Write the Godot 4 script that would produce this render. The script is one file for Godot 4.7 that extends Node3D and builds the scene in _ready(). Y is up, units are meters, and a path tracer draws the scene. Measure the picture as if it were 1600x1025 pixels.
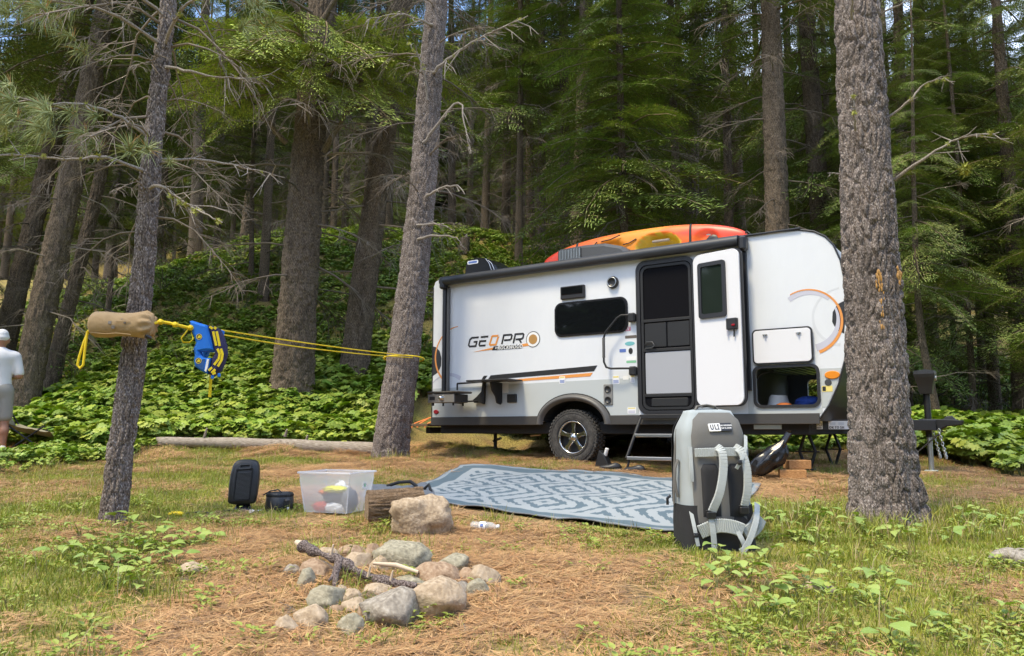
extends Node3D
# A travel trailer camp at the edge of a conifer forest. y up, metres, the camera looks along -z.

const GROUND_RISE := 0.065
var rng := RandomNumberGenerator.new()
var nz := FastNoiseLite.new()      # smooth relief of the ground
var patch := FastNoiseLite.new()   # grass and litter patches
var cell_noise := FastNoiseLite.new()
var taken := {}
var M := {}


class MB:
	# collects triangles (front faces clockwise) into one mesh
	var st := SurfaceTool.new()
	var xf := Transform3D.IDENTITY
	var n := 0
	func _init(t := Transform3D.IDENTITY) -> void:
		xf = t
		st.begin(Mesh.PRIMITIVE_TRIANGLES)
		st.set_color(Color.WHITE)
		st.set_uv(Vector2.ZERO)
		st.set_smooth_group(-1)
	func smooth(on: bool) -> void:
		st.set_smooth_group(0 if on else -1)
	func col(c: Color) -> void:
		st.set_color(c)
	func tri(a: Vector3, b: Vector3, c: Vector3) -> void:
		st.add_vertex(xf * a); st.add_vertex(xf * b); st.add_vertex(xf * c)
		n += 1
	func quad(a: Vector3, b: Vector3, c: Vector3, d: Vector3) -> void:
		tri(a, b, c); tri(a, c, d)
	func quad_uv(a: Vector3, b: Vector3, c: Vector3, d: Vector3, u0: Vector2, u1: Vector2, u2: Vector2, u3: Vector2) -> void:
		var p := [a, b, c, a, c, d]
		var u := [u0, u1, u2, u0, u2, u3]
		for i in 6:
			st.set_uv(u[i]); st.add_vertex(xf * p[i])
		n += 2
	func box(c: Vector3, s: Vector3, bevel := 0.0, b := Basis.IDENTITY) -> void:
		var h := s * 0.5
		bevel = minf(bevel, minf(h.x, minf(h.y, h.z)) * 0.9)
		var was := xf
		xf = xf * Transform3D(b, c)
		st.set_smooth_group(-1)
		var ax := [Vector3.RIGHT, Vector3.UP, Vector3.BACK]
		for k in 3:
			var i := (k + 1) % 3
			var j := (k + 2) % 3
			for sg in [-1.0, 1.0]:
				var nrm: Vector3 = ax[k] * h[k] * sg
				var u: Vector3 = ax[i] * (h[i] - bevel)
				var w: Vector3 = ax[j] * (h[j] - bevel)
				if sg > 0:
					quad(nrm - u - w, nrm - u + w, nrm + u + w, nrm + u - w)
				else:
					quad(nrm - u - w, nrm + u - w, nrm + u + w, nrm - u + w)
		if bevel > 0.0:
			for k in 3:
				var i := (k + 1) % 3
				var j := (k + 2) % 3
				for si in [-1.0, 1.0]:
					for sj in [-1.0, 1.0]:
						var a: Vector3 = ax[i] * si * h[i] + ax[j] * sj * (h[j] - bevel)
						var c2: Vector3 = ax[i] * si * (h[i] - bevel) + ax[j] * sj * h[j]
						var e: Vector3 = ax[k] * (h[k] - bevel)
						if si * sj > 0:
							quad(a - e, c2 - e, c2 + e, a + e)
						else:
							quad(a - e, a + e, c2 + e, c2 - e)
			for sx in [-1.0, 1.0]:
				for sy in [-1.0, 1.0]:
					for sz in [-1.0, 1.0]:
						var p := Vector3(sx * h.x, sy * (h.y - bevel), sz * (h.z - bevel))
						var q := Vector3(sx * (h.x - bevel), sy * h.y, sz * (h.z - bevel))
						var r := Vector3(sx * (h.x - bevel), sy * (h.y - bevel), sz * h.z)
						if sx * sy * sz > 0:
							tri(p, r, q)
						else:
							tri(p, q, r)
		xf = was
	func tube(pts: PackedVector3Array, radii, sides := 8, caps := true, flat := 1.0) -> void:
		# radii: a number or one number for each point
		var m := pts.size()
		var rings := []
		var t0 := (pts[1] - pts[0]).normalized()
		var nn := t0.cross(Vector3.UP if absf(t0.y) < 0.9 else Vector3.RIGHT).normalized()
		var run := 0.0
		var vs := PackedFloat32Array()
		for i in m:
			var t := (pts[mini(i + 1, m - 1)] - pts[maxi(i - 1, 0)]).normalized()
			nn = (nn - t * nn.dot(t)).normalized()
			var bb := t.cross(nn)
			var r: float = radii if typeof(radii) == TYPE_FLOAT else radii[i]
			var ring := PackedVector3Array()
			for k in sides + 1:
				var a := TAU * k / sides
				ring.append(pts[i] + nn * cos(a) * r + bb * sin(a) * r * flat)
			rings.append(ring)
			if i > 0:
				run += pts[i].distance_to(pts[i - 1])
			vs.append(run)
		st.set_smooth_group(0)
		for i in m - 1:
			var p: PackedVector3Array = rings[i]
			var q: PackedVector3Array = rings[i + 1]
			for k in sides:
				var u0 := float(k) / sides
				var u1 := float(k + 1) / sides
				quad_uv(p[k], q[k], q[k + 1], p[k + 1], Vector2(u0, vs[i]), Vector2(u0, vs[i + 1]), Vector2(u1, vs[i + 1]), Vector2(u1, vs[i]))
		if caps:
			st.set_smooth_group(-1)
			for k in sides:
				tri(pts[0], rings[0][k], rings[0][k + 1])
				tri(pts[m - 1], rings[m - 1][k + 1], rings[m - 1][k])
	func lathe(prof: PackedVector2Array, sides := 24, t := Transform3D.IDENTITY, sm := true) -> void:
		# prof: (radius, height) going up the outside, about the y axis of t
		var was := xf
		xf = xf * t
		st.set_smooth_group(1 if sm else -1)
		for i in prof.size() - 1:
			for k in sides:
				var a := TAU * k / sides
				var b := TAU * (k + 1) / sides
				var p := Vector3(cos(a) * prof[i].x, prof[i].y, sin(a) * prof[i].x)
				var q := Vector3(cos(a) * prof[i + 1].x, prof[i + 1].y, sin(a) * prof[i + 1].x)
				var r := Vector3(cos(b) * prof[i + 1].x, prof[i + 1].y, sin(b) * prof[i + 1].x)
				var s := Vector3(cos(b) * prof[i].x, prof[i].y, sin(b) * prof[i].x)
				if prof[i].x < 1e-5:
					tri(p, q, r)
				elif prof[i + 1].x < 1e-5:
					tri(p, q, s)
				else:
					quad(p, q, r, s)
		xf = was
	func cap(poly: PackedVector2Array, z: float, front := true) -> void:
		var idx := Geometry2D.triangulate_polygon(poly)
		for i in range(0, idx.size(), 3):
			var a := Vector3(poly[idx[i]].x, poly[idx[i]].y, z)
			var b := Vector3(poly[idx[i + 1]].x, poly[idx[i + 1]].y, z)
			var c := Vector3(poly[idx[i + 2]].x, poly[idx[i + 2]].y, z)
			var ccw := (b - a).cross(c - a).z > 0.0
			if ccw == front:
				tri(a, c, b)
			else:
				tri(a, b, c)
	func ext(poly: PackedVector2Array, z0: float, z1: float, bevel := 0.0) -> void:
		# a polygon in the xy plane extruded from z0 to z1, chamfered round its z1 face
		st.set_smooth_group(-1)
		if Geometry2D.is_polygon_clockwise(poly):
			poly.reverse()
		var m := poly.size()
		var inner := PackedVector2Array()
		for i in m:
			var e0 := (poly[i] - poly[(i + m - 1) % m]).normalized()
			var e1 := (poly[(i + 1) % m] - poly[i]).normalized()
			var nr := (Vector2(-e0.y, e0.x) + Vector2(-e1.y, e1.x)).normalized()
			inner.append(poly[i] + nr * bevel)
		cap(inner, z1, true)
		cap(poly, z0, false)
		for i in m:
			var j := (i + 1) % m
			var zb := z1 - bevel
			quad(_v(poly[i], z0), _v(poly[i], zb), _v(poly[j], zb), _v(poly[j], z0))
			if bevel > 0.0:
				quad(_v(poly[i], zb), _v(inner[i], z1), _v(inner[j], z1), _v(poly[j], zb))
	func ring(outer: PackedVector2Array, inner: PackedVector2Array, z0: float, z1: float) -> void:
		# a frame between two outlines of as many points, both counter-clockwise
		st.set_smooth_group(-1)
		var m := outer.size()
		for i in m:
			var j := (i + 1) % m
			quad(_v(outer[i], z1), _v(inner[i], z1), _v(inner[j], z1), _v(outer[j], z1))
			quad(_v(outer[i], z0), _v(outer[i], z1), _v(outer[j], z1), _v(outer[j], z0))
			quad(_v(inner[i], z0), _v(inner[j], z0), _v(inner[j], z1), _v(inner[i], z1))
			quad(_v(outer[i], z0), _v(outer[j], z0), _v(inner[j], z0), _v(inner[i], z0))
	func _v(p: Vector2, z: float) -> Vector3:
		return Vector3(p.x, p.y, z)
	func grid(nu: int, nv: int, f: Callable, closed_u := false, sm := true) -> void:
		# f(u, v) gives a point; u, v from 0 to 1
		var p := []
		for j in nv + 1:
			var row := PackedVector3Array()
			for i in nu + 1:
				row.append(f.call(float(i) / nu if not (closed_u and i == nu) else 0.0, float(j) / nv))
			p.append(row)
		st.set_smooth_group(2 if sm else -1)
		for j in nv:
			for i in nu:
				var u0 := float(i) / nu
				var u1 := float(i + 1) / nu
				var v0 := float(j) / nv
				var v1 := float(j + 1) / nv
				quad_uv(p[j][i], p[j + 1][i], p[j + 1][i + 1], p[j][i + 1], Vector2(u0, v0), Vector2(u0, v1), Vector2(u1, v1), Vector2(u1, v0))
	func mesh(mat: Material = null) -> ArrayMesh:
		st.generate_normals()
		st.index()
		var m := st.commit()
		if mat:
			m.surface_set_material(0, mat)
		return m


func V(x: float, y: float, z: float) -> Vector3:
	return Vector3(x, y, z)


func round_rect(x0: float, y0: float, x1: float, y1: float, r: float, seg := 5) -> PackedVector2Array:
	var p := PackedVector2Array()
	var cs := [Vector2(x1 - r, y1 - r), Vector2(x0 + r, y1 - r), Vector2(x0 + r, y0 + r), Vector2(x1 - r, y0 + r)]
	for k in 4:
		for i in seg + 1:
			var a := PI * 0.5 * (k + float(i) / seg)
			p.append(cs[k] + Vector2(cos(a), sin(a)) * r)
	return p


func disc(cx: float, cy: float, rx: float, ry: float, seg := 28) -> PackedVector2Array:
	var p := PackedVector2Array()
	for i in seg:
		p.append(Vector2(cx + cos(TAU * i / seg) * rx, cy + sin(TAU * i / seg) * ry))
	return p


func numbered(called: String) -> String:
	if not taken.has(called):
		taken[called] = 0
		return called
	taken[called] += 1
	return "%s_%03d" % [called, taken[called]]


func tag(o: Node3D, label: String, category: String, group := "", kind := "") -> void:
	if label: o.set_meta("label", label)
	if category: o.set_meta("category", category)
	if group: o.set_meta("group", group)
	if kind: o.set_meta("kind", kind)


func thing(called: String, label: String, category: String, at := Vector3.ZERO, turn := 0.0, group := "") -> Node3D:
	var o := Node3D.new()
	o.name = numbered(called)
	add_child(o)
	o.position = at
	o.rotation.y = turn
	tag(o, label, category, group)
	return o


func put(parent: Node3D, called: String, what, mat: Material = null, at := Vector3.ZERO) -> MeshInstance3D:
	# one mesh as a part of parent
	var o := MeshInstance3D.new()
	o.name = called if parent != self else numbered(called)
	o.mesh = what.mesh(mat) if what is MB else what
	if mat and not (what is MB):
		o.material_override = mat
	o.position = at
	parent.add_child(o, true)
	return o


func many(parent: Node3D, called: String, mesh: Mesh, places: Array, colors := [], kind := "stuff") -> MultiMeshInstance3D:
	var mm := MultiMesh.new()
	mm.transform_format = MultiMesh.TRANSFORM_3D
	mm.use_colors = not colors.is_empty()
	mm.mesh = mesh
	mm.instance_count = places.size()
	for i in places.size():
		mm.set_instance_transform(i, places[i])
		if mm.use_colors:
			mm.set_instance_color(i, colors[i])
	var o := MultiMeshInstance3D.new()
	o.name = called if parent != self else numbered(called)
	o.multimesh = mm
	if kind: o.set_meta("kind", kind)
	parent.add_child(o, true)
	return o


func rnd(a: float, b: float) -> float:
	return rng.randf_range(a, b)


# ---------------------------------------------------------------- materials

func lin(r: float, g: float, b: float) -> Color:
	return Color(r, g, b).linear_to_srgb()


func mat(key: String, c: Color, rough := 0.8, metal := 0.0) -> StandardMaterial3D:
	# c: real-world (linear) base colour
	var m := StandardMaterial3D.new()
	m.albedo_color = c.linear_to_srgb()
	m.roughness = rough
	m.metallic = metal
	M[key] = m
	return m


func noise_image(type: int, freq: float, octaves: int, sd: int, size := 512, ret := -1) -> Image:
	var f := FastNoiseLite.new()
	f.noise_type = type as FastNoiseLite.NoiseType
	f.frequency = freq
	f.seed = sd
	f.fractal_octaves = octaves
	if octaves <= 1:
		f.fractal_type = FastNoiseLite.FRACTAL_NONE
	if ret >= 0:
		f.cellular_return_type = ret as FastNoiseLite.CellularReturnType
	return f.get_seamless_image(size, size, false, false, 0.15)


func ramp_texture(im: Image, stops: Array, second: Image = null, mix2 := 0.0) -> ImageTexture:
	# grey values through a ramp of linear colours
	var lut := []
	for i in 256:
		var t := i / 255.0
		var c: Color = stops[0][1]
		for k in stops.size() - 1:
			if t >= stops[k][0]:
				var w := clampf((t - stops[k][0]) / maxf(stops[k + 1][0] - stops[k][0], 1e-4), 0, 1)
				c = (stops[k][1] as Color).lerp(stops[k + 1][1], w)
		lut.append(c.linear_to_srgb())
	var n := im.get_width()
	var d := im.get_data()
	var e := second.get_data() if second else PackedByteArray()
	var o := PackedByteArray()
	o.resize(n * n * 3)
	for i in n * n:
		var g := d[i]
		if second:
			g = clampi(int(g * (1.0 - mix2) + e[i] * mix2), 0, 255)
		var c: Color = lut[g]
		o[i * 3] = int(c.r * 255); o[i * 3 + 1] = int(c.g * 255); o[i * 3 + 2] = int(c.b * 255)
	var out := Image.create_from_data(n, n, false, Image.FORMAT_RGB8, o)
	return ImageTexture.create_from_image(out)


func triplanar(m: StandardMaterial3D, scale: Vector3, world := false) -> void:
	m.uv1_triplanar = true
	m.uv1_world_triplanar = world
	m.uv1_scale = scale
	m.uv1_triplanar_sharpness = 3.0


func relief(m: StandardMaterial3D, im: Image, cm: float) -> void:
	m.heightmap_enabled = true
	m.heightmap_texture = ImageTexture.create_from_image(im)
	m.heightmap_scale = cm


func make_materials() -> void:
	var P := FastNoiseLite.TYPE_PERLIN
	var C := FastNoiseLite.TYPE_CELLULAR
	var S := FastNoiseLite.TYPE_SIMPLEX_SMOOTH
	var fine := noise_image(S, 0.03, 5, 11)
	var broad := noise_image(S, 0.008, 4, 12)
	var scales := noise_image(C, 0.035, 2, 13, 512, FastNoiseLite.RETURN_DISTANCE2_SUB)
	var streak := noise_image(P, 0.05, 4, 14)
	M["img_fine"] = fine
	M["img_broad"] = broad
	var m: StandardMaterial3D
	# bark: flakes of grey, purple brown and tan
	for d in [["bark_pine", [[0.15, Color(.060, .048, .042)], [.34, Color(.13, .105, .092)], [.5, Color(.215, .178, .158)], [.62, Color(.36, .31, .28)], [.78, Color(.58, .525, .485)]], V(4.6, 2.2, 4.6), .9],
			["bark_fir", [[0.15, Color(.045, .032, .023)], [.38, Color(.115, .085, .058)], [.55, Color(.185, .14, .097)], [.8, Color(.32, .255, .185)]], V(3.6, 1.1, 3.6), 1.2]]:
		m = mat(d[0], Color.WHITE, 0.95)
		m.albedo_texture = ramp_texture(scales, d[1], fine, 0.66)
		triplanar(m, d[2])
		relief(m, scales, d[3])
		m.vertex_color_use_as_albedo = true
	m = mat("dead_wood", Color.WHITE, 0.9)
	m.albedo_texture = ramp_texture(fine, [[0.2, Color(.13, .105, .085)], [.5, Color(.25, .215, .18)], [.8, Color(.40, .36, .315)]])
	triplanar(m, V(6, 6, 6))
	m = mat("twig", Color(.20, .165, .13), 0.9)
	m.vertex_color_use_as_albedo = true
	m = mat("lichen", Color.WHITE, 0.95)
	m.vertex_color_use_as_albedo = true
	m = mat("log_grey", Color.WHITE, 0.9)
	m.albedo_texture = ramp_texture(streak, [[0.15, Color(.16, .125, .095)], [.5, Color(.33, .275, .215)], [.85, Color(.50, .44, .36)]])
	m.uv1_scale = V(3, 0.6, 1)
	relief(m, streak, 0.6)
	m = mat("log_bark", Color.WHITE, 0.95)
	m.albedo_texture = ramp_texture(scales, [[0.0, Color(.09, .055, .03)], [.5, Color(.24, .16, .095)], [1.0, Color(.40, .30, .19)]], fine, 0.5)
	triplanar(m, V(2.5, 9, 9))
	relief(m, scales, 1.2)
	m = mat("burnt_bark", Color.WHITE, 0.95)
	m.albedo_texture = ramp_texture(fine, [[0.25, Color(.045, .032, .028)], [.5, Color(.12, .088, .078)], [.75, Color(.26, .215, .195)]])
	triplanar(m, V(5, 5, 5))
	relief(m, scales, 0.6)
	# plants: the colour comes with the mesh or the copy
	for k in [["needles", 0.7, Color(.0, .0, .0)], ["leaf", 0.5, Color(.27, .36, .06)], ["blade", 0.6, Color(.24, .28, .06)], ["litter", 0.85, Color(.05, .04, .03)]]:
		m = mat(k[0], Color.WHITE, k[1])
		m.vertex_color_use_as_albedo = true
		m.cull_mode = BaseMaterial3D.CULL_DISABLED
		if k[0] in ["leaf", "blade"]:
			m.backlight_enabled = true
			m.backlight = (k[2] as Color).linear_to_srgb()
	# ground: duff and soil, colour of patches in the vertices
	m = mat("ground", Color.WHITE, 0.97)
	m.albedo_texture = ramp_texture(fine, [[0.1, Color(.36, .33, .29)], [.45, Color(.72, .70, .66)], [.7, Color(.95, .92, .88)], [1.0, Color(1, 1, 1)]])
	m.vertex_color_use_as_albedo = true
	triplanar(m, V(1.7, 1.7, 1.7), true)
	relief(m, fine, 2.2)
	# stone in four tints
	for d in [["tan", Color(.19, .135, .085), Color(.38, .285, .185), Color(.54, .43, .31)], ["grey", Color(.12, .10, .078), Color(.265, .228, .18), Color(.45, .40, .33)],
			["rust", Color(.15, .09, .05), Color(.31, .205, .125), Color(.47, .35, .24)], ["olive", Color(.13, .115, .08), Color(.29, .26, .18), Color(.46, .41, .30)]]:
		m = mat("stone_" + d[0], Color.WHITE, 0.85)
		m.albedo_texture = ramp_texture(fine, [[0.15, d[1]], [.5, d[2]], [.85, d[3]]], broad, 0.45)
		triplanar(m, V(2.4, 2.4, 2.4))
		relief(m, fine, 0.35)
	# trailer
	m = mat("white_skin", Color.WHITE, 0.32)
	m.albedo_texture = ramp_texture(broad, [[.15, Color(.690, .712, .745)], [.5, Color(.704, .726, .757)], [.85, Color(.715, .737, .765)]], streak, .25)
	triplanar(m, V(.9, .35, .9))
	m.clearcoat_enabled = true
	m.clearcoat = 0.3
	m.clearcoat_roughness = 0.15
	mat("door_white", Color(.72, .72, .745), 0.35)
	mat("grey_skin", Color(.47, .50, .50), 0.35)
	mat("lilac", Color(.52, .52, .60), 0.4)
	mat("pale_grey", Color(.62, .64, .67), 0.4)
	mat("orange_print", Color(.72, .29, .07), 0.4)
	mat("gold_print", Color(.42, .23, .07), 0.4)
	mat("black_print", Color(.028, .028, .03), 0.35)
	mat("black_trim", Color(.022, .022, .025), 0.42)
	mat("awning", Color(.032, .035, .042), 0.45)
	mat("skirt", Color(.06, .056, .052), 0.4)
	mat("fender", Color(.10, .095, .09), 0.45)
	mat("frame_black", Color(.012, .012, .013), 0.55)
	mat("underside", Color(.016, .016, .016), 0.85)
	mat("white_roof", Color(.66, .65, .62), 0.6)
	m = mat("dark_glass", Color(.006, .007, .008), 0.03)
	m.specular_mode = BaseMaterial3D.SPECULAR_SCHLICK_GGX
	m = mat("screen", Color(.009, .009, .011), 0.95)
	m.metallic_specular = .12
	mat("screen_panel", Color(.36, .37, .40), 0.4)
	mat("door_glass", Color(.018, .026, .021), 0.05)
	mat("aluminium", Color(.62, .62, .63), 0.3, 1.0)
	mat("chrome_dark", Color(.55, .535, .51), 0.16, 1.0)
	mat("steel", Color(.42, .44, .45), 0.35, 1.0)
	mat("zinc", Color(.50, .53, .53), 0.42, 0.9)
	mat("bay_wall", Color(.30, .31, .32), 0.8)
	m = mat("rubber", Color.WHITE, 0.85)
	m.albedo_texture = ramp_texture(fine, [[.2, Color(.026, .025, .024)], [.6, Color(.062, .058, .053)], [.9, Color(.11, .10, .088)]], broad, 0.5)
	triplanar(m, V(3, 3, 3))
	mat("amber", Color(.75, .25, .02), 0.25)
	mat("red_lens", Color(.32, .015, .025), 0.25)
	mat("sticker_white", Color(.78, .78, .77), 0.5)
	mat("sticker_blue", Color(.10, .17, .45), 0.5)
	mat("sticker_teal", Color(.15, .42, .45), 0.5)
	mat("sticker_green", Color(.22, .50, .30), 0.5)
	mat("sticker_pink", Color(.62, .18, .27), 0.5)
	mat("sticker_brown", Color(.12, .10, .085), 0.5)
	mat("sticker_yellow", Color(.75, .62, .18), 0.5)
	mat("griddle_steel", Color(.30, .285, .265), 0.36, 0.45)
	mat("griddle_dark", Color(.05, .045, .04), 0.45)
	# kayak
	m = mat("kayak", Color.WHITE, 0.38)
	m.vertex_color_use_as_albedo = true
	mat("kayak_yellow", Color(.62, .42, .03), 0.45)
	mat("kayak_hatch", Color(.30, .26, .23), 0.5)
	# cloth and plastics
	for d in [["pack_grey", Color(.36, .40, .41), 14.0], ["pack_dark", Color(.15, .145, .134), 14.0], ["pack_black", Color(.02, .02, .022), 14.0], ["pack_strap", Color(.44, .465, .45), 30.0], ["bag_tan", Color(.36, .245, .125), 10.0], ["shirt", Color(.62, .62, .63), 10.0], ["shorts", Color(.30, .285, .26), 10.0], ["canvas", Color(.30, .27, .185), 10.0], ["vest_blue", Color(.012, .16, .62), 12.0], ["vest_navy", Color(.022, .02, .075), 12.0], ["vest_mid", Color(.02, .09, .28), 12.0], ["webbing_yellow", Color(.78, .60, .015), 40.0], ["tarp_grey", Color(.14, .15, .165), 8.0], ["cloth_navy", Color(.03, .035, .06), 8.0], ["towel_blue", Color(.03, .08, .40), 8.0]]:
		m = mat(d[0], d[1], 0.85)
		triplanar(m, V(d[2], d[2], d[2]))
		relief(m, fine, 0.12)
	mat("rope_yellow", Color(.80, .58, .01), 0.6)
	mat("rope_orange", Color(.75, .20, .04), 0.6)
	mat("webbing_black", Color(.025, .025, .027), 0.8)
	mat("buckle", Color(.018, .018, .02), 0.35)
	mat("print_grey", Color(.17, .15, .13), 0.85)
	mat("black_plastic", Color(.02, .02, .021), 0.42)
	mat("black_gloss", Color(.014, .014, .016), 0.22)
	mat("grey_plastic", Color(.055, .057, .06), 0.45)
	m = mat("clear_plastic", Color(.86, .90, .97), 0.25)
	m.transparency = BaseMaterial3D.TRANSPARENCY_ALPHA
	m.albedo_color.a = 0.27
	m = mat("bottle_plastic", Color(.9, .94, .97), 0.05)
	m.transparency = BaseMaterial3D.TRANSPARENCY_ALPHA
	m.albedo_color.a = 0.25
	mat("yellow_print", Color(.68, .66, .02), 0.5)
	mat("red_cloth", Color(.60, .09, .05), 0.8)
	m = mat("timber", Color.WHITE, 0.8)
	m.albedo_texture = ramp_texture(streak, [[0.2, Color(.28, .13, .045)], [.5, Color(.43, .22, .08)], [.8, Color(.55, .32, .14)]])
	triplanar(m, V(1.5, 8, 8))
	m = mat("timber_pale", Color.WHITE, 0.8)
	m.albedo_texture = ramp_texture(streak, [[0.2, Color(.33, .22, .10)], [.5, Color(.48, .34, .17)], [.8, Color(.60, .45, .26)]])
	triplanar(m, V(1.5, 8, 8))
	m = mat("cut_wood", Color.WHITE, 0.85)
	m.albedo_texture = ramp_texture(fine, [[0.2, Color(.13, .085, .05)], [.5, Color(.24, .165, .10)], [.8, Color(.36, .27, .17)]])
	triplanar(m, V(7, 7, 7))
	mat("peeled_wood", Color(.58, .46, .33), 0.75)
	m = mat("skin", Color(.34, .165, .10), 0.55)
	m.subsurf_scatter_enabled = true
	m.subsurf_scatter_strength = 0.1
	mat("hair", Color(.05, .035, .025), 0.7)
	mat("resin", Color(.40, .21, .05), 0.45)
	mat("panel_grey", Color(.20, .195, .185), 0.5)


# ---------------------------------------------------------------- ground

func sstep(a: float, b: float, x: float) -> float:
	return smoothstep(a, b, x)


func gh(x: float, z: float) -> float:
	# height of the ground: a gentle rise to the trailer, then a wooded bank and a far hillside
	var d := -z
	var h := GROUND_RISE * clampf(d, -25.0, 400.0)
	var d0 := 11.6 + 2.2 * sstep(-1.8, 1.6, x) + 1.8 * sstep(4.0, 8.0, x) + 1.6 * (1.0 - sstep(-10.5, -6.0, x))
	var amount := 1.0 - 0.42 * sstep(4.5, 10.0, x) - 0.25 * (1.0 - sstep(-14.0, -8.5, x))
	var t := d - d0
	var b := 0.0
	if t > 0.0:
		b = t * t / 12.0 if t < 3.0 else 0.75 + 0.5 * (minf(t, 12.6) - 3.0)
		if t > 12.6:
			b += 0.5 * (1.0 - exp(-(t - 12.6) * 0.8)) + (t - 12.6) * 0.05
	h += b * amount
	h += maxf(0.0, d - 46.0) * 0.36 * sstep(46.0, 62.0, d)
	var near := 1.0 - sstep(9.0, 13.0, d)
	h += nz.get_noise_2d(x, z) * lerpf(0.30, 0.05, near) + nz.get_noise_2d(x * 5.0 + 90.0, z * 5.0) * lerpf(0.10, 0.018, near)
	# level strip worn by the trailer and the camp
	return h


func green(x: float, z: float) -> float:
	# share of moss and grass among the needle litter
	var d := -z
	var g := patch.get_noise_2d(x, z) * 0.9 + patch.get_noise_2d(x * 3.3 + 40.0, z * 3.3) * 0.5 + 0.66
	g += 0.38 * (1.0 - sstep(-3.4, -1.0, x)) * (1.0 - sstep(6.2, 8.0, d))
	g += 0.75 * sstep(1.0, 1.9, x) * sstep(4.2, 4.7, d) * (1.0 - sstep(6.2, 6.8, d))
	g += 0.25 * sstep(0.3, 1.6, x) * (1.0 - sstep(4.6, 5.2, d))
	g -= 0.40 * sstep(6.2, 7.0, d) * (1.0 - sstep(10.2, 11.5, d)) * sstep(-3.2, -1.5, x)
	g -= 0.45 * (1.0 - sstep(0.8, 1.4, absf(x + 0.6))) * (1.0 - sstep(6.2, 7.2, d))
	return clampf(g, 0.0, 1.0)


func graded(lo: float, hi: float, step: float, out_lo: float, out_hi: float) -> PackedFloat32Array:
	var left := PackedFloat32Array()
	var s := step
	var p := lo
	while p > out_lo:
		s *= 1.22
		p -= s
		left.append(p)
	left.reverse()
	p = lo
	while p < hi:
		left.append(p)
		p += step
	s = step
	while p < out_hi:
		left.append(p)
		s *= 1.16
		p += s
	return left


func build_ground() -> void:
	var xs := graded(-13.0, 12.0, 0.11, -170.0, 170.0)
	var ds := graded(2.0, 27.0, 0.11, -60.0, 190.0)
	var w := xs.size()
	var hgt := ds.size()
	var pos := PackedVector3Array()
	var cols := PackedColorArray()
	pos.resize(w * hgt)
	cols.resize(w * hgt)
	var litter := Color(.44, .275, .12)
	var litter2 := Color(.32, .205, .10)
	var moss := Color(.34, .33, .07)
	var k := 0
	for j in hgt:
		var z := -ds[j]
		for i in w:
			var x := xs[i]
			pos[k] = Vector3(x, gh(x, z), z)
			var g := green(x, z)
			var c := litter.lerp(litter2, clampf(0.5 + 1.2 * patch.get_noise_2d(x * 2.0 - 70.0, z * 2.0), 0, 1)).lerp(moss, g * 0.85)
			cols[k] = c
			k += 1
	var idx := PackedInt32Array()
	for j in hgt - 1:
		for i in w - 1:
			var a := j * w + i
			idx.append_array([a, a + w, a + w + 1, a, a + w + 1, a + 1])
	var nr := PackedVector3Array()
	nr.resize(w * hgt)
	for j in hgt:
		for i in w:
			var e := pos[j * w + mini(i + 1, w - 1)] - pos[j * w + maxi(i - 1, 0)]
			var f := pos[mini(j + 1, hgt - 1) * w + i] - pos[maxi(j - 1, 0) * w + i]
			nr[j * w + i] = e.cross(f).normalized()
	var arr := []
	arr.resize(Mesh.ARRAY_MAX)
	arr[Mesh.ARRAY_VERTEX] = pos
	arr[Mesh.ARRAY_NORMAL] = nr
	arr[Mesh.ARRAY_COLOR] = cols
	arr[Mesh.ARRAY_INDEX] = idx
	var me := ArrayMesh.new()
	me.add_surface_from_arrays(Mesh.PRIMITIVE_TRIANGLES, arr)
	me.surface_set_material(0, M.ground)
	var o := put(self, "ground", me)
	tag(o, "needle strewn forest ground rising to a wooded bank", "ground", "", "structure")


func keep_out(x: float, z: float) -> bool:
	# rug, backpack, bin and the like: no litter pushed through them
	var p := Vector2(x, -z)
	var rug := PackedVector2Array([Vector2(-.7, 9.25), Vector2(2.55, 7.82), Vector2(1.35, 5.05), Vector2(-1.3, 6.8)])
	if Geometry2D.is_point_in_polygon(p, rug):
		return true
	for c in [[1.36, 4.98, .30], [-1.3, 6.25, .38], [-2.17, 6.4, .13], [-1.9, 6.5, .13], [-.62, 5.36, .2], [-.85, 5.78, .2]]:
		if p.distance_to(Vector2(c[0], c[1])) < c[2]:
			return true
	return false


func needle_patch(count: int, radius: float, sd: int) -> ArrayMesh:
	rng.seed = sd
	var b := MB.new()
	for i in count:
		var a := rnd(0, TAU)
		var r := radius * sqrt(rnd(0, 1))
		var p := V(cos(a) * r, rnd(.002, .022), sin(a) * r)
		var dir := rnd(0, TAU)
		var tone := rnd(0, 1)
		var c := Color(.42, .205, .08).lerp(Color(.60, .39, .18), tone)
		if rng.randf() < .25: c = Color(.27, .16, .085)
		b.col(c)
		for k in 3:
			var dd := dir + (k - 1) * rnd(.05, .22)
			var l := rnd(.05, .12)
			var t := V(cos(dd), rnd(-.06, .12), sin(dd))
			var s := V(-sin(dd), 0, cos(dd)) * .0011
			var e := p + t * l
			b.quad(p - s, e - s * .6, e + s * .6, p + s)
	return b.mesh(M.litter)


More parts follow.
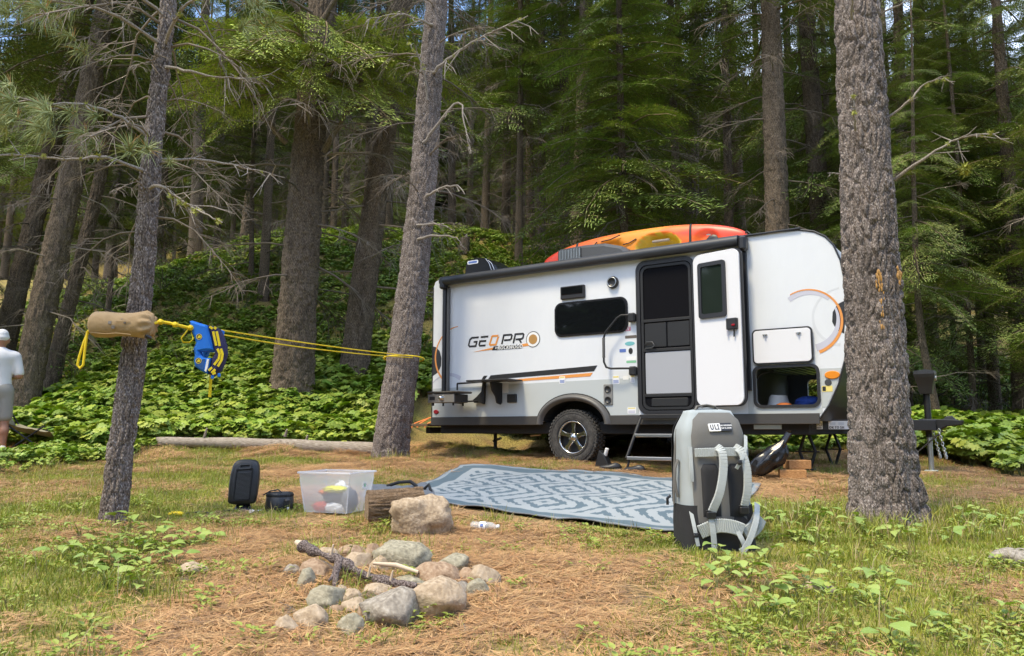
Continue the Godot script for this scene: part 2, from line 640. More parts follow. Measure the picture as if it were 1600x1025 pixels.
func grass_tuft(count: int, h0: float, h1: float, spread: float, sd: int) -> ArrayMesh:
	rng.seed = sd
	var b := MB.new()
	for i in count:
		var a := rnd(0, TAU)
		var r := spread * sqrt(rnd(0, 1))
		var p := V(cos(a) * r, -.008, sin(a) * r)
		var h := rnd(h0, h1)
		var lean := V(rnd(-1, 1), 0, rnd(-1, 1)) * h * .55
		var tint := rnd(0, 1)
		b.col(Color(.24, .33, .035).lerp(Color(.46, .48, .075), tint))
		if rng.randf() < .12: b.col(Color(.46, .38, .20))
		var s := V(rnd(-1, 1), 0, rnd(-1, 1)).normalized() * rnd(.0013, .0026)
		var m := p + V(0, h * .6, 0) + lean * .35
		var e := p + V(0, h, 0) + lean
		b.quad(p - s, m - s, m + s, p + s)
		b.tri(m - s, e, m + s)
	return b.mesh(M.blade)


func leaf_shape(b: MB, base: Vector3, tip_dir: Vector3, side: Vector3, l: float, w: float, fold := .25) -> void:
	# a pointed leaf, folded along its midrib
	var up := side.cross(tip_dir).normalized()
	var outline := [[.0, .0], [.12, .55], [.33, 1.0], [.62, .78], [.85, .36]]
	var tip := base + tip_dir * l - up * l * .12
	var mids := []
	for o in outline:
		mids.append(base + tip_dir * l * o[0] + up * sin(o[0] * PI) * l * .06)
	for sg in [-1.0, 1.0]:
		for i in 4:
			var p: Vector3 = mids[i] + (side * sg * w * .5 + up * w * fold * .5) * outline[i][1]
			var q: Vector3 = mids[i + 1] + (side * sg * w * .5 + up * w * fold * .5) * outline[i + 1][1]
			if sg > 0:
				b.quad(mids[i], mids[i + 1], q, p)
			else:
				b.quad(mids[i], p, q, mids[i + 1])
			if i == 3:
				if sg > 0:
					b.tri(mids[4], tip, q)
				else:
					b.tri(mids[4], q, tip)


func lobed_leaf(b: MB, c: Vector3, dir: Vector3, up: Vector3, size: float) -> void:
	# palmate leaf of five pointed lobes (three triangles each)
	var s := up.cross(dir).normalized()
	for k in 7:
		var a := (k - 3) * .62
		var l := size * (1.0 - absf(k - 3) * .13)
		var t := (dir * cos(a) + s * sin(a)).normalized()
		var w := up.cross(t).normalized()
		var m := c + t * l * .55 + up * rnd(-.03, .04) * size
		var e := c + t * l - up * size * rnd(.0, .09)
		b.tri(c, m + w * l * .30, m - w * l * .30)
		b.tri(m - w * l * .30, m + w * l * .30, e)


func forb(sd: int, stems: int, h0: float, h1: float, leaf: float) -> ArrayMesh:
	# leafy woodland plant: stems that carry tiers of toothed leaflets
	rng.seed = sd
	var b := MB.new()
	for i in stems:
		var a := rnd(0, TAU)
		var h := rnd(h0, h1)
		var out := V(cos(a), 0, sin(a))
		var top := out * h * rnd(.25, .75) + V(0, h, 0)
		b.col(Color(.14, .17, .05))
		b.tube(PackedVector3Array([V(0, -.03, 0), top * .55 + V(0, h * .12, 0), top]), PackedFloat32Array([.005, .004, .002]), 4, false)
		b.smooth(false)
		var c := Color(.20, .31, .035).lerp(Color(.40, .47, .07), rnd(0, 1))
		b.col(c)
		var up := (V(rnd(-.55, .55), 1, rnd(-.55, .55)) + out * .35).normalized()
		lobed_leaf(b, top, (out - up * out.dot(up)).normalized(), up, leaf * rnd(.8, 1.15))
		for k in 2:
			var sd2 := 1.0 if k == 0 else -1.0
			var t := (out * .4 + out.cross(V(0, 1, 0)) * sd2).normalized()
			b.col(c.lerp(Color(.12, .22, .035), rnd(0, .5)))
			var up2 := (up + V(rnd(-.4, .4), 0, rnd(-.4, .4)) + t * .3).normalized()
			lobed_leaf(b, top * .93 + t * leaf * .35, (t - up2 * t.dot(up2)).normalized(), up2, leaf * rnd(.6, .95))
	return b.mesh(M.leaf)


func shrub(sd: int) -> ArrayMesh:
	# loose understorey brush: thin stems with small scattered leaves
	rng.seed = sd
	var b := MB.new()
	for i in 9:
		var a := rnd(0, TAU)
		var h := rnd(.5, 1.15)
		var top := V(cos(a) * h * .6, h, sin(a) * h * .6)
		b.col(Color(.15, .115, .08))
		b.tube(PackedVector3Array([V(0, -.05, 0), top * .5 + V(0, .08, 0), top]), PackedFloat32Array([.008, .005, .002]), 3, false)
		b.smooth(false)
		for k in 26:
			var p := top * rnd(.3, 1.05) + V(rnd(-.16, .16), rnd(-.08, .12), rnd(-.16, .16))
			var t := V(rnd(-1, 1), rnd(-.4, .3), rnd(-1, 1)).normalized()
			var s := t.cross(V(0, 1, 0)).normalized()
			b.col(Color(.055, .115, .02).lerp(Color(.14, .22, .045), rnd(0, 1)))
			var l := rnd(.04, .085)
			b.quad(p, p + t * l * .5 + s * l * .32, p + t * l, p + t * l * .5 - s * l * .32)
	return b.mesh(M.leaf)


func on_ground(x: float, z: float, turn: float, s: float, tilt := 0.0) -> Transform3D:
	var bs := Basis(V(0, 1, 0), turn).scaled(V(s, s, s))
	if tilt > 0.0:
		bs = Basis(V(rnd(-1, 1), 0, rnd(-1, 1)).normalized(), rnd(0, tilt)) * bs
	return Transform3D(bs, V(x, gh(x, z), z))


func build_cover() -> void:
	# needle litter and grass of the clearing, thicker where the eye can pick blades apart
	var np := [needle_patch(70, .20, 1), needle_patch(70, .20, 2), needle_patch(70, .20, 3)]
	rng.seed = 21
	var pl := [[], [], []]
	for i in 9500:
		var d := sqrt(rnd(6.0, 130.0))
		var x := rnd(-.78, .78) * d
		if green(x, -d) > rnd(.10, .95) or keep_out(x, -d): continue
		if patch.get_noise_2d(x * 2.6 - 31.0, d * 2.6) < -.22: continue
		var t := on_ground(x, -d, rnd(0, TAU), rnd(.8, 1.3))
		var nrm := V(gh(x - .1, -d) - gh(x + .1, -d), .2, gh(x, -d - .1) - gh(x, -d + .1)).normalized()
		t.basis = Basis(Quaternion(V(0, 1, 0), nrm)) * t.basis
		pl[i % 3].append(t)
	for k in 3:
		tag(many(self, "pine_needle_litter", np[k], pl[k]), "fallen brown pine needles strewn over the clearing", "needles", "", "stuff")
	var gr := [grass_tuft(34, .010, .035, .10, 4), grass_tuft(26, .018, .060, .10, 5), grass_tuft(22, .06, .16, .08, 6)]
	var gp := [[], [], []]
	var gc := [[], [], []]
	for i in 30000:
		var d := sqrt(rnd(6.0, 135.0))
		var x := rnd(-.78, .78) * d
		if green(x, -d) < rnd(.06, .85) or keep_out(x, -d): continue
		var kind := i % 2
		if x > 1.7 and x < 4.6 and d > 5.0 and d < 6.4 and rng.randf() < .30: kind = 2
		elif rng.randf() < .025: kind = 2
		gp[kind].append(on_ground(x, -d, rnd(0, TAU), rnd(.7, 1.25)))
		var tint := .75 + .35 * patch.get_noise_2d(x * 4, d * 4)
		gc[kind].append(Color(tint * rnd(.9, 1.2), tint, tint * .9))
	for k in 3:
		tag(many(self, "grass", gr[k], gp[k], gc[k]), "short yellow green grass growing in patches through the litter", "grass", "", "stuff")
	# fallen twigs
	var tw := []
	rng.seed = 31
	for i in 260:
		var d := sqrt(rnd(8.0, 110.0))
		var x := rnd(-.74, .74) * d
		if keep_out(x, -d): continue
		var t := on_ground(x, -d, rnd(0, TAU), rnd(.10, .34))
		t.basis = t.basis * Basis(V(1, 0, 0), rnd(0, TAU)).scaled(V(1, .3, 1))
		t.origin.y += .012
		tw.append(t)
	tag(many(self, "fallen_twigs", deads[4], tw), "thin dead twigs lying on the needle litter", "twigs", "", "stuff")
	# tiny yellow-green seedlings
	rng.seed = 33
	var b := MB.new()
	for i in 14:
		var a := rnd(0, TAU)
		var r := rnd(.005, .05)
		var p := V(cos(a) * r, rnd(.012, .055), sin(a) * r)
		var t := V(cos(a), rnd(-.1, .5), sin(a)).normalized()
		b.col(Color(.22, .30, .045).lerp(Color(.34, .38, .07), rnd(0, 1)))
		leaf_shape(b, p, t, t.cross(V(0, 1, 0)).normalized(), rnd(.024, .042), rnd(.014, .024))
	var sprig := b.mesh(M.leaf)
	var sp := []
	for i in 2600:
		var d := sqrt(rnd(6.5, 42.0))
		var x := rnd(-.74, .74) * d
		if keep_out(x, -d) or green(x, -d) < rnd(.05, .75): continue
		if patch.get_noise_2d(x * 2.2 + 11, d * 2.2) < -.05: continue
		sp.append(on_ground(x, -d, rnd(0, TAU), rnd(.6, 1.25)))
	tag(many(self, "seedling_sprigs", sprig, sp), "small yellow green seedlings sprouting among the needles", "seedlings", "", "stuff")


func build_bank() -> void:
	# leafy ground cover on the bank behind the trailer, then brush higher up
	var fb := [forb(51, 16, .18, .36, .105), forb(52, 18, .15, .33, .095), forb(53, 14, .24, .42, .125)]
	rng.seed = 54
	var pl := [[], [], []]
	var cl := [[], [], []]
	var tries := 0
	while tries < 42000:
		tries += 1
		var x := rnd(-15.0, 14.0)
		var d := rnd(8.2, 27.0)
		var edge := 11.35 + .25 * nz.get_noise_2d(x * 3, 5.0)
		if x < -4.2: edge = lerpf(8.7, edge, sstep(-5.6, -4.7, x))
		if x > -1.9 and x < 5.3:
			# clear of the trailer and of the trodden strip round it
			var q := Vector2(x + 1.12, 10.95 - d)
			var lx := q.x * cos(deg_to_rad(34)) + q.y * sin(deg_to_rad(34))
			var off := -q.x * sin(deg_to_rad(34)) + q.y * cos(deg_to_rad(34))
			if off > -2.55 and lx > -.9 and lx < 6.9: continue
			if off > -2.6: continue
		elif x >= 5.3:
			edge = 8.5 + .4 * nz.get_noise_2d(x * 4, 2.0)
		if d < edge: continue
		if Vector2(x + 7.35, d - 11.5).length() < .75: continue
		var low := x < -4.4 and d < 11.2
		if x > -8.8 and x < -6.5 and d > 9.5 and d < 12.0: continue
		var dens := 1.0
		if d > 16.5: dens = .72 + .9 * patch.get_noise_2d(x * .8, d * .8)
		if d > 21.0: dens += .45
		if d < edge + .6: dens = .55
		if rng.randf() > dens: continue
		var k := tries % 3
		var s := rnd(.65, 1.05) * (1.0 - .55 * sstep(14.0, 17.0, d))
		if d < edge + .6: s *= .62
		if low: s *= .5
		pl[k].append(on_ground(x, -d, rnd(0, TAU), s, .25))
		var t := rnd(.78, 1.15)
		cl[k].append(Color(t * rnd(.85, 1.15), t, t))
	# a closer carpet along the foot of the bank
	for i in 6500:
		var x := rnd(-12.0, 12.5)
		var d := rnd(11.5, 16.5)
		if x > -1.9 and x < 6.0: continue
		if x >= 6.0: d -= 2.2
		if x > -8.8 and x < -6.5 and d < 12.0: continue
		pl[i % 3].append(on_ground(x, -d, rnd(0, TAU), rnd(.55, .9), .2))
		var g := rnd(.85, 1.25)
		cl[i % 3].append(Color(g * rnd(.9, 1.15), g, g * .9))
	for k in 3:
		tag(many(self, "ground_cover_plants", fb[k], pl[k], cl[k]), "leafy green undergrowth covering the bank behind the camp", "undergrowth", "", "stuff")
	var sh := [shrub(61), shrub(62)]
	var sp := [[], []]
	rng.seed = 63
	for i in 260:
		var x := rnd(-16.0, 16.0)
		var d := rnd(15.0, 34.0)
		if d > 21.5 and d < 27.0 and rng.randf() < .7: continue
		if patch.get_noise_2d(x * .9 + 30, d * .9) < -.12: continue
		sp[i % 2].append(on_ground(x, -d, rnd(0, TAU), rnd(.6, 1.25)))
	for k in 2:
		tag(many(self, "brush", sh[k], sp[k]), "dark thin stemmed brush growing on the shaded bank", "brush", "", "stuff")


# ---------------------------------------------------------------- trees

func along(pts: PackedVector3Array, t: float) -> Vector3:
	# smooth curve through the points
	var m := pts.size() - 1
	var f := clampf(t, 0, 1) * m
	var i := mini(int(f), m - 1)
	var w := f - i
	return pts[i].cubic_interpolate(pts[i + 1], pts[maxi(i - 1, 0)], pts[mini(i + 2, m)], w)


func at_height(pts: PackedVector3Array, y: float) -> Vector3:
	# the point of a trunk's centre line at a height
	var m := pts.size() - 1
	var i := 0
	while i < m - 1 and pts[i + 1].y < y: i += 1
	var w := clampf((y - pts[i].y) / maxf(pts[i + 1].y - pts[i].y, 1e-4), 0, 1)
	var p := pts[i].cubic_interpolate(pts[i + 1], pts[maxi(i - 1, 0)], pts[mini(i + 2, m)], w)
	return V(p.x, y, p.z)


func trunk_mesh(pts: PackedVector3Array, r0: float, r1: float, sides: int, rows: int, bark: Material, rough: float, plate: Vector2, flare: float, sd: int, rows_to := 1.0) -> ArrayMesh:
	# a tapered trunk with uneven bark; rows_to: share of the length that gets nine tenths of the rows
	var pos := PackedVector3Array()
	var cols := PackedColorArray()
	var idx := PackedInt32Array()
	var reach := pts[pts.size() - 1].y - pts[0].y
	for j in rows + 1:
		var v := float(j) / rows
		var t := v / .9 * rows_to if v < .9 else lerpf(rows_to, 1.0, (v - .9) / .1)
		if rows_to >= 1.0: t = v
		var y := t * reach
		var c := at_height(pts, pts[0].y + y)
		var r := lerpf(r0, r1, pow(t, .85))
		for i in sides + 1:
			var a := TAU * (i % sides) / sides
			var rr := r
			rr *= 1.0 + flare * exp(-y / (r0 * 1.3)) * (.55 + .45 * sin(a * 5.0 + sd) * sin(a * 2.0 + sd * 2.0))
			rr *= 1.0 + .05 * nz.get_noise_3d(cos(a) * 3.0 + sd * 9.0, y * 1.3, sin(a) * 3.0)
			var q := Vector3(cos(a) * r, y, sin(a) * r)
			var tint := 1.0
			if rough > 0.0:
				var warp := nz.get_noise_3d(q.x * 14.0 + sd, q.y * 9.0, q.z * 14.0) * plate.x * .8
				var cn := cell_noise.get_noise_3d((q.x + warp) / plate.x + sd * 3.1, q.y / plate.y, (q.z + warp) / plate.x) + 1.0
				rr += rough * (clampf(cn * 3.6, 0.0, 1.0) * (.8 + .6 * nz.get_noise_3d(q.x * 16.0, q.y * 7.0, q.z * 16.0)) - .6 + .30 * nz.get_noise_3d(q.x * 55.0, q.y * 24.0, q.z * 55.0 + sd))
			tint = .95 + .45 * nz.get_noise_3d(q.x * 7.0 + sd, q.y * 2.5, q.z * 7.0) + .45 * nz.get_noise_3d(q.x * 30.0 + sd, q.y * 12.0, q.z * 30.0)
			pos.append(c + Vector3(cos(a) * rr, 0, sin(a) * rr))
			cols.append(Color(tint, tint * .985, tint * .97))
	for j in rows:
		for i in sides:
			var a := j * (sides + 1) + i
			idx.append_array([a, a + sides + 1, a + sides + 2, a, a + sides + 2, a + 1])
	var arr := []
	arr.resize(Mesh.ARRAY_MAX)
	arr[Mesh.ARRAY_VERTEX] = pos
	arr[Mesh.ARRAY_COLOR] = cols
	arr[Mesh.ARRAY_INDEX] = idx
	var me := ArrayMesh.new()
	me.add_surface_from_arrays(Mesh.PRIMITIVE_TRIANGLES, arr)
	var st := SurfaceTool.new()
	st.create_from(me, 0)
	st.generate_normals()
	me = st.commit()
	me.surface_set_material(0, bark)
	return me


func fir_bough(sd: int, dense: int, fresh := 0.0) -> ArrayMesh:
	# a drooping spray one metre long: side twigs set with small flat needle shoots
	rng.seed = sd
	var b := MB.new()
	var axis := PackedVector3Array()
	for i in 7:
		var s := i / 6.0
		axis.append(V(s, .10 * s - .34 * s * s, rnd(-.03, .03) * s))
	b.col(Color(.10, .075, .05))
	b.tube(axis, PackedFloat32Array([.012, .011, .009, .007, .005, .004, .002]), 4, false)
	b.smooth(false)
	for i in dense:
		var s := .08 + .92 * i / dense
		var o := along(axis, s)
		for sg in [-1.0, 1.0]:
			var l := (.46 * (1.0 - s * .72)) * rnd(.6, 1.15)
			var ang := rnd(.75, 1.15)
			var dir := V(cos(ang), rnd(-.42, .02), sin(ang) * sg).normalized()
			var n := int(l / .017)
			for k in n:
				var f := (k + .5) / n
				var p := o + dir * l * f + V(0, -.12 * l * f * f, 0)
				var ks := 1.0 if k % 2 == 0 else -1.0
				var t := (dir * .75 + V(-dir.z, rnd(-.55, .45), dir.x) * ks * .8).normalized()
				var wd := t.cross(V(rnd(-.4, .4), 1, rnd(-.4, .4))).normalized() * rnd(.0034, .0062)
				var len := rnd(.045, .085) * (1.0 - f * .35)
				var c := Color(.075, .128, .026).lerp(Color(.195, .245, .052), rnd(0, 1))
				if rng.randf() < .10: c = Color(.12, .10, .05)
				var m := p + t * len * .5
				if fresh > 0.0 and f > .6 and rng.randf() < fresh:
					c = Color(.22, .30, .06)
				b.col(c)
				b.quad(p, m + wd, p + t * len, m - wd)
	return b.mesh(M.needles)


func pine_tuft(sd: int, count := 80, l0 := .10, l1 := .17) -> ArrayMesh:
	# a burst of long needles round a shoot that points along +x
	rng.seed = sd
	var b := MB.new()
	for i in count:
		var a := rnd(0, TAU)
		var open := rnd(.25, 1.75)
		var t := V(cos(open), sin(open) * cos(a), sin(open) * sin(a)).normalized()
		var l := rnd(l0, l1)
		var p := V(rnd(-.05, .03), 0, 0)
		var s := t.cross(V(rnd(-1, 1), rnd(-1, 1), rnd(-1, 1)).normalized()).normalized() * .0024
		b.col(Color(.20, .25, .09).lerp(Color(.38, .42, .19), rnd(0, 1)))
		if rng.randf() < .08: b.col(Color(.42, .25, .10))
		var m := p + t * l * .5
		var e := p + t * l + V(0, -.15 * l, 0)
		b.quad(p - s, m - s, m + s, p + s)
		b.tri(m - s, e, m + s)
	return b.mesh(M.needles)


func pine_bough(sd: int) -> ArrayMesh:
	rng.seed = sd
	var b := MB.new()
	b.col(Color(.16, .12, .09))
	b.tube(PackedVector3Array([V(0, 0, 0), V(.5, .05, 0), V(1, .16, 0)]), PackedFloat32Array([.014, .01, .006]), 4, false)
	b.smooth(false)
	for i in 13:
		var s := rnd(.35, 1.0)
		var o := V(s, .15 * s * s, 0) + V(0, rnd(-.1, .12), rnd(-.38, .38)) * (1.15 - s)
		var dir := (o - V(s - .4, 0, 0)).normalized()
		for k in 40:
			var t := (dir * rnd(-.1, 1.2) + V(rnd(-1, 1), rnd(-.8, 1), rnd(-1, 1))).normalized()
			var w := t.cross(V(0, 1, .3)).normalized() * .003
			b.col(Color(.10, .15, .045).lerp(Color(.19, .25, .08), rnd(0, 1)))
			b.tri(o - w, o + t * rnd(.1, .17), o + w)
	return b.mesh(M.needles)


func dead_branch(sd: int, twigs := 10, droop := .35, r := .012) -> ArrayMesh:
	rng.seed = sd
	var b := MB.new()
	var axis := PackedVector3Array()
	for i in 6:
		var s := i / 5.0
		axis.append(V(s, rnd(-.02, .02) - droop * s * s, rnd(-.06, .06) * s))
	var g := rnd(.75, 1.3)
	b.col(Color(g, g * .97, g * .93))
	b.tube(axis, PackedFloat32Array([r, r * .8, r * .62, r * .45, r * .3, r * .12]), 5, false)
	for i in twigs:
		var s := rnd(.2, .98)
		var o := along(axis, s)
		var l := rnd(.18, .5) * (1.1 - s * .6)
		var a := rnd(-1.3, 1.3)
		var d := V(cos(a), rnd(-.9, .25), sin(a)).normalized()
		var m := o + d * l * .55
		var e := o + d * l + V(0, -l * rnd(.0, .45), 0)
		b.tube(PackedVector3Array([o, m, e]), PackedFloat32Array([r * .35, r * .25, r * .1]), 3, false)
		for k in 2:
			var d2 := (d + V(rnd(-.8, .8), rnd(-.9, .2), rnd(-.8, .8))).normalized()
			b.tube(PackedVector3Array([m, m + d2 * l * .35, m + d2 * l * .55 + V(0, -l * .12, 0)]), PackedFloat32Array([r * .2, r * .16, r * .08]), 3, false)
	return b.mesh(M.twig)


func lichen_clump(sd: int, size: float, count := 60) -> ArrayMesh:
	rng.seed = sd
	var b := MB.new()
	for i in count:
		var t := V(rnd(-1, 1), rnd(-1.2, 1), rnd(-1, 1)).normalized()
		var p := V(rnd(-1, 1), rnd(-1, 1), rnd(-1, 1)) * size * .35
		var s := t.cross(V(.3, 1, .2)).normalized() * size * .11
		b.col(Color(.32, .34, .06).lerp(Color(.46, .47, .13), rnd(0, 1)))
		b.tri(p - s, p + t * size * rnd(.5, 1.0), p + s)
	return b.mesh(M.lichen)


var boughs := []
var fresh_boughs := []
var deads := []
var pine_boughs := []
var lichens := []


func make_tree_pieces() -> void:
	for k in 4: boughs.append(fir_bough(100 + k, 36))
	for k in 2: fresh_boughs.append(fir_bough(110 + k, 34, .5))
	for k in 5: deads.append(dead_branch(120 + k, 8 + k * 2, [.15, .4, .6, .3, .05][k]))
	for k in 2: pine_boughs.append(pine_bough(130 + k))
	for k in 2: lichens.append(lichen_clump(135 + k, .055))


func ring_places(o: Array, path: PackedVector3Array, y0: float, y1: float, count: int, l0: float, l1: float, r: float, pitch0: float, pitch1: float, taper := 1.0) -> void:
	# places round a trunk, from height y0 to y1, for boughs that point outwards
	var reach := path[path.size() - 1].y
	var a := rnd(0, TAU)
	for i in count:
		var f := (i + rnd(-.4, .4)) / count
		var y := lerpf(y0, y1, clampf(f, 0, 1))
		a += 2.4 + rnd(-.5, .5)
		var l := lerpf(l0, l1, pow(clampf(f, 0, 1), taper)) * rnd(.65, 1.15)
		var c := at_height(path, y)
		var bs := Basis(V(0, 1, 0), a) * Basis(V(0, 0, 1), rnd(pitch0, pitch1)) * Basis(V(1, 0, 0), rnd(-.35, .35))
		o.append(Transform3D(bs.scaled_local(V(l, l, l)), c + V(cos(a), 0, -sin(a)) * r * (1.0 - y / reach) * .9))


func straight(reach: float, lean: Vector2, bow := 0.0) -> PackedVector3Array:
	var p := PackedVector3Array()
	for i in 6:
		var t := i / 5.0
		p.append(V(lean.x * reach * t + bow * sin(t * PI), reach * t, lean.y * reach * t))
	return p


func conifer(called: String, label: String, group: String, x: float, d: float, dia: float, reach: float, o := {}) -> Node3D:
	# o: lean, crown (height where green boughs start), len, n, dead, dead_from, tint, bark, sides, rows, rough, flare, path
	var t := thing(called, label, "tree", V(x, gh(x, -d) - .12, -d), 0.0, group)
	rng.seed = hash(Vector2(x, d))
	var path: PackedVector3Array = o.get("path", straight(reach, o.get("lean", Vector2(rnd(-.012, .012), rnd(-.012, .012))), rnd(-.15, .15)))
	var sd := rng.randi() % 97
	put(t, "trunk", trunk_mesh(path, dia * .5, dia * .09, o.get("sides", 14), o.get("rows", 22), M[o.get("bark", "bark_fir")], o.get("rough", 0.0), o.get("plate", Vector2(.05, .16)), o.get("flare", .35), sd, o.get("rows_to", 1.0)))
	rng.seed = hash(Vector2(d, x))
	var crown: float = o.get("crown", reach * .4)
	var n: int = o.get("n", 70)
	var L: float = o.get("len", 2.6)
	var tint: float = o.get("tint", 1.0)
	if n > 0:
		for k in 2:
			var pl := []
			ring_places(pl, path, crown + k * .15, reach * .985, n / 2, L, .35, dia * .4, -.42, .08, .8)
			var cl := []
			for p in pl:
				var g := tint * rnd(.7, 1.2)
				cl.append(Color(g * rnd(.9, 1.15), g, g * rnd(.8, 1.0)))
			many(t, "crown", boughs[(sd + k) % boughs.size()], pl, cl)
	var nd: int = o.get("dead", 26)
	if nd > 0:
		var pl := []
		ring_places(pl, path, o.get("dead_from", 1.6), crown + 2.5, nd, o.get("dead_len", 1.5), o.get("dead_len", 1.5) * 1.1, dia * .42, -.35, .25)
		var cl := []
		for p in pl:
			var g := rnd(.5, 1.25)
			cl.append(Color(g, g, g))
		many(t, "dead_branches", deads[sd % deads.size()], pl, cl)
	return t


func limb(t: Node3D, pts: Array, r: float, twigs: int, sd: int, wood := "dead_wood", lichen := 0, called := "branch") -> MeshInstance3D:
	# one branch through world points, with side twigs; a part of tree t
	rng.seed = sd
	var b := MB.new()
	var p := PackedVector3Array()
	for q in pts:
		p.append(q - t.position)
	var n := p.size() * 4
	var curve := PackedVector3Array()
	var radii := PackedFloat32Array()
	for i in n:
		var f := float(i) / (n - 1)
		curve.append(along(p, f) + V(rnd(-1, 1), rnd(-1, 1), rnd(-1, 1)) * r * .5)
		radii.append(lerpf(r, r * .22, f) * rnd(.85, 1.15))
	b.tube(curve, radii, 7, true)
	var L := p[0].distance_to(p[p.size() - 1])
	for i in twigs:
		var f := rnd(.2, .98)
		var o := along(p, f)
		var dir := (along(p, minf(f + .05, 1.0)) - along(p, f - .05)).normalized()
		var d := (dir * .6 + V(rnd(-.8, .8), rnd(-1.0, .45), rnd(-.8, .8))).normalized()
		var l := L * rnd(.10, .30)
		var m := o + d * l * .5 + V(0, rnd(-.1, .1) * l, 0)
		var e := o + d * l + V(rnd(-.2, .2), rnd(-.35, .1), rnd(-.2, .2)) * l
		b.tube(PackedVector3Array([o, m, e]), PackedFloat32Array([r * .4, r * .3, r * .14]), 5, false)
		var d2 := (d + V(rnd(-.9, .9), rnd(-.9, .4), rnd(-.9, .9))).normalized()
		b.tube(PackedVector3Array([m, m + d2 * l * .5]), PackedFloat32Array([r * .24, r * .1]), 4, false)
	var o2 := put(t, called, b, M[wood])
	for i in lichen:
		var c := put(o2, "lichen", lichens[i % 2], null, along(p, rnd(.15, 1.0)) + V(0, rnd(-.02, .01), 0))
		var s := rnd(.25, .7)
		c.scale = V(s, s, s)
		c.rotation = V(rnd(0, 6), rnd(0, 6), 0)
	return o2


func tuft_at(t: Node3D, mesh: Mesh, at: Vector3, dir: Vector3, s: float) -> void:
	var o := put(t, "needle_tuft", mesh, null, at - t.position)
	var x := dir.normalized()
	var z := x.cross(V(0, 1, 0)).normalized()
	o.basis = Basis(x, z.cross(x), z).scaled_local(V(s, s, s))


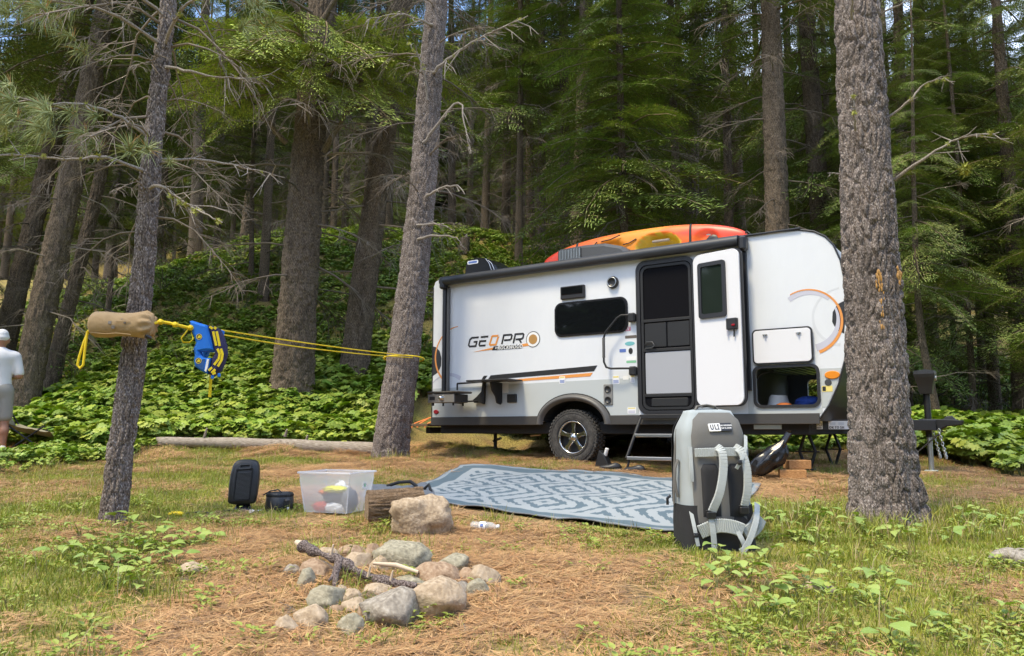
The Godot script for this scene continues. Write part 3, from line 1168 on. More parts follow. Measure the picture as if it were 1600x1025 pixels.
func build_near_trees() -> void:
	# the thick pine in front of the trailer's nose
	rng.seed = 301
	var t := conifer("pine_tree", "thick pine with flaky grey bark standing before the trailer nose", "", 2.82, 5.98, .47, 15.0, {
		"path": PackedVector3Array([V(0, 0, 0), V(.005, 2.2, 0), V(.02, 4.4, 0), V(.03, 8, -.1), V(.0, 15, -.2)]), "bark": "bark_pine", "sides": 190, "rows": 520, "rows_to": .32, "rough": .030, "plate": Vector2(.045, .19), "flare": .62, "crown": 8.0, "n": 0, "dead": 12, "dead_from": 4.6, "dead_len": 1.2})
	var pl := []
	ring_places(pl, straight(15, Vector2.ZERO), 8.0, 14.8, 34, 2.2, .6, .12, -.1, .5)
	many(t, "crown", pine_boughs[0], pl)
	# resin that has run down the bark in two places
	rng.seed = 305
	for s in [[1.83, .06, 30], [1.62, .05, 20], [1.86, -.115, 22]]:
		var rm := MB.new()
		for i in int(s[2]):
			var side: float = s[1] + rnd(-.022, .022)
			var y: float = s[0] + (rnd(-.08, .06) if s[2] != 20 else rnd(-.18, .16))
			var a := asin(clampf((side - .0) / .27, -1, 1))
			var c := V(sin(a) * -.256, y + .1, cos(a) * .256)
			var r := rnd(.003, .008)
			rm.lathe(PackedVector2Array([Vector2(0, -r * 4.0), Vector2(r * .8, -r * 2.0), Vector2(r, 0), Vector2(r * .7, r * 1.6), Vector2(0, r * 2.6)]), 7, Transform3D(Basis.IDENTITY, c))
		put(t, "resin", rm, M.resin).set_meta("kind", "stuff")
	limb(t, [V(3.05, 3.02, -5.98), V(3.25, 3.16, -5.8), V(3.45, 3.27, -5.75), V(3.68, 3.27, -5.6)], .014, 7, 311, "dead_wood", 4)
	limb(t, [V(3.05, 3.55, -6.0), V(3.18, 3.66, -5.9), V(3.30, 3.78, -5.9), V(3.42, 3.80, -5.8)], .012, 5, 312, "dead_wood", 5)
	limb(t, [V(2.98, 4.38, -6.0), V(3.05, 4.42, -5.9), V(3.2, 4.46, -5.8)], .012, 2, 313, "dead_wood", 1)
	limb(t, [V(2.70, 4.28, -5.78), V(2.62, 4.42, -5.6), V(2.5, 4.43, -5.5)], .013, 3, 314, "dead_wood", 4)
	limb(t, [V(2.68, 3.36, -5.80), V(2.62, 3.48, -5.66), V(2.60, 3.62, -5.62)], .012, 2, 315, "dead_wood", 3)
	limb(t, [V(2.60, 3.06, -5.95), V(2.45, 3.02, -5.8)], .009, 1, 316)
	var ball := put(t, "lichen", lichen_clump(320, .07, 160), null, V(3.47, 3.02, -5.72) - t.position)
	ball.set_meta("label", "round yellow green lichen tuft")
	# slender pine that carries the throw bag
	rng.seed = 330
	t = conifer("pine_tree", "slender leaning pine with long needle tufts tied with a tan throw bag", "", -2.85, 5.72, .195, 9.5, {
		"path": PackedVector3Array([V(-.04, 0, 0), V(.06, 1.7, 0), V(.10, 3.2, 0), V(.17, 4.7, -.05), V(.3, 9.5, -.3)]), "bark": "bark_pine", "sides": 110, "rows": 420, "rows_to": .48, "rough": .022, "plate": Vector2(.032, .13), "flare": .25, "crown": 5.0, "n": 0, "dead": 0})
	pl = []
	ring_places(pl, straight(9.5, Vector2(.03, -.03)), 5.4, 9.4, 24, 1.5, .5, .08, -.1, .5)
	many(t, "crown", pine_boughs[1], pl)
	pl = []
	ring_places(pl, straight(9.5, Vector2(.028, -.01)), 2.3, 4.7, 26, .85, 1.0, .08, -.5, .25)
	many(t, "dead_branches", deads[2], pl)
	var tufts := [pine_tuft(340), pine_tuft(341), pine_tuft(342, 70, .08, .13)]
	limb(t, [V(-2.80, 3.28, -5.7), V(-2.97, 3.38, -5.55), V(-3.13, 3.40, -5.4), V(-3.33, 3.35, -5.25), V(-3.58, 3.37, -5.15)], .016, 6, 343, "dead_wood", 3)
	limb(t, [V(-2.78, 2.98, -5.68), V(-2.92, 3.0, -5.4), V(-3.12, 2.93, -5.25), V(-3.4, 2.93, -5.15), V(-3.62, 2.90, -5.1)], .014, 10, 344, "dead_wood", 7)
	limb(t, [V(-2.76, 2.86, -5.68), V(-2.58, 2.82, -5.5), V(-2.38, 2.68, -5.35), V(-2.18, 2.56, -5.25), V(-2.0, 2.46, -5.2)], .014, 12, 345, "dead_wood", 9)
	limb(t, [V(-2.74, 3.1, -5.74), V(-2.45, 3.16, -5.9), V(-2.1, 3.12, -6.0), V(-1.85, 3.08, -6.1)], .013, 9, 346, "dead_wood", 3)
	limb(t, [V(-2.72, 3.85, -5.70), V(-2.45, 3.75, -5.6), V(-2.15, 3.7, -5.6), V(-1.85, 3.68, -5.55)], .014, 12, 347, "dead_wood", 5)
	limb(t, [V(-2.72, 4.0, -5.70), V(-2.5, 4.2, -5.5), V(-2.2, 4.28, -5.35), V(-1.8, 4.36, -5.3)], .016, 8, 348, "dead_wood", 3)
	limb(t, [V(-2.74, 4.02, -5.66), V(-3.0, 4.12, -5.4), V(-3.3, 4.1, -5.2), V(-3.6, 4.08, -5.1)], .015, 8, 349, "dead_wood", 3)
	limb(t, [V(-2.72, 4.25, -5.66), V(-2.98, 4.4, -5.4), V(-3.2, 4.42, -5.3), V(-3.45, 4.46, -5.2)], .014, 8, 350, "dead_wood", 4)
	rng.seed = 351
	for q in [[-3.6, 3.32, 5.1, 1.0], [-3.42, 3.28, 5.05, 1.0], [-3.46, 3.1, 5.0, 1.1], [-3.2, 3.08, 5.05, 1.15], [-3.3, 3.3, 5.2, .9], [-2.98, 3.28, 5.3, .8], [-3.15, 3.3, 5.3, .9], [-2.72, 3.02, 5.3, 1.25], [-2.62, 3.04, 5.35, 1.0], [-2.5, 2.98, 5.45, .6], [-3.55, 4.05, 5.05, 1.0], [-3.52, 3.92, 5.05, .9], [-3.1, 4.08, 5.2, .8], [-2.0, 4.0, 5.4, .9], [-2.1, 4.28, 5.35, .9], [-1.85, 4.32, 5.3, 1.0], [-3.42, 4.42, 5.2, .8], [-3.62, 3.2, 5.1, 1.0]]:
		tuft_at(t, tufts[rng.randi() % 3], V(q[0], q[1], -q[2]), V(q[0] + 2.75, rnd(.0, .5), rnd(.2, .6)), q[3])
	rng.seed = 352
	for q in [[-3.6, 4.4, -2.9, 4.2, 9], [-3.7, 3.9, -3.0, 4.2, 8], [-3.75, 3.1, -3.0, 3.45, 12], [-2.4, 4.0, -1.75, 4.4, 9], [-2.6, 4.4, -2.0, 4.7, 7]]:
		for i in int(q[4]):
			var p := V(rnd(q[0], q[2]), rnd(q[1], q[3]), -rnd(5.0, 5.6))
			tuft_at(t, tufts[rng.randi() % 3], p, V(p.x + 2.75, rnd(-.1, .5), rnd(.0, .6)), rnd(.9, 1.25))
	# the leaning tree between bin and trailer, where the rope ends
	t = conifer("fir_tree", "leaning conifer with pale grey bark at the trailer's rear corner", "", -1.61, 10.27, .47, 17.0, {
		"path": PackedVector3Array([V(0, 0, 0), V(.22, 2.0, 0), V(.38, 3.7, 0), V(.55, 6.5, 0), V(.8, 17, -.2)]), "bark": "bark_pine", "sides": 120, "rows": 420, "rows_to": .42, "rough": .027, "plate": Vector2(.045, .18), "flare": .30, "crown": 9.0, "n": 40, "len": 2.2, "dead": 40, "dead_from": 3.2, "dead_len": 1.2})
	limb(t, [V(-1.16, 4.15, -10.1), V(-.95, 4.2, -9.9), V(-.72, 4.2, -9.8), V(-.6, 4.05, -9.7)], .02, 6, 361, "dead_wood", 1)
	limb(t, [V(-1.2, 4.9, -10.1), V(-.95, 5.15, -9.9), V(-.7, 5.35, -9.8), V(-.62, 5.0, -9.7), V(-.55, 4.6, -9.7)], .022, 7, 362, "dead_wood", 3)
	limb(t, [V(-1.3, 3.75, -10.1), V(-1.0, 3.72, -9.9), V(-.75, 3.6, -9.8)], .018, 5, 363)
	limb(t, [V(-1.28, 3.55, -10.1), V(-1.0, 3.56, -9.9), V(-.72, 3.50, -9.8), V(-.66, 3.40, -9.8)], .018, 1, 364)
	limb(t, [V(-1.1, 5.9, -10.1), V(-.8, 6.05, -9.9), V(-.35, 6.3, -9.8), V(.2, 6.5, -9.7)], .026, 14, 365, "dead_wood", 9)
	limb(t, [V(-1.1, 6.6, -10.1), V(-1.5, 6.6, -9.8), V(-1.9, 6.4, -9.6)], .02, 14, 366, "dead_wood", 12)
	limb(t, [V(-1.15, 5.5, -10.05), V(-1.2, 5.9, -9.9), V(-1.4, 6.2, -9.8)], .02, 8, 367, "dead_wood", 6)
	# the two stout firs on the bank
	t = conifer("fir_tree", "stout straight fir with furrowed bark and bright tipped low boughs on the bank", "", -3.98, 14.0, .74, 26.0, {
		"path": PackedVector3Array([V(0, 0, 0), V(.09, 3.0, 0), V(.18, 5.5, 0), V(.36, 8.2, 0), V(.6, 26, 0)]), "bark": "bark_fir", "sides": 110, "rows": 360, "rows_to": .36, "rough": .042, "plate": Vector2(.065, .30), "flare": .30, "crown": 12.0, "n": 44, "len": 3.2, "dead": 44, "dead_from": 2.2, "dead_len": 2.3})
	pl = []
	var cl := []
	rng.seed = 371
	for i in 58:
		var a := rnd(-.15, PI + .15)
		var y := rnd(7.1, 8.5)
		var l := rnd(1.1, 2.1)
		var bs := Basis(V(0, 1, 0), -a) * Basis(V(0, 0, 1), rnd(-.5, .12)) * Basis(V(1, 0, 0), rnd(-.5, .5))
		var root := V(.3 + cos(a) * rnd(.3, 1.4), y - t.position.y, sin(a) * rnd(.3, 1.3))
		pl.append(Transform3D(bs.scaled_local(V(l, l, l)), root))
		var g := rnd(1.3, 2.0)
		cl.append(Color(g * 1.12, g, g * .8))
	many(t, "low_boughs", fresh_boughs[0], pl, cl)
	for q in [[-4.2, 6.3, -4.7, 6.9, -5.3, 7.6], [-3.5, 6.1, -3.0, 6.7, -2.5, 7.5], [-3.7, 8.6, -3.0, 9.3, -2.6, 10.2], [-3.9, 8.7, -4.4, 9.4, -4.7, 10.2]]:
		limb(t, [V(q[0], q[1], -13.8), V(q[2], q[3], -13.3), V(q[4], q[5], -12.9)], .06, 6, int(q[1] * 50), "bark_fir")
	t = conifer("fir_tree", "dark leaning fir standing behind the stout furrowed one", "", -3.07, 15.0, .56, 25.0, {
		"path": PackedVector3Array([V(0, 0, 0), V(.22, 2.65, 0), V(.53, 5.3, 0), V(.85, 8.1, 0), V(1.9, 25, 0)]), "bark": "bark_fir", "sides": 90, "rows": 300, "rows_to": .38, "rough": .036, "plate": Vector2(.06, .28), "flare": .3, "crown": 10.0, "n": 46, "len": 2.8, "dead": 50, "dead_from": 1.6, "dead_len": 2.1})


func build_forest() -> void:
	# trees of the bank that can be told apart
	var far := {"bark": "bark_fir", "sides": 76, "rows": 300, "rows_to": .5, "rough": .036, "plate": Vector2(.075, .28)}
	for q in [
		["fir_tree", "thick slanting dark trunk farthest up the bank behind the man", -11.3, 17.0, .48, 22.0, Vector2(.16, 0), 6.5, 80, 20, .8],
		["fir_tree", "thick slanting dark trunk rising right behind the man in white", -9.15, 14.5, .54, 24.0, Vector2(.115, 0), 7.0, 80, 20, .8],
		["fir_tree", "thinner slanting trunk beside the thick one behind the man", -9.55, 16.0, .32, 20.0, Vector2(.14, 0), 6.0, 70, 24, .8],
		["fir_tree", "stout dark trunk rising behind the roof near the kayak's bow", 5.42, 15.5, .58, 25.0, Vector2(.018, 0), 8.5, 80, 30, 1.0],
		["fir_tree", "boughed dark trunk between roof edge and thick flaky pine", 7.05, 17.0, .55, 24.0, Vector2(-.014, 0), 5.0, 120, 20, 1.25],
		["fir_tree", "narrow grey trunk hidden half behind the thick flaky pine", 8.05, 16.0, .34, 20.0, Vector2(.033, 0), 4.5, 100, 30, 1.1],
		["fir_tree", "reddish brown trunk deep in the wood right of the flaky pine", 13.0, 24.0, .56, 24.0, Vector2(.035, 0), 9.0, 90, 30, 1.1],
		["fir_tree", "straight thin grey trunk behind the kayak's bow", 5.70, 20.0, .29, 20.0, Vector2(.012, 0), 8.5, 60, 30, 1.0],
		["fir_tree", "dark mid sized trunk behind the air conditioner", 1.85, 22.0, .52, 24.0, Vector2(.03, 0), 9.0, 80, 40, .9],
		["fir_tree", "reddish trunk showing through the boughs above the kayak", 5.6, 24.0, .50, 25.0, Vector2(.04, 0), 11.0, 80, 20, 1.0],
		["fir_tree", "bent dark trunk at the edge of the wood beyond the tongue jack", 9.85, 15.0, .36, 16.0, Vector2(.012, 0), 4.2, 90, 10, 1.2],
		["dead_tree", "pale slanting dead trunk deep in the wood behind the slender pine", -9.2, 26.0, .32, 15.0, Vector2(.085, 0), 15.0, 0, 40, 1.0]]:
		var o := far.duplicate()
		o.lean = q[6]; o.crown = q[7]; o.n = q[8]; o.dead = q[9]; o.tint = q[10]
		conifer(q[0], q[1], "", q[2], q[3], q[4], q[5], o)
	# the bushy fir over the kayak
	conifer("fir_tree", "bushy green fir whose boughs hang low above the kayak", "", 2.72, 18.0, .26, 17.0, {"bark": "bark_fir", "sides": 40, "rows": 100, "rough": .01, "crown": 3.6, "n": 200, "len": 2.9, "dead": 40, "dead_from": .8, "dead_len": 1.9, "lean": Vector2(.004, 0), "tint": 1.6})
	conifer("fir_tree", "second bushy fir just behind the one hanging above the kayak", "", 4.6, 21.0, .3, 20.0, {"bark": "bark_fir", "crown": 6.0, "n": 150, "len": 3.1, "dead": 30, "lean": Vector2(.0, 0), "tint": 1.5})
	for q in [[.2, 23.5, 18.0, 5.0, "fir with dense green boughs beside the row of thin trunks"], [3.4, 25.0, 20.0, 4.5, "fir with dense green boughs behind the bushy one over the kayak"], [8.6, 20.5, 18.0, 4.0, "fir with dense green boughs seen past the narrow grey trunk"], [12.2, 20.0, 18.0, 3.5, "fir with dense green boughs deep beyond the tongue jack"], [10.2, 16.4, 14.0, 3.0, "fir with dense green boughs beside the bent dark trunk"], [-6.2, 19.0, 17.0, 6.0, "fir with dense green boughs left of the stout furrowed fir"], [-12.6, 21.0, 18.0, 4.5, "fir with dense green boughs behind the slanting trunks"]]:
		conifer("fir_tree", q[4], "", q[0], q[1], .26, q[2], {"bark": "bark_fir", "crown": q[3], "n": 130, "len": 2.8, "dead": 16, "dead_from": .8, "dead_len": 1.6, "tint": 1.45})
	conifer("fir_tree", "small curved sapling in the shade beyond the tongue jack", "", 7.05, 13.0, .15, 8.0, {"path": PackedVector3Array([V(0.1, 0, 0), V(-.02, 1.0, 0), V(-.13, 2.0, 0), V(-.1, 3.8, 0), V(.1, 8, 0)]), "bark": "bark_fir", "sides": 24, "rows": 60, "crown": 2.5, "n": 70, "len": 1.6, "dead": 14, "dead_from": .9, "dead_len": .8, "tint": 1.3})
	for q in [[9.6, 12.6, 9.0, 1.5], [11.0, 14.2, 11.0, 1.35], [8.9, 15.0, 12.0, 1.4], [12.4, 17.0, 14.0, 1.2], [7.2, 15.2, 10.0, 1.3], [10.6, 18.5, 15.0, 1.1]]:
		conifer("young_fir", "young fir with drooping light green boughs in the understorey beyond the tongue", "young firs beyond the trailer tongue", q[0], q[1], .14, q[2], {"bark": "bark_fir", "crown": 1.7, "n": 110, "len": 1.9, "dead": 14, "dead_from": .6, "dead_len": 1.2, "tint": q[3]})
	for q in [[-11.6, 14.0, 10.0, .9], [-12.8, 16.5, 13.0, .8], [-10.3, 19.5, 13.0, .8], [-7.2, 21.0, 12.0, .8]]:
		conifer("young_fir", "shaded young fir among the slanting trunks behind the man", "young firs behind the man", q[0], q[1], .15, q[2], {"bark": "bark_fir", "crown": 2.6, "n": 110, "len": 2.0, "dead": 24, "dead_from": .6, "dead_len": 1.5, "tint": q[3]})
	# thin trunks in a row past the crest
	for q in [[-.98, 27.0, .31], [-.24, 28.0, .37], [.3, 29.5, .41], [.66, 27.0, .33], [1.0, 26.0, .34], [1.7, 24.0, .42], [-6.4, 27.0, .26], [-5.6, 29.0, .3], [-4.9, 26.5, .22], [-2.3, 29.0, .34]]:
		conifer("fir_tree", "thin straight trunk in the row standing past the bank's crest", "thin trunks past the crest", q[0], q[1], q[2], 25.0, {"bark": "bark_fir", "sides": 20, "rows": 40, "rough": .008, "crown": 6.5, "n": 64, "len": 2.0, "dead": 50, "dead_from": 1.0, "dead_len": 1.5, "tint": 1.2})
	# the wood behind
	rng.seed = 401
	var spots := []
	var tries := 0
	while spots.size() < 105 and tries < 6000:
		tries += 1
		var d := rnd(25.0, 66.0)
		var x := rnd(-.86, .86) * d
		var ok := true
		if d < 33.0 and x > -3.5 and x < 2.5: ok = false
		for s in spots:
			if Vector2(x, d).distance_to(s) < 1.9: ok = false
		if ok: spots.append(Vector2(x, d))
	for s in spots:
		var big := fmod(absf(s.x * 7.3 + s.y), 1.0)
		var bare := fmod(absf(s.y * 3.1), 1.0) > .55
		var looks: String = ("slender" if big < .35 else ("stout" if big > .7 else "tall")) + (" conifer with a long bare trunk deep in the wood" if bare else " conifer with boughs hanging low deep in the wood")
		conifer("conifer", looks, "conifers deep in the wood", s.x, s.y, .22 + .34 * big, 18.0 + 9.0 * big, {"crown": 2.2 + 5.5 * fmod(absf(s.y * 3.1), 1.0), "n": 96, "len": 3.0, "dead": 12, "dead_from": .8, "dead_len": 1.9, "tint": rnd(.95, 1.5)})
	# far hillside wood as one mass
	rng.seed = 402
	var b := MB.new()
	for i in 150:
		var y := 13.0 * pow(rnd(0, 1), 1.15) + .6
		var r := 2.4 * (1.0 - y / 14.5) + .15
		var a := rnd(0, TAU)
		var o := V(cos(a), 0, sin(a))
		var sv := V(-sin(a), 0, cos(a))
		var base := V(0, y, 0) + o * r * .1
		var e := V(0, y - r * .35, 0) + o * r
		for k in 4:
			var w := sv * (k - 1.5) * .28 * r
			b.col(Color(.07, .115, .03).lerp(Color(.16, .21, .055), rnd(0, 1)))
			b.tri(base, e * V(1, 1, 1) + w + V(0, rnd(-.2, .2), 0), base.lerp(e, .6) + w * 1.9 + sv * rnd(-.3, .3))
	b.col(Color(.1, .08, .06))
	b.tube(PackedVector3Array([V(0, -.4, 0), V(0, 13, 0)]), PackedFloat32Array([.22, .04]), 6, false)
	var fm := b.mesh(M.needles)
	var pl := []
	var cl := []
	for i in 1500:
		var d := rnd(60.0, 165.0)
		var x := rnd(-.95, .95) * d
		var s := rnd(.8, 1.5)
		pl.append(on_ground(x, -d, rnd(0, TAU), s))
		var g := rnd(.7, 1.3)
		cl.append(Color(g * 1.1, g, g))
	# the same kind of wood closes the clearing on the side the trailer's windows mirror
	var bl := []
	var bc := []
	rng.seed = 403
	for i in 90:
		var a := rnd(-.2, PI + .2)
		var r := rnd(21.0, 36.0)
		bl.append(on_ground(cos(a) * r, sin(a) * r + 1.0, rnd(0, TAU), rnd(.9, 1.35)))
		bc.append(Color(.8, .8, .8))
	tag(many(self, "wood_across_clearing", fm, bl, bc), "conifer wood closing the open side of the clearing", "wood", "", "stuff")
	tag(many(self, "distant_wood", fm, pl, cl), "sunlit conifer wood covering the far hillside", "wood", "", "stuff")
	# grey stumps on the crest
	for q in [[-1.45, 22.6, .34, .42, "broken grey stump on the crest above the trailer's rear"], [-3.3, 23.5, .25, .7, "thin broken stump on the crest between the two stout firs"]]:
		var t := thing("tree_stump", q[4], "stump", V(q[0], gh(q[0], -q[1]) - .1, -q[1]))
		put(t, "stump", trunk_mesh(straight(q[3] * 1.3, Vector2(.1, 0)), q[2] * .5, q[2] * .4, 24, 20, M.bark_fir, .02, Vector2(.08, .3), .4, 3))
		var sp := MB.new()
		sp.tube(PackedVector3Array([V(q[2] * .2, q[3] * 1.2, 0), V(q[2] * .3, q[3] * 1.6, 0)]), PackedFloat32Array([q[2] * .25, .01]), 6)
		put(t, "splinter", sp, M.dead_wood)


# ---------------------------------------------------------------- trailer

const TRAILER_AT := Vector3(-1.122, 0.6, -10.95)
const TRAILER_TURN := -34.0


func tm() -> MB:
	# trailer pieces are written with heights above the datum; the trailer's node stands at 0.6
	return MB.new(Transform3D(Basis.IDENTITY, V(0, -.6, 0)))


func on_trailer(x: float, y: float, z: float) -> Vector3:
	return Transform3D(Basis(V(0, 1, 0), deg_to_rad(TRAILER_TURN)), TRAILER_AT) * V(x, y - .6, z)


func letters(parent: Node3D, called: String, words: String, high: float, m: Material, at: Vector3, slant := 0.0, turn := Basis.IDENTITY, mono := false, stretch := 1.0) -> MeshInstance3D:
	var f := SystemFont.new()
	f.font_names = PackedStringArray(["Droid Sans"])
	f.font_weight = 700
	var t := TextMesh.new()
	t.text = words
	t.font = f
	t.font_size = 64
	t.pixel_size = high / 46.0
	t.depth = .0016
	t.curve_step = 2.0
	var o := MeshInstance3D.new()
	o.name = called
	o.mesh = t
	o.material_override = m
	parent.add_child(o, true)
	o.transform = Transform3D(turn * Basis(V(stretch, 0, 0), V(slant, 1, 0), V(0, 0, 1)), at)
	return o


func stroke(b: MB, pts: Array, w: float, z0: float, z1: float) -> void:
	# a polyline of the given width as mitred flat bars
	var l := PackedVector2Array()
	var r := PackedVector2Array()
	var m := pts.size()
	for i in m:
		var a: Vector2 = pts[maxi(i - 1, 0)]
		var c: Vector2 = pts[mini(i + 1, m - 1)]
		var p: Vector2 = pts[i]
		var d0 := (p - a).normalized() if i > 0 else (c - p).normalized()
		var d1 := (c - p).normalized() if i < m - 1 else d0
		var n := (Vector2(-d0.y, d0.x) + Vector2(-d1.y, d1.x)).normalized()
		var k := w * .5 / maxf(.5, n.dot(Vector2(-d0.y, d0.x)))
		l.append(p + n * k)
		r.append(p - n * k)
	for i in m - 1:
		b.ext(PackedVector2Array([r[i], r[i + 1], l[i + 1], l[i]]), z0, z1)


func arc(b: MB, cx: float, cy: float, r: float, a0: float, a1: float, w: float, z: float, w1 := -1.0) -> void:
	var n := 40
	b.smooth(false)
	for i in n:
		var t0 := float(i) / n
		var t1 := float(i + 1) / n
		var p0 := deg_to_rad(lerpf(a0, a1, t0))
		var p1 := deg_to_rad(lerpf(a0, a1, t1))
		var wa := w if w1 < 0 else lerpf(w, w1, t0)
		var wb := w if w1 < 0 else lerpf(w, w1, t1)
		var c := Vector2(cx, cy)
		var e0 := Vector2(cos(p0), sin(p0))
		var e1 := Vector2(cos(p1), sin(p1))
		b.ext(PackedVector2Array([c + e0 * (r - wa), c + e0 * r, c + e1 * r, c + e1 * (r - wb)]), z - .0012, z)


func side_profile() -> PackedVector2Array:
	var p := PackedVector2Array([Vector2(0, 1.14), Vector2(5.18, 1.14), Vector2(5.28, 1.29), Vector2(5.38, 1.50), Vector2(5.455, 1.75), Vector2(5.495, 2.03), Vector2(5.505, 2.30), Vector2(5.495, 2.56), Vector2(5.465, 2.78), Vector2(5.41, 2.94), Vector2(5.33, 3.05), Vector2(5.22, 3.12), Vector2(5.08, 3.158), Vector2(4.9, 3.17), Vector2(.10, 3.17), Vector2(.03, 3.14), Vector2(0, 3.07)])
	for i in p.size():
		p[i] += Vector2(0, -.6)
	return p


func csg_cut(parent: Node3D, poly: PackedVector2Array, z0: float, depth: float, m: Material) -> void:
	var c := CSGPolygon3D.new()
	c.name = "cut"
	for i in poly.size():
		poly[i] += Vector2(0, -.6)
	c.polygon = poly
	c.depth = depth
	c.position.z = z0
	c.operation = CSGShape3D.OPERATION_SUBTRACTION
	c.material = m
	parent.add_child(c, true)


func build_trailer() -> void:
	var t := thing("travel_trailer", "white travel trailer with black awning, open door and steps", "trailer", TRAILER_AT, deg_to_rad(TRAILER_TURN))
	var body := CSGPolygon3D.new()
	body.name = "body"
	body.polygon = side_profile()
	body.depth = 2.35
	body.material = M.white_skin
	t.add_child(body)
	csg_cut(body, round_rect(4.545, 1.30, 5.185, 1.70, .06), .02, .10, M.bay_wall)
	csg_cut(body, round_rect(4.545, 1.30, 5.185, 1.70, .06), -2.27, .10, M.bay_wall)
	csg_cut(body, PackedVector2Array([Vector2(4.30, 1.285), Vector2(5.22, 1.285), Vector2(5.26, 1.40), Vector2(5.30, 1.78), Vector2(4.30, 1.78)]), -.045, 2.26, M.bay_wall)
	var arch := PackedVector2Array()
	for i in 21:
		var a := PI * i / 20
		arch.append(Vector2(2.27 + cos(a) * .45, 1.10 + sin(a) * .31))
	arch.append(Vector2(1.82, 1.0)); arch.append(Vector2(2.72, 1.0))
	csg_cut(body, arch, .02, .36, M.underside)
	csg_cut(body, arch, -2.01, .36, M.underside)
	# roof, lower colour band, skirt
	var b := tm()
	b.box(V(2.5, 3.178, -1.175), V(4.8, .016, 2.2), .004)
	put(t, "roof_sheet", b, M.white_roof)
	b = tm()
	b.ext(PackedVector2Array([Vector2(.004, 1.205), Vector2(1.80, 1.205), Vector2(1.86, 1.30), Vector2(2.0, 1.41), Vector2(2.27, 1.455), Vector2(2.54, 1.41), Vector2(2.68, 1.30), Vector2(2.74, 1.205), Vector2(3.16, 1.205), Vector2(3.16, 1.652), Vector2(1.2, 1.63), Vector2(.004, 1.61)]), .001, .003)
	put(t, "grey_band", b, M.grey_skin)
	b = tm()
	b.ext(PackedVector2Array([Vector2(4.455, 1.205), Vector2(4.52, 1.205), Vector2(4.52, 1.67), Vector2(4.455, 1.67)]), .001, .003)
	b.ext(PackedVector2Array([Vector2(4.52, 1.205), Vector2(5.22, 1.205), Vector2(5.22, 1.268), Vector2(4.52, 1.268)]), .001, .003)
	b.ext(PackedVector2Array([Vector2(5.215, 1.268), Vector2(5.262, 1.268), Vector2(5.37, 1.50), Vector2(5.425, 1.67), Vector2(5.215, 1.67)]), .001, .003)
	put(t, "grey_band", b, M.grey_skin)
	for s in [[-.012, 1.80], [2.74, 5.19]]:
		b = tm()
		b.box(V((s[0] + s[1]) * .5, 1.155, .008), V(s[1] - s[0], .112, .02), .004)
		put(t, "skirt", b, M.skirt)
	b = tm()
	b.box(V(2.55, 1.06, -1.175), V(5.0, .15, 2.1), .01)
	put(t, "chassis", b, M.underside)
	# black guard over the lower nose
	b = tm()
	var prof := [Vector2(5.19, 1.13), Vector2(5.285, 1.285), Vector2(5.386, 1.498), Vector2(5.46, 1.748), Vector2(5.501, 2.03), Vector2(5.511, 2.2)]
	for i in prof.size() - 1:
		b.quad(V(prof[i].x, prof[i].y, -2.35), V(prof[i + 1].x, prof[i + 1].y, -2.35), V(prof[i + 1].x, prof[i + 1].y, .004), V(prof[i].x, prof[i].y, .004))
	put(t, "nose_guard", b, M.black_trim)
	var edge := PackedVector3Array([V(5.19, 1.15, .004), V(5.29, 1.29, .004), V(5.39, 1.50, .004), V(5.465, 1.75, .004), V(5.505, 2.03, .004), V(5.515, 2.30, .004), V(5.505, 2.56, .004), V(5.475, 2.79, .004), V(5.418, 2.952, .004), V(5.337, 3.062, .004), V(5.225, 3.132, .004), V(5.08, 3.170, .004), V(4.9, 3.182, .004)])
	for z in [0.0, -2.35]:
		b = tm()
		var e2 := PackedVector3Array()
		for q in edge: e2.append(q + V(0, 0, z))
		b.tube(e2, .011, 6)
		put(t, "edge_trim", b, M.black_trim)
	b = tm()
	b.box(V(-.006, 2.10, .0), V(.014, 1.93, .016), .003)
	put(t, "corner_trim", b, M.black_trim)
	b = tm()
	b.box(V(4.78, 3.182, .018), V(.62, .02, .03), .006)
	put(t, "rain_gutter", b, M.black_trim)
	# ---- awning
	b = tm()
	b.tube(PackedVector3Array([V(.20, 3.115, .075), V(4.44, 3.125, .075)]), .062, 18)
	var aw := put(t, "awning_tube", b, M.awning)
	b = tm()
	b.box(V(2.32, 3.168, .022), V(4.3, .05, .04), .008)
	put(aw, "rail", b, M.black_trim)
	for s in [[.235, .0], [4.49, 1.0]]:
		b = tm()
		b.box(V(s[0], 3.085, .07), V(.085, .17, .13), .025)
		put(aw, "end_cap", b, M.black_trim)
	b = tm()
	b.box(V(.222, 2.30, .022), V(.055, 1.50, .044), .006)
	put(t, "awning_arm", b, M.black_trim)
	b = tm()
	b.box(V(.288, 2.30, .018), V(.045, 1.46, .036), .006)
	put(t, "awning_arm", b, M.fender)
	b = tm()
	b.box(V(4.485, 2.27, .022), V(.04, 1.62, .044), .006)
	put(t, "awning_arm", b, M.black_trim)
	# ---- window, speaker, porch lamp
	b = tm()
	b.ext(round_rect(2.02, 2.205, 3.045, 2.645, .10, 7), .0, .022, .006)
	var w := put(t, "window_frame", b, M.black_gloss)
	b = tm()
	b.ext(round_rect(2.045, 2.23, 3.02, 2.62, .085, 7), .02, .0255, .002)
	put(w, "pane", b, M.dark_glass)
	b = tm()
	b.ext(round_rect(2.12, 2.68, 2.465, 2.845, .012, 3), 0, .04, .008)
	var sp := put(t, "outside_lamp", b, M.black_plastic)
	b = tm()
	b.ext(round_rect(2.14, 2.735, 2.445, 2.832, .008, 3), .039, .046, .003)
	put(sp, "lens", b, M.dark_glass)
	b = tm()
	var up_z := Transform3D(Basis(V(1, 0, 0), V(0, 0, 1), V(0, -1, 0)), V(2.855, 2.83, 0))
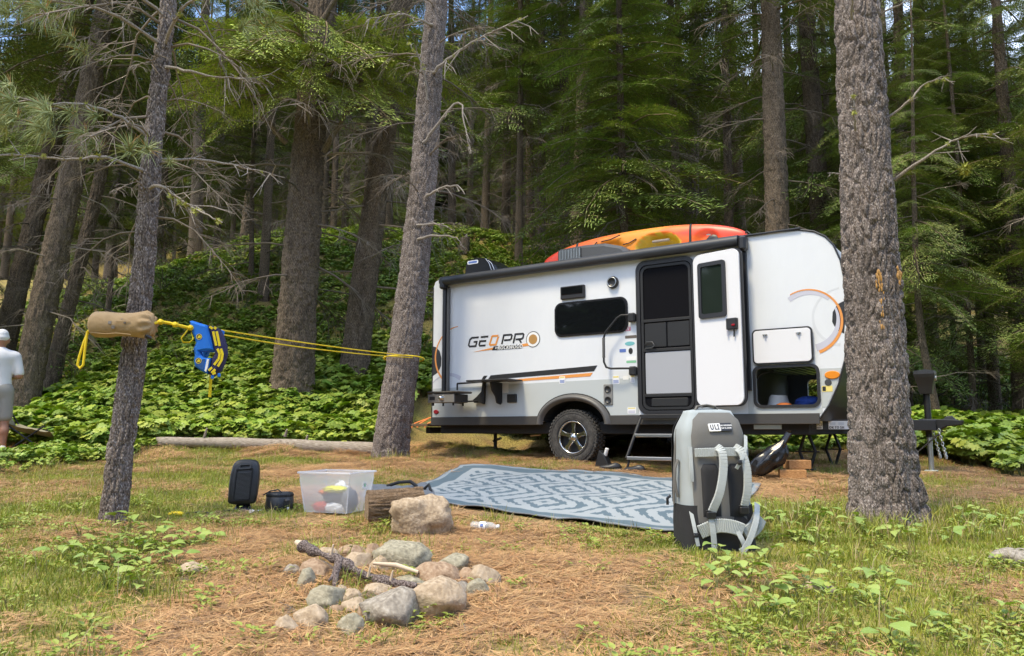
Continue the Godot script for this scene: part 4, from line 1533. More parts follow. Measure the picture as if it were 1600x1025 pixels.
	b.lathe(PackedVector2Array([Vector2(.075, 0), Vector2(.075, .03), Vector2(.062, .05), Vector2(.05, .05), Vector2(.045, .03), Vector2(.02, .024), Vector2(0, .03)]), 28, up_z)
	var spk := put(t, "speaker", b, M.black_plastic)
	b = tm()
	b.lathe(PackedVector2Array([Vector2(.062, .05), Vector2(.058, .054), Vector2(.052, .05)]), 28, up_z)
	put(spk, "rim", b, M.steel)
	# ---- lettering and stripes
	b = tm()
	var hh := .118
	var y0 := 2.172
	var sh := .28
	var glyphs := {"G": [[[.95, 1], [.18, 1], [0, .8], [0, .15], [.15, 0], [.85, 0], [.85, .5], [.5, .5]]], "E": [[[.95, 1], [.0, 1]], [[.8, .52], [0, .52]], [[.0, .6], [0, .12], [.12, 0], [.85, 0]]], "P": [[[0, 0], [0, 1], [.8, 1], [.9, .88], [.9, .55], [.78, .42], [.15, .42]]], "R": [[[0, 0], [0, 1], [.8, 1], [.9, .88], [.9, .55], [.78, .42], [.15, .42]], [[.5, .42], [.85, 0]]], "O": [[[.1, 1], [.85, 1], [.92, .9], [.82, .0], [.12, 0], [.02, .1], [.1, 1]]]}
	for g in [["G", .63, .15], ["E", .81, .13], ["P", 1.19, .15], ["R", 1.375, .15]]:
		for line in glyphs[g[0]]:
			var pts := []
			for p in line:
				pts.append(Vector2(g[1] + p[0] * g[2] + p[1] * hh * sh, y0 + p[1] * hh))
			stroke(b, pts, .024, .001, .0035)
	var let := put(t, "lettering", b, M.black_print)
	let.set_meta("label", "slanted black and orange GEO PRO lettering")
	b = tm()
	for line in glyphs["O"]:
		var pts := []
		for p in line:
			pts.append(Vector2(.985 + p[0] * .13 + p[1] * hh * sh, y0 + p[1] * hh))
		stroke(b, pts, .026, .001, .0035)
	put(let, "orange_letter", b, M.orange_print)
	b = tm()
	b.ext(PackedVector2Array([Vector2(.72, 2.092), Vector2(1.16, 2.112), Vector2(1.16, 2.145), Vector2(1.0, 2.13)]), .001, .003)
	b.ext(PackedVector2Array([Vector2(1.42, 2.112), Vector2(1.62, 2.125), Vector2(1.62, 2.162), Vector2(1.42, 2.145)]), .001, .003)
	put(let, "orange_streak", b, M.orange_print)
	b = tm()
	b.ext(PackedVector2Array([Vector2(1.03, 2.098), Vector2(1.50, 2.098), Vector2(1.52, 2.150), Vector2(1.06, 2.150)]), .003, .0042)
	put(let, "name_bar", b, M.black_print)
	letters(let, "small_letters", "BY", .026, M.sticker_white, V(1.105, 1.524, .0055), .2)
	letters(let, "small_letters", "ROCKWOOD", .050, M.sticker_white, V(1.325, 1.524, .0055), .2)
	for s in [[.108, .001, .0022, "black_print"], [.098, .0022, .0034, "sticker_white"], [.066, .0034, .0046, "gold_print"]]:
		b = tm()
		b.ext(disc(1.685, 2.205, s[0], s[0] * .98), s[1], s[2])
		put(let, "target_ring", b, M[s[3]])
	b = tm()
	b.ext(PackedVector2Array([Vector2(.96, 1.702), Vector2(2.57, 1.752), Vector2(2.62, 1.822), Vector2(1.01, 1.762)]), .001, .003)
	b.ext(PackedVector2Array([Vector2(.845, 1.698), Vector2(.905, 1.70), Vector2(.955, 1.76), Vector2(.895, 1.758)]), .001, .003)
	put(t, "black_stripe", b, M.black_print)
	b = tm()
	b.ext(PackedVector2Array([Vector2(1.3, 1.662), Vector2(2.52, 1.692), Vector2(2.555, 1.735), Vector2(1.34, 1.692)]), .001, .003)
	put(t, "orange_stripe", b, M.orange_print)
	# rings at both ends
	b = tm()
	arc(b, .46, 2.045, .425, 92, 240, .012, .0032, .032)
	put(t, "orange_ring", b, M.orange_print)
	b = tm()
	b.ext(PackedVector2Array([Vector2(.003, 2.21), Vector2(.05, 2.20), Vector2(.12, 2.14), Vector2(.155, 2.04), Vector2(.15, 1.93), Vector2(.10, 1.84), Vector2(.003, 1.79)]), .0004, .0018)
	put(t, "black_disc", b, M.black_print)
	b = tm()
	arc(b, .30, 1.40, .42, 60, 135, .06, .0026, .01)
	put(t, "lilac_ring", b, M.lilac)
	b = tm()
	arc(b, 5.115, 2.165, .355, -72, 118, .034, .0036, .012)
	put(t, "orange_ring", b, M.orange_print)
	b = tm()
	arc(b, 5.115, 2.165, .322, -75, 25, .075, .0022, .02)
	arc(b, 5.115, 2.165, .338, 45, 125, .035, .0022, .055)
	put(t, "lilac_ring", b, M.lilac)
	b = tm()
	arc(b, 5.47, 2.20, .31, 95, 262, .018, .0014, .03)
	put(t, "pale_ring", b, M.pale_grey)
	b = tm()
	b.ext(PackedVector2Array([Vector2(5.49, 2.36), Vector2(5.42, 2.33), Vector2(5.37, 2.25), Vector2(5.36, 2.15), Vector2(5.40, 2.06), Vector2(5.47, 2.02), Vector2(5.493, 2.2)]), .0004, .0016)
	put(t, "black_disc", b, M.black_print)
	# ---- screen door
	b = tm()
	b.ring(round_rect(3.165, 1.215, 3.90, 3.045, .12, 6), round_rect(3.215, 1.26, 3.865, 2.99, .09, 6), 0, .03)
	var sd := put(t, "door_frame", b, M.black_trim)
	b = tm()
	b.ext(round_rect(3.205, 1.25, 3.875, 3.0, .09, 6), .002, .010)
	put(sd, "screen", b, M.screen)
	b = tm()
	b.ring(round_rect(3.225, 1.27, 3.855, 2.98, .085, 6), round_rect(3.255, 1.30, 3.825, 2.95, .07, 6), .008, .024)
	for y in [2.315, 1.965, 1.435]:
		b.box(V(3.54, y, .017), V(.60, .035, .018), .004)
	put(sd, "screen_frame", b, M.frame_black)
	b = tm()
	b.ext(round_rect(3.265, 1.455, 3.825, 1.94, .012, 3), .01, .0165, .003)
	put(sd, "kick_panel", b, M.screen_panel)
	b = tm()
	b.ext(round_rect(3.265, 2.0, 3.535, 2.285, .012, 3), .012, .020, .004)
	b.ext(round_rect(3.55, 2.0, 3.82, 2.285, .012, 3), .012, .018, .004)
	put(sd, "slide_panel", b, M.black_plastic)
	b = tm()
	b.ext(round_rect(3.33, 1.305, 3.78, 1.405, .02, 3), .010, .022, .008)
	put(sd, "vent_panel", b, M.black_plastic)
	b = tm()
	b.tube(PackedVector3Array([V(3.27, 2.03, .03), V(3.30, 2.06, .05), V(3.37, 2.06, .05), V(3.40, 2.02, .05), V(3.36, 1.99, .04), V(3.27, 1.99, .03)]), .008, 6)
	put(sd, "handle", b, M.grey_plastic)
	# ---- entry door, swung back almost flat
	var dx := Transform3D(Basis(V(0, 1, 0), deg_to_rad(-13)), V(3.895, -.6, .05))
	b = MB.new(dx)
	b.ext(round_rect(0, 1.29, .625, 3.03, .10, 7), -.022, .0, .0)
	var dr := put(t, "entry_door", b, M.black_trim)
	b = MB.new(dx)
	b.ext(round_rect(.012, 1.302, .600, 3.018, .09, 7), .0, .02, .004)
	put(dr, "door_skin", b, M.door_white)
	b = MB.new(dx)
	b.ring(round_rect(.085, 2.275, .435, 2.91, .035, 5), round_rect(.125, 2.325, .395, 2.865, .02, 5), .018, .045)
	put(dr, "window_frame", b, M.black_trim)
	b = MB.new(dx)
	b.ext(round_rect(.115, 2.31, .405, 2.88, .02, 5), .019, .028)
	put(dr, "pane", b, M.door_glass)
	b = MB.new(dx)
	b.ext(round_rect(.435, 2.12, .565, 2.245, .01, 3), .018, .06, .008)
	put(dr, "latch", b, M.black_plastic)
	b = MB.new(dx)
	b.box(V(.53, 2.165, .065), V(.04, .022, .02), .005)
	put(dr, "lock_button", b, M.red_lens)
	b = MB.new(dx)
	b.tube(PackedVector3Array([V(.445, 2.115, .045), V(.44, 2.08, .04), V(.445, 2.05, .04)]), .009, 5)
	put(dr, "key_tag", b, M.lilac)
	b = MB.new(dx)
	b.tube(PackedVector3Array([V(.525, 2.115, .045), V(.525, 2.09, .04), V(.522, 2.04, .04)]), .009, 5)
	put(dr, "key", b, M.black_plastic)
	# ---- grab handle
	b = tm()
	b.tube(PackedVector3Array([V(3.10, 2.40, .06), V(3.0, 2.40, .10), V(2.95, 2.37, .11), V(2.80, 2.21, .12), V(2.775, 2.15, .12), V(2.77, 2.0, .12), V(2.77, 1.85, .12), V(2.80, 1.785, .12), V(2.86, 1.765, .12), V(3.0, 1.762, .11), V(3.12, 1.76, .06)]), .013, 8)
	var gh_ := put(t, "grab_handle", b, M.frame_black)
	b = tm()
	b.tube(PackedVector3Array([V(2.771, 2.14, .12), V(2.770, 1.90, .12)]), .019, 8)
	put(gh_, "grip", b, M.fender)
	for y in [2.37, 1.73]:
		b = tm()
		b.box(V(3.115, y, .04), V(.09, .11, .08), .015)
		put(gh_, "hinge_block", b, M.black_plastic)
	# ---- stickers by the door
	for s in [[3.025, 2.245, .10, .05, "sticker_pink"], [3.075, 2.145, .15, .035, "sticker_brown"], [3.06, 2.065, .13, .05, "sticker_teal"], [2.965, 1.985, .085, .04, "sticker_blue"], [3.07, 1.975, .055, .075, "black_print"], [3.075, 1.885, .13, .045, "sticker_white"], [3.075, 1.845, .13, .025, "sticker_green"]]:
		b = tm()
		if s[4] in ["black_print", "sticker_teal"]:
			b.ext(disc(s[0], s[1], s[2] * .5, s[3] * .5, 18), .0, .0024)
		else:
			b.ext(round_rect(s[0] - s[2] * .5, s[1] - s[3] * .5, s[0] + s[2] * .5, s[1] + s[3] * .5, .006, 2), .0, .0024)
		put(t, "sticker", b, M[s[4]])
	letters(t, "sticker_letters", "RV", .045, M.sticker_white, V(3.025, 1.648, .0034))
	for s in [[2.87, 1.635, .09, .10], [3.0, 1.655, .075, .045], [3.09, 1.64, .06, .09], [2.12, 1.66, .085, .09], [3.07, 1.265, .11, .075], [1.32, 1.175, .08, .02]]:
		b = tm()
		b.ext(round_rect(s[0] - s[2] * .5, s[1] - s[3] * .5, s[0] + s[2] * .5, s[1] + s[3] * .5, .006, 2), .003, .0054)
		var st2 := put(t, "notice", b, M.sticker_white)
		if s[3] > .06:
			b = tm()
			b.ext(round_rect(s[0] - s[2] * .42, s[1] + s[3] * .28, s[0] + s[2] * .42, s[1] + s[3] * .44, .002, 2), .0054, .0064)
			put(st2, "heading", b, M.sticker_yellow)
			b = tm()
			for k in 3:
				b.ext(round_rect(s[0] - s[2] * .40, s[1] - s[3] * (.05 + .15 * k) - .004, s[0] + s[2] * .40, s[1] - s[3] * (.05 + .15 * k) + .004, .001, 1), .0054, .0064)
			put(st2, "print_lines", b, M.lilac if s[0] > 3 else M.sticker_blue)
	# outlet panel with two round sockets, power inlet, tail lens, marker lens
	b = tm()
	b.ext(round_rect(2.705, 1.335, 2.825, 1.585, .012, 3), .0, .016, .004)
	var op := put(t, "socket_panel", b, M.panel_grey)
	for y in [1.525, 1.395]:
		b = tm()
		b.lathe(PackedVector2Array([Vector2(.042, .0), Vector2(.042, .012), Vector2(.034, .012), Vector2(.03, .004), Vector2(0, .004)]), 16, Transform3D(Basis(V(1, 0, 0), V(0, 0, 1), V(0, -1, 0)), V(2.765, y, .014)))
		put(op, "socket", b, M.black_plastic)
	b = tm()
	b.ext(round_rect(1.29, 1.39, 1.435, 1.50, .008, 3), .0, .03, .006)
	put(t, "power_inlet", b, M.black_plastic)
	b = tm()
	b.ext(disc(.075, 1.285, .046, .03), .0, .016, .006)
	put(t, "side_reflector", b, M.red_lens)
	b = tm()
	b.ext(disc(5.335, 1.60, .075, .042), .0, .018, .006)
	put(t, "marker_lamp", b, M.amber)
	b = tm()
	b.ext(disc(5.29, 1.525, .034, .034), .0, .012, .004)
	put(t, "cable_port", b, M.grey_plastic)
	b = tm()
	b.ext(round_rect(5.225, 1.43, 5.33, 1.49, .004, 2), .003, .0054)
	var nt := put(t, "notice", b, M.sticker_yellow)
	b = tm()
	b.ext(round_rect(5.232, 1.437, 5.265, 1.483, .002, 2), .0054, .0064)
	put(nt, "print_block", b, M.black_print)
	# ---- storage hatch and bay
	b = tm()
	b.ring(round_rect(4.52, 1.272, 5.21, 1.725, .075, 6), round_rect(4.548, 1.302, 5.182, 1.697, .06, 6), 0, .02)
	put(t, "hatch_frame", b, M.black_trim)
	b = tm()
	b.ext(round_rect(4.535, 1.735, 5.165, 2.12, .05, 6), .015, .036)
	var hd := put(t, "hatch_door", b, M.black_trim)
	b = tm()
	b.ext(round_rect(4.551, 1.752, 5.149, 2.103, .04, 6), .035, .046, .003)
	put(hd, "hatch_skin", b, M.door_white)
	for x in [4.68, 5.03]:
		b = tm()
		b.box(V(x, 2.055, .055), V(.05, .014, .02), .004)
		b.box(V(x, 2.045, .068), V(.018, .03, .01), .003)
		put(hd, "latch", b, M.steel)
	b = tm()
	for k in 9:
		b.box(V(4.36 + k * .1, 1.762, -1.15), V(.035, .02, 2.1), .004)
	put(t, "bay_rib", b, M.steel)
	b = tm()
	b.tube(PackedVector3Array([V(4.40, 1.30, -.3), V(4.42, 1.55, -.3), V(4.50, 1.66, -.35), V(4.62, 1.70, -.45)]), .012, 6)
	put(t, "bay_hose", b, M.grey_plastic)
	# ---- wheel arches, wheels
	for z in [0.0, -2.37]:
		b = tm()
		b.grid(28, 5, func(u, v):
			var a: float = PI * (1.0 - u)
			var k: float = lerpf(.435, .53, v)
			var ky: float = lerpf(.29, .375, v)
			return V(2.27 + cos(a) * k, 1.105 + sin(a) * ky, (.012 + sin(v * PI) * .055) * (1.0 if z == 0.0 else -1.0) + z))
		put(t, "wheel_arch", b, M.fender)
		b = tm()
		var lip := PackedVector3Array()
		for i in 25:
			var a := PI * i / 24
			lip.append(V(2.27 + cos(a) * .533, 1.105 + sin(a) * .378, z + .008))
		b.tube(lip, .009, 5)
		put(t, "arch_seal", b, M.frame_black)
	for s in [[-.10, 1.0], [-2.27, -1.0]]:
		build_wheel(t, V(2.262, .945, s[0]), s[1])
	b = tm()
	b.tube(PackedVector3Array([V(2.262, .945, -.2), V(2.262, .945, -2.15)]), .04, 10)
	for z in [-.42, -1.93]:
		b.tube(PackedVector3Array([V(1.85, 1.0, z), V(2.262, .90, z), V(2.70, 1.0, z)]), .025, 6)
	put(t, "axle", b, M.underside)
	# ---- steps
	b = tm()
	for x in [3.215, 3.865]:
		b.tube(PackedVector3Array([V(x, 1.20, .06), V(x, .72, .47)]), .022, 4)
	b.box(V(3.54, 1.19, .07), V(.66, .05, .05), .006)
	var stp := put(t, "entry_steps", b, M.frame_black)
	for s in [[.972, .25], [.722, .46]]:
		b = tm()
		b.box(V(3.54, s[0] - .004, s[1] - .1), V(.635, .034, .22), .004)
		put(stp, "tread", b, M.frame_black)
		b = tm()
		b.box(V(3.54, s[0] + .002, s[1] + .008), V(.645, .038, .02), .005)
		put(stp, "tread_nose", b, M.aluminium)
	for x in [3.235, 3.845]:
		b = tm()
		b.tube(PackedVector3Array([V(x, .71, .44), V(x - .03, .56, .47)]), .014, 4)
		b.box(V(x - .035, .555, .47), V(.06, .02, .05), .006)
		put(stp, "leg", b, M.frame_black)
	# ---- tongue with coupler, jack and chains
	b = tm()
	for s in [[-.30, -1.10], [-2.05, -1.25]]:
		var p := V(4.7, 1.09, s[0])
		var q := V(6.13, 1.09, s[1])
		var dir := (q - p).normalized()
		b.box((p + q) * .5, V((q - p).length(), .115, .06), .006, Basis(dir, V(0, 1, 0), dir.cross(V(0, 1, 0))))
	b.box(V(5.0, 1.10, -1.175), V(.1, .1, 1.9), .006)
	var tg := put(t, "tongue", b, M.black_trim)
	b = tm()
	b.ext(PackedVector2Array([Vector2(5.98, 1.03), Vector2(6.16, 1.03), Vector2(6.24, 1.075), Vector2(6.38, 1.09), Vector2(6.40, 1.135), Vector2(6.30, 1.15), Vector2(5.98, 1.16)]), -1.235, -1.115, .01)
	put(tg, "coupler", b, M.frame_black)
	b = tm()
	b.ext(PackedVector2Array([Vector2(6.20, 1.15), Vector2(6.33, 1.145), Vector2(6.29, 1.19), Vector2(6.24, 1.185)]), -1.20, -1.15, .006)
	put(tg, "latch", b, M.grey_plastic)
	var beam := V(1.43, 0, -.80).normalized()
	var bt := Basis(beam, V(0, 1, 0), beam.cross(V(0, 1, 0)))
	for s in [[.40, .095, "A"], [.62, .22, "B"]]:
		b = MB.new(Transform3D(bt, V(4.7, .49, -.30) + bt.z * .0305 + beam * s[0]))
		b.ext(round_rect(-s[1] * .5, -.045, s[1] * .5, .045, .004, 2), .0, .003)
		var pt := put(tg, "plate", b, M.sticker_white)
		if s[2] == "A":
			b = MB.new(Transform3D(bt, V(4.7, .49, -.30) + bt.z * .0335 + beam * s[0]))
			arc(b, -.024, .005, .017, 0, 360, .003, .001)
			arc(b, .024, .005, .017, 0, 360, .003, .001)
			arc(b, .0, .016, .013, 0, 360, .003, .001)
			b.ext(round_rect(-.035, -.034, .035, -.026, .001, 1), 0, .001)
			put(pt, "print", b, M.black_print)
		else:
			letters(pt, "print", "OK TO SH", .026, M.black_print, V(4.7, .49, -.30) + bt.z * .0345 + beam * (s[0] - .025) + V(0, -.026, 0), 0.0, bt)
			b = MB.new(Transform3D(bt, V(4.7, .49, -.30) + bt.z * .0335 + beam * s[0]))
			for k in 2:
				b.ext(round_rect(-.095 + k * .09, .0, -.035 + k * .09, .03, .004, 2), 0, .001)
			put(pt, "print", b, M.pale_grey)
	b = tm()
	b.box(V(4.62, 1.07, -.12), V(.30, .05, .012), .003)
	put(t, "serial_plate", b, M.zinc)
	b = tm()
	b.tube(PackedVector3Array([V(6.06, .96, -1.175), V(6.06, 1.46, -1.175)]), .034, 12)
	var jk := put(t, "tongue_jack", b, M.frame_black)
	b = tm()
	b.tube(PackedVector3Array([V(6.06, .60, -1.175), V(6.06, 1.02, -1.175)]), .027, 12)
	b.box(V(6.06, .60, -1.175), V(.13, .012, .13), .003)
	put(jk, "inner_tube", b, M.zinc)
	b = tm()
	b.grid(16, 8, func(u, v):
		var a: float = TAU * u
		var y: float = 1.43 + v * .285
		var k: float = [.062, .068, .074, .082, .092, .102, .108, .104, .0][int(round(v * 8))]
		return V(6.06 + clampf(cos(a) * 1.35, -1, 1) * k, y - (.012 if v > .95 else .0), -1.175 + clampf(sin(a) * 1.35, -1, 1) * k * 1.15), true, false)
	put(jk, "motor_head", b, M.black_plastic)
	b = tm()
	b.tube(PackedVector3Array([V(6.15, 1.60, -1.13), V(6.172, 1.60, -1.13)]), .03, 10)
	put(jk, "lamp_lens", b, M.steel)
	for s in [-.03, .05]:
		b = tm()
		for i in 25:
			var f := i / 24.0
			var c := V(6.13 + s * .8 + sin(f * PI) * .05, 1.03 - sin(f * PI) * .28, -1.10 + s + f * .02)
			var lk := PackedVector3Array()
			for k in 9:
				var a := TAU * k / 8
				lk.append(c + (V(cos(a) * .012, sin(a) * .02, 0) if i % 2 == 0 else V(0, sin(a) * .02, cos(a) * .012)))
			b.tube(lk, .0038, 5, false)
		put(tg, "safety_chain", b, M.zinc).set_meta("kind", "stuff")
	b = tm()
	b.tube(PackedVector3Array([V(5.9, 1.04, -1.1), V(5.86, .85, -1.05), V(5.88, .68, -1.0), V(5.95, .80, -1.05), V(6.2, 1.03, -1.1)]), .009, 6)
	put(tg, "cable", b, M.frame_black)
	# scissor jacks under the nose
	for z in [-.55, -1.85]:
		b = tm()
		var gx := 4.92
		for s in [-1.0, 1.0]:
			b.tube(PackedVector3Array([V(gx + s * .02, .99, z), V(gx + s * .085, .80, z), V(gx + s * .02, .61, z)]), .018, 4)
		b.tube(PackedVector3Array([V(gx - .13, .80, z), V(gx + .13, .80, z)]), .008, 5)
		b.box(V(gx, .605, z), V(.14, .02, .1), .004)
		put(t, "stabilizer_jack", b, M.frame_black)
	# rear bumper and pipes seen in the dark under the floor
	b = tm()
	b.box(V(-.22, 1.03, -1.175), V(.09, .09, 2.0), .008)
	b.box(V(-.09, 1.05, -.7), V(.24, .06, .06), .004)
	b.box(V(-.09, 1.05, -1.65), V(.24, .06, .06), .004)
	put(t, "rear_bumper", b, M.underside)
	b = tm()
	b.tube(PackedVector3Array([V(.62, .88, -.62), V(.86, .92, -.45)]), .018, 8)
	put(t, "drain_pipe", b, M.zinc)
	b = tm()
	b.tube(PackedVector3Array([V(1.45, .96, -.3), V(1.62, .97, -.28)]), .012, 8)
	put(t, "drain_valve", b, M.peeled_wood)
	b = tm()
	b.tube(PackedVector3Array([V(.7, .60, -.55), V(.7, 1.0, -.55)]), .025, 8)
	b.box(V(.7, .61, -.55), V(.12, .02, .12), .003)
	put(t, "rear_stand", b, M.frame_black)
	# ---- on the roof: air conditioner, vent hood, crossbars
	b = tm()
	b.ext(PackedVector2Array([Vector2(1.62, 3.20), Vector2(2.86, 3.20), Vector2(2.78, 3.33), Vector2(2.62, 3.47), Vector2(2.36, 3.545), Vector2(2.05, 3.56), Vector2(1.66, 3.55), Vector2(1.62, 3.51)]), -1.32, -.72, .045)
	var ac := put(t, "air_conditioner", b, M.grey_plastic)
	b = tm()
	b.ext(round_rect(1.655, 3.235, 2.02, 3.525, .01, 2), -.722, -.716)
	put(ac, "grille_back", b, M.frame_black)
	for k in 14:
		b = tm()
		b.box(V(1.675 + k * .025, 3.38, -.710), V(.008, .28, .012))
		put(ac, "fin", b, M.zinc)
	b = tm()
	b.box(V(2.2, 3.19, -1.02), V(1.3, .03, .7), .005)
	put(ac, "base", b, M.white_roof)
	b = tm()
	b.ext(PackedVector2Array([Vector2(.06, 3.26), Vector2(.09, 3.50), Vector2(.13, 3.565), Vector2(.30, 3.58), Vector2(.45, 3.555), Vector2(.62, 3.44), Vector2(.76, 3.24)]), -1.1, -.62, .02)
	var vt := put(t, "vent_hood", b, M.black_gloss)
	b = tm()
	b.box(V(.42, 3.215, -.86), V(.72, .06, .56), .01)
	put(vt, "vent_base", b, M.white_roof)
	b = tm()
	b.ext(round_rect(.13, 3.49, .33, 3.545, .02, 4), -.62, -.617)
	var em := put(vt, "emblem", b, M.sticker_white)
	b = tm()
	b.ext(round_rect(.15, 3.502, .31, 3.533, .012, 4), -.617, -.6155)
	put(em, "print", b, M.sticker_blue)
	b = tm()
	for s in [.0, .05]:
		b.tube(PackedVector3Array([V(.47 + s, 3.54 - s * .6, -.612), V(.53 + s, 3.47 - s * .3, -.612), V(.60 + s, 3.31, -.612)]), .006, 5)
	put(vt, "chrome_line", b, M.aluminium)
	for x in [1.45, 3.35]:
		b = tm()
		b.box(V(x, 3.245, -1.5), V(.045, .03, 1.5), .006)
		for z in [-.8, -2.2]:
			b.box(V(x, 3.205, z), V(.05, .06, .06), .006)
		put(t, "roof_bar", b, M.frame_black)
	# ---- fold-down side table
	b = tm()
	b.box(V(1.20, 1.672, .19), V(.66, .022, .36), .006)
	var tb := put(t, "side_table", b, M.black_plastic)
	b = tm()
	b.ext(PackedVector2Array([Vector2(.02, 1.69), Vector2(.28, 1.69), Vector2(.24, 1.58), Vector2(.16, 1.50), Vector2(.13, 1.42), Vector2(.05, 1.40), Vector2(.02, 1.43)]), -.012, .012, .003)
	var br := b.mesh(M.frame_black)
	for x in [1.20]:
		var o := put(tb, "bracket", br, null, V(x, -.035, 0))
		o.rotation.y = -PI / 2
	b = tm()
	b.ext(round_rect(1.17, 1.52, 1.30, 1.66, .006, 2), .003, .0054)
	put(t, "notice", b, M.sticker_white)


func build_wheel(t: Node3D, c: Vector3, s: float) -> void:
	var o := Node3D.new()
	o.name = "wheel"
	t.add_child(o, true)
	o.position = c - V(0, .6, 0)
	if s < 0: o.rotation.y = PI
	var zb := Transform3D(Basis(V(1, 0, 0), V(0, 0, 1), V(0, -1, 0)), Vector3.ZERO)
	var b := MB.new()
	b.lathe(PackedVector2Array([Vector2(.195, -.10), Vector2(.25, -.118), Vector2(.315, -.11), Vector2(.332, -.085), Vector2(.332, .085), Vector2(.315, .108), Vector2(.27, .120), Vector2(.235, .114), Vector2(.20, .10), Vector2(.19, .07)]), 64, zb)
	# tread blocks, and shoulder lugs
	for i in 44:
		var a := TAU * i / 44
		var rad := V(cos(a), sin(a), 0)
		var tan := V(-sin(a), cos(a), 0)
		for k in 4:
			var off := (.5 if k % 2 else 0.0) * TAU / 44
			var r2 := V(cos(a + off), sin(a + off), 0)
			var t2 := V(-sin(a + off), cos(a + off), 0)
			var z := [-.092, -.031, .031, .092][k] as float
			b.box(r2 * .335 + V(0, 0, z), V(.022, .030, .048), .004, Basis(r2, t2, r2.cross(t2)) * Basis(V(1, 0, 0), .25 if k % 2 else -.25))
		b.box(rad * .318 + V(0, 0, .104), V(.04, .028, .014), .004, Basis(rad, tan, rad.cross(tan)))
	# raised bands on the sidewall
	for r in [.30, .222]:
		b.lathe(PackedVector2Array([Vector2(r + .006, .108), Vector2(r + .003, .1205), Vector2(r - .003, .1205), Vector2(r - .006, .108)]), 64, zb)
	put(o, "tyre", b, M.rubber)
	b = MB.new()
	b.lathe(PackedVector2Array([Vector2(.205, .095), Vector2(.205, .108), Vector2(.196, .112), Vector2(.186, .104), Vector2(.18, .06), Vector2(.17, -.06)]), 48, zb)
	put(o, "rim", b, M.chrome_dark)
	b = MB.new()
	b.lathe(PackedVector2Array([Vector2(.178, .02), Vector2(.10, .012), Vector2(0, .012)]), 32, zb)
	put(o, "brake_drum", b, M.frame_black)
	for i in 5:
		var a := TAU * (i + .25) / 5 + .0
		var sm := MB.new(Transform3D(Basis(V(0, 0, 1), a), Vector3.ZERO))
		sm.ext(PackedVector2Array([Vector2(.03, -.032), Vector2(.11, -.024), Vector2(.19, -.036), Vector2(.19, .036), Vector2(.11, .024), Vector2(.03, .032)]), .06, .088, .008)
		var sp := put(o, "spoke", sm, M.chrome_dark)
		sm = MB.new(Transform3D(Basis(V(0, 0, 1), a), Vector3.ZERO))
		sm.ext(PackedVector2Array([Vector2(.06, -.006), Vector2(.165, -.012), Vector2(.165, .012), Vector2(.06, .006)]), .087, .0895)
		put(sp, "pocket", sm, M.chrome_dark)
		sm = MB.new()
		sm.tube(PackedVector3Array([V(cos(a + .63) * .055, sin(a + .63) * .055, .06), V(cos(a + .63) * .055, sin(a + .63) * .055, .096)]), .010, 6)
		put(o, "lug_nut", sm, M.steel)
	b = MB.new()
	b.lathe(PackedVector2Array([Vector2(.046, .06), Vector2(.046, .092), Vector2(.036, .104), Vector2(0, .108)]), 20, zb)
	put(o, "hub_cap", b, M.chrome_dark)


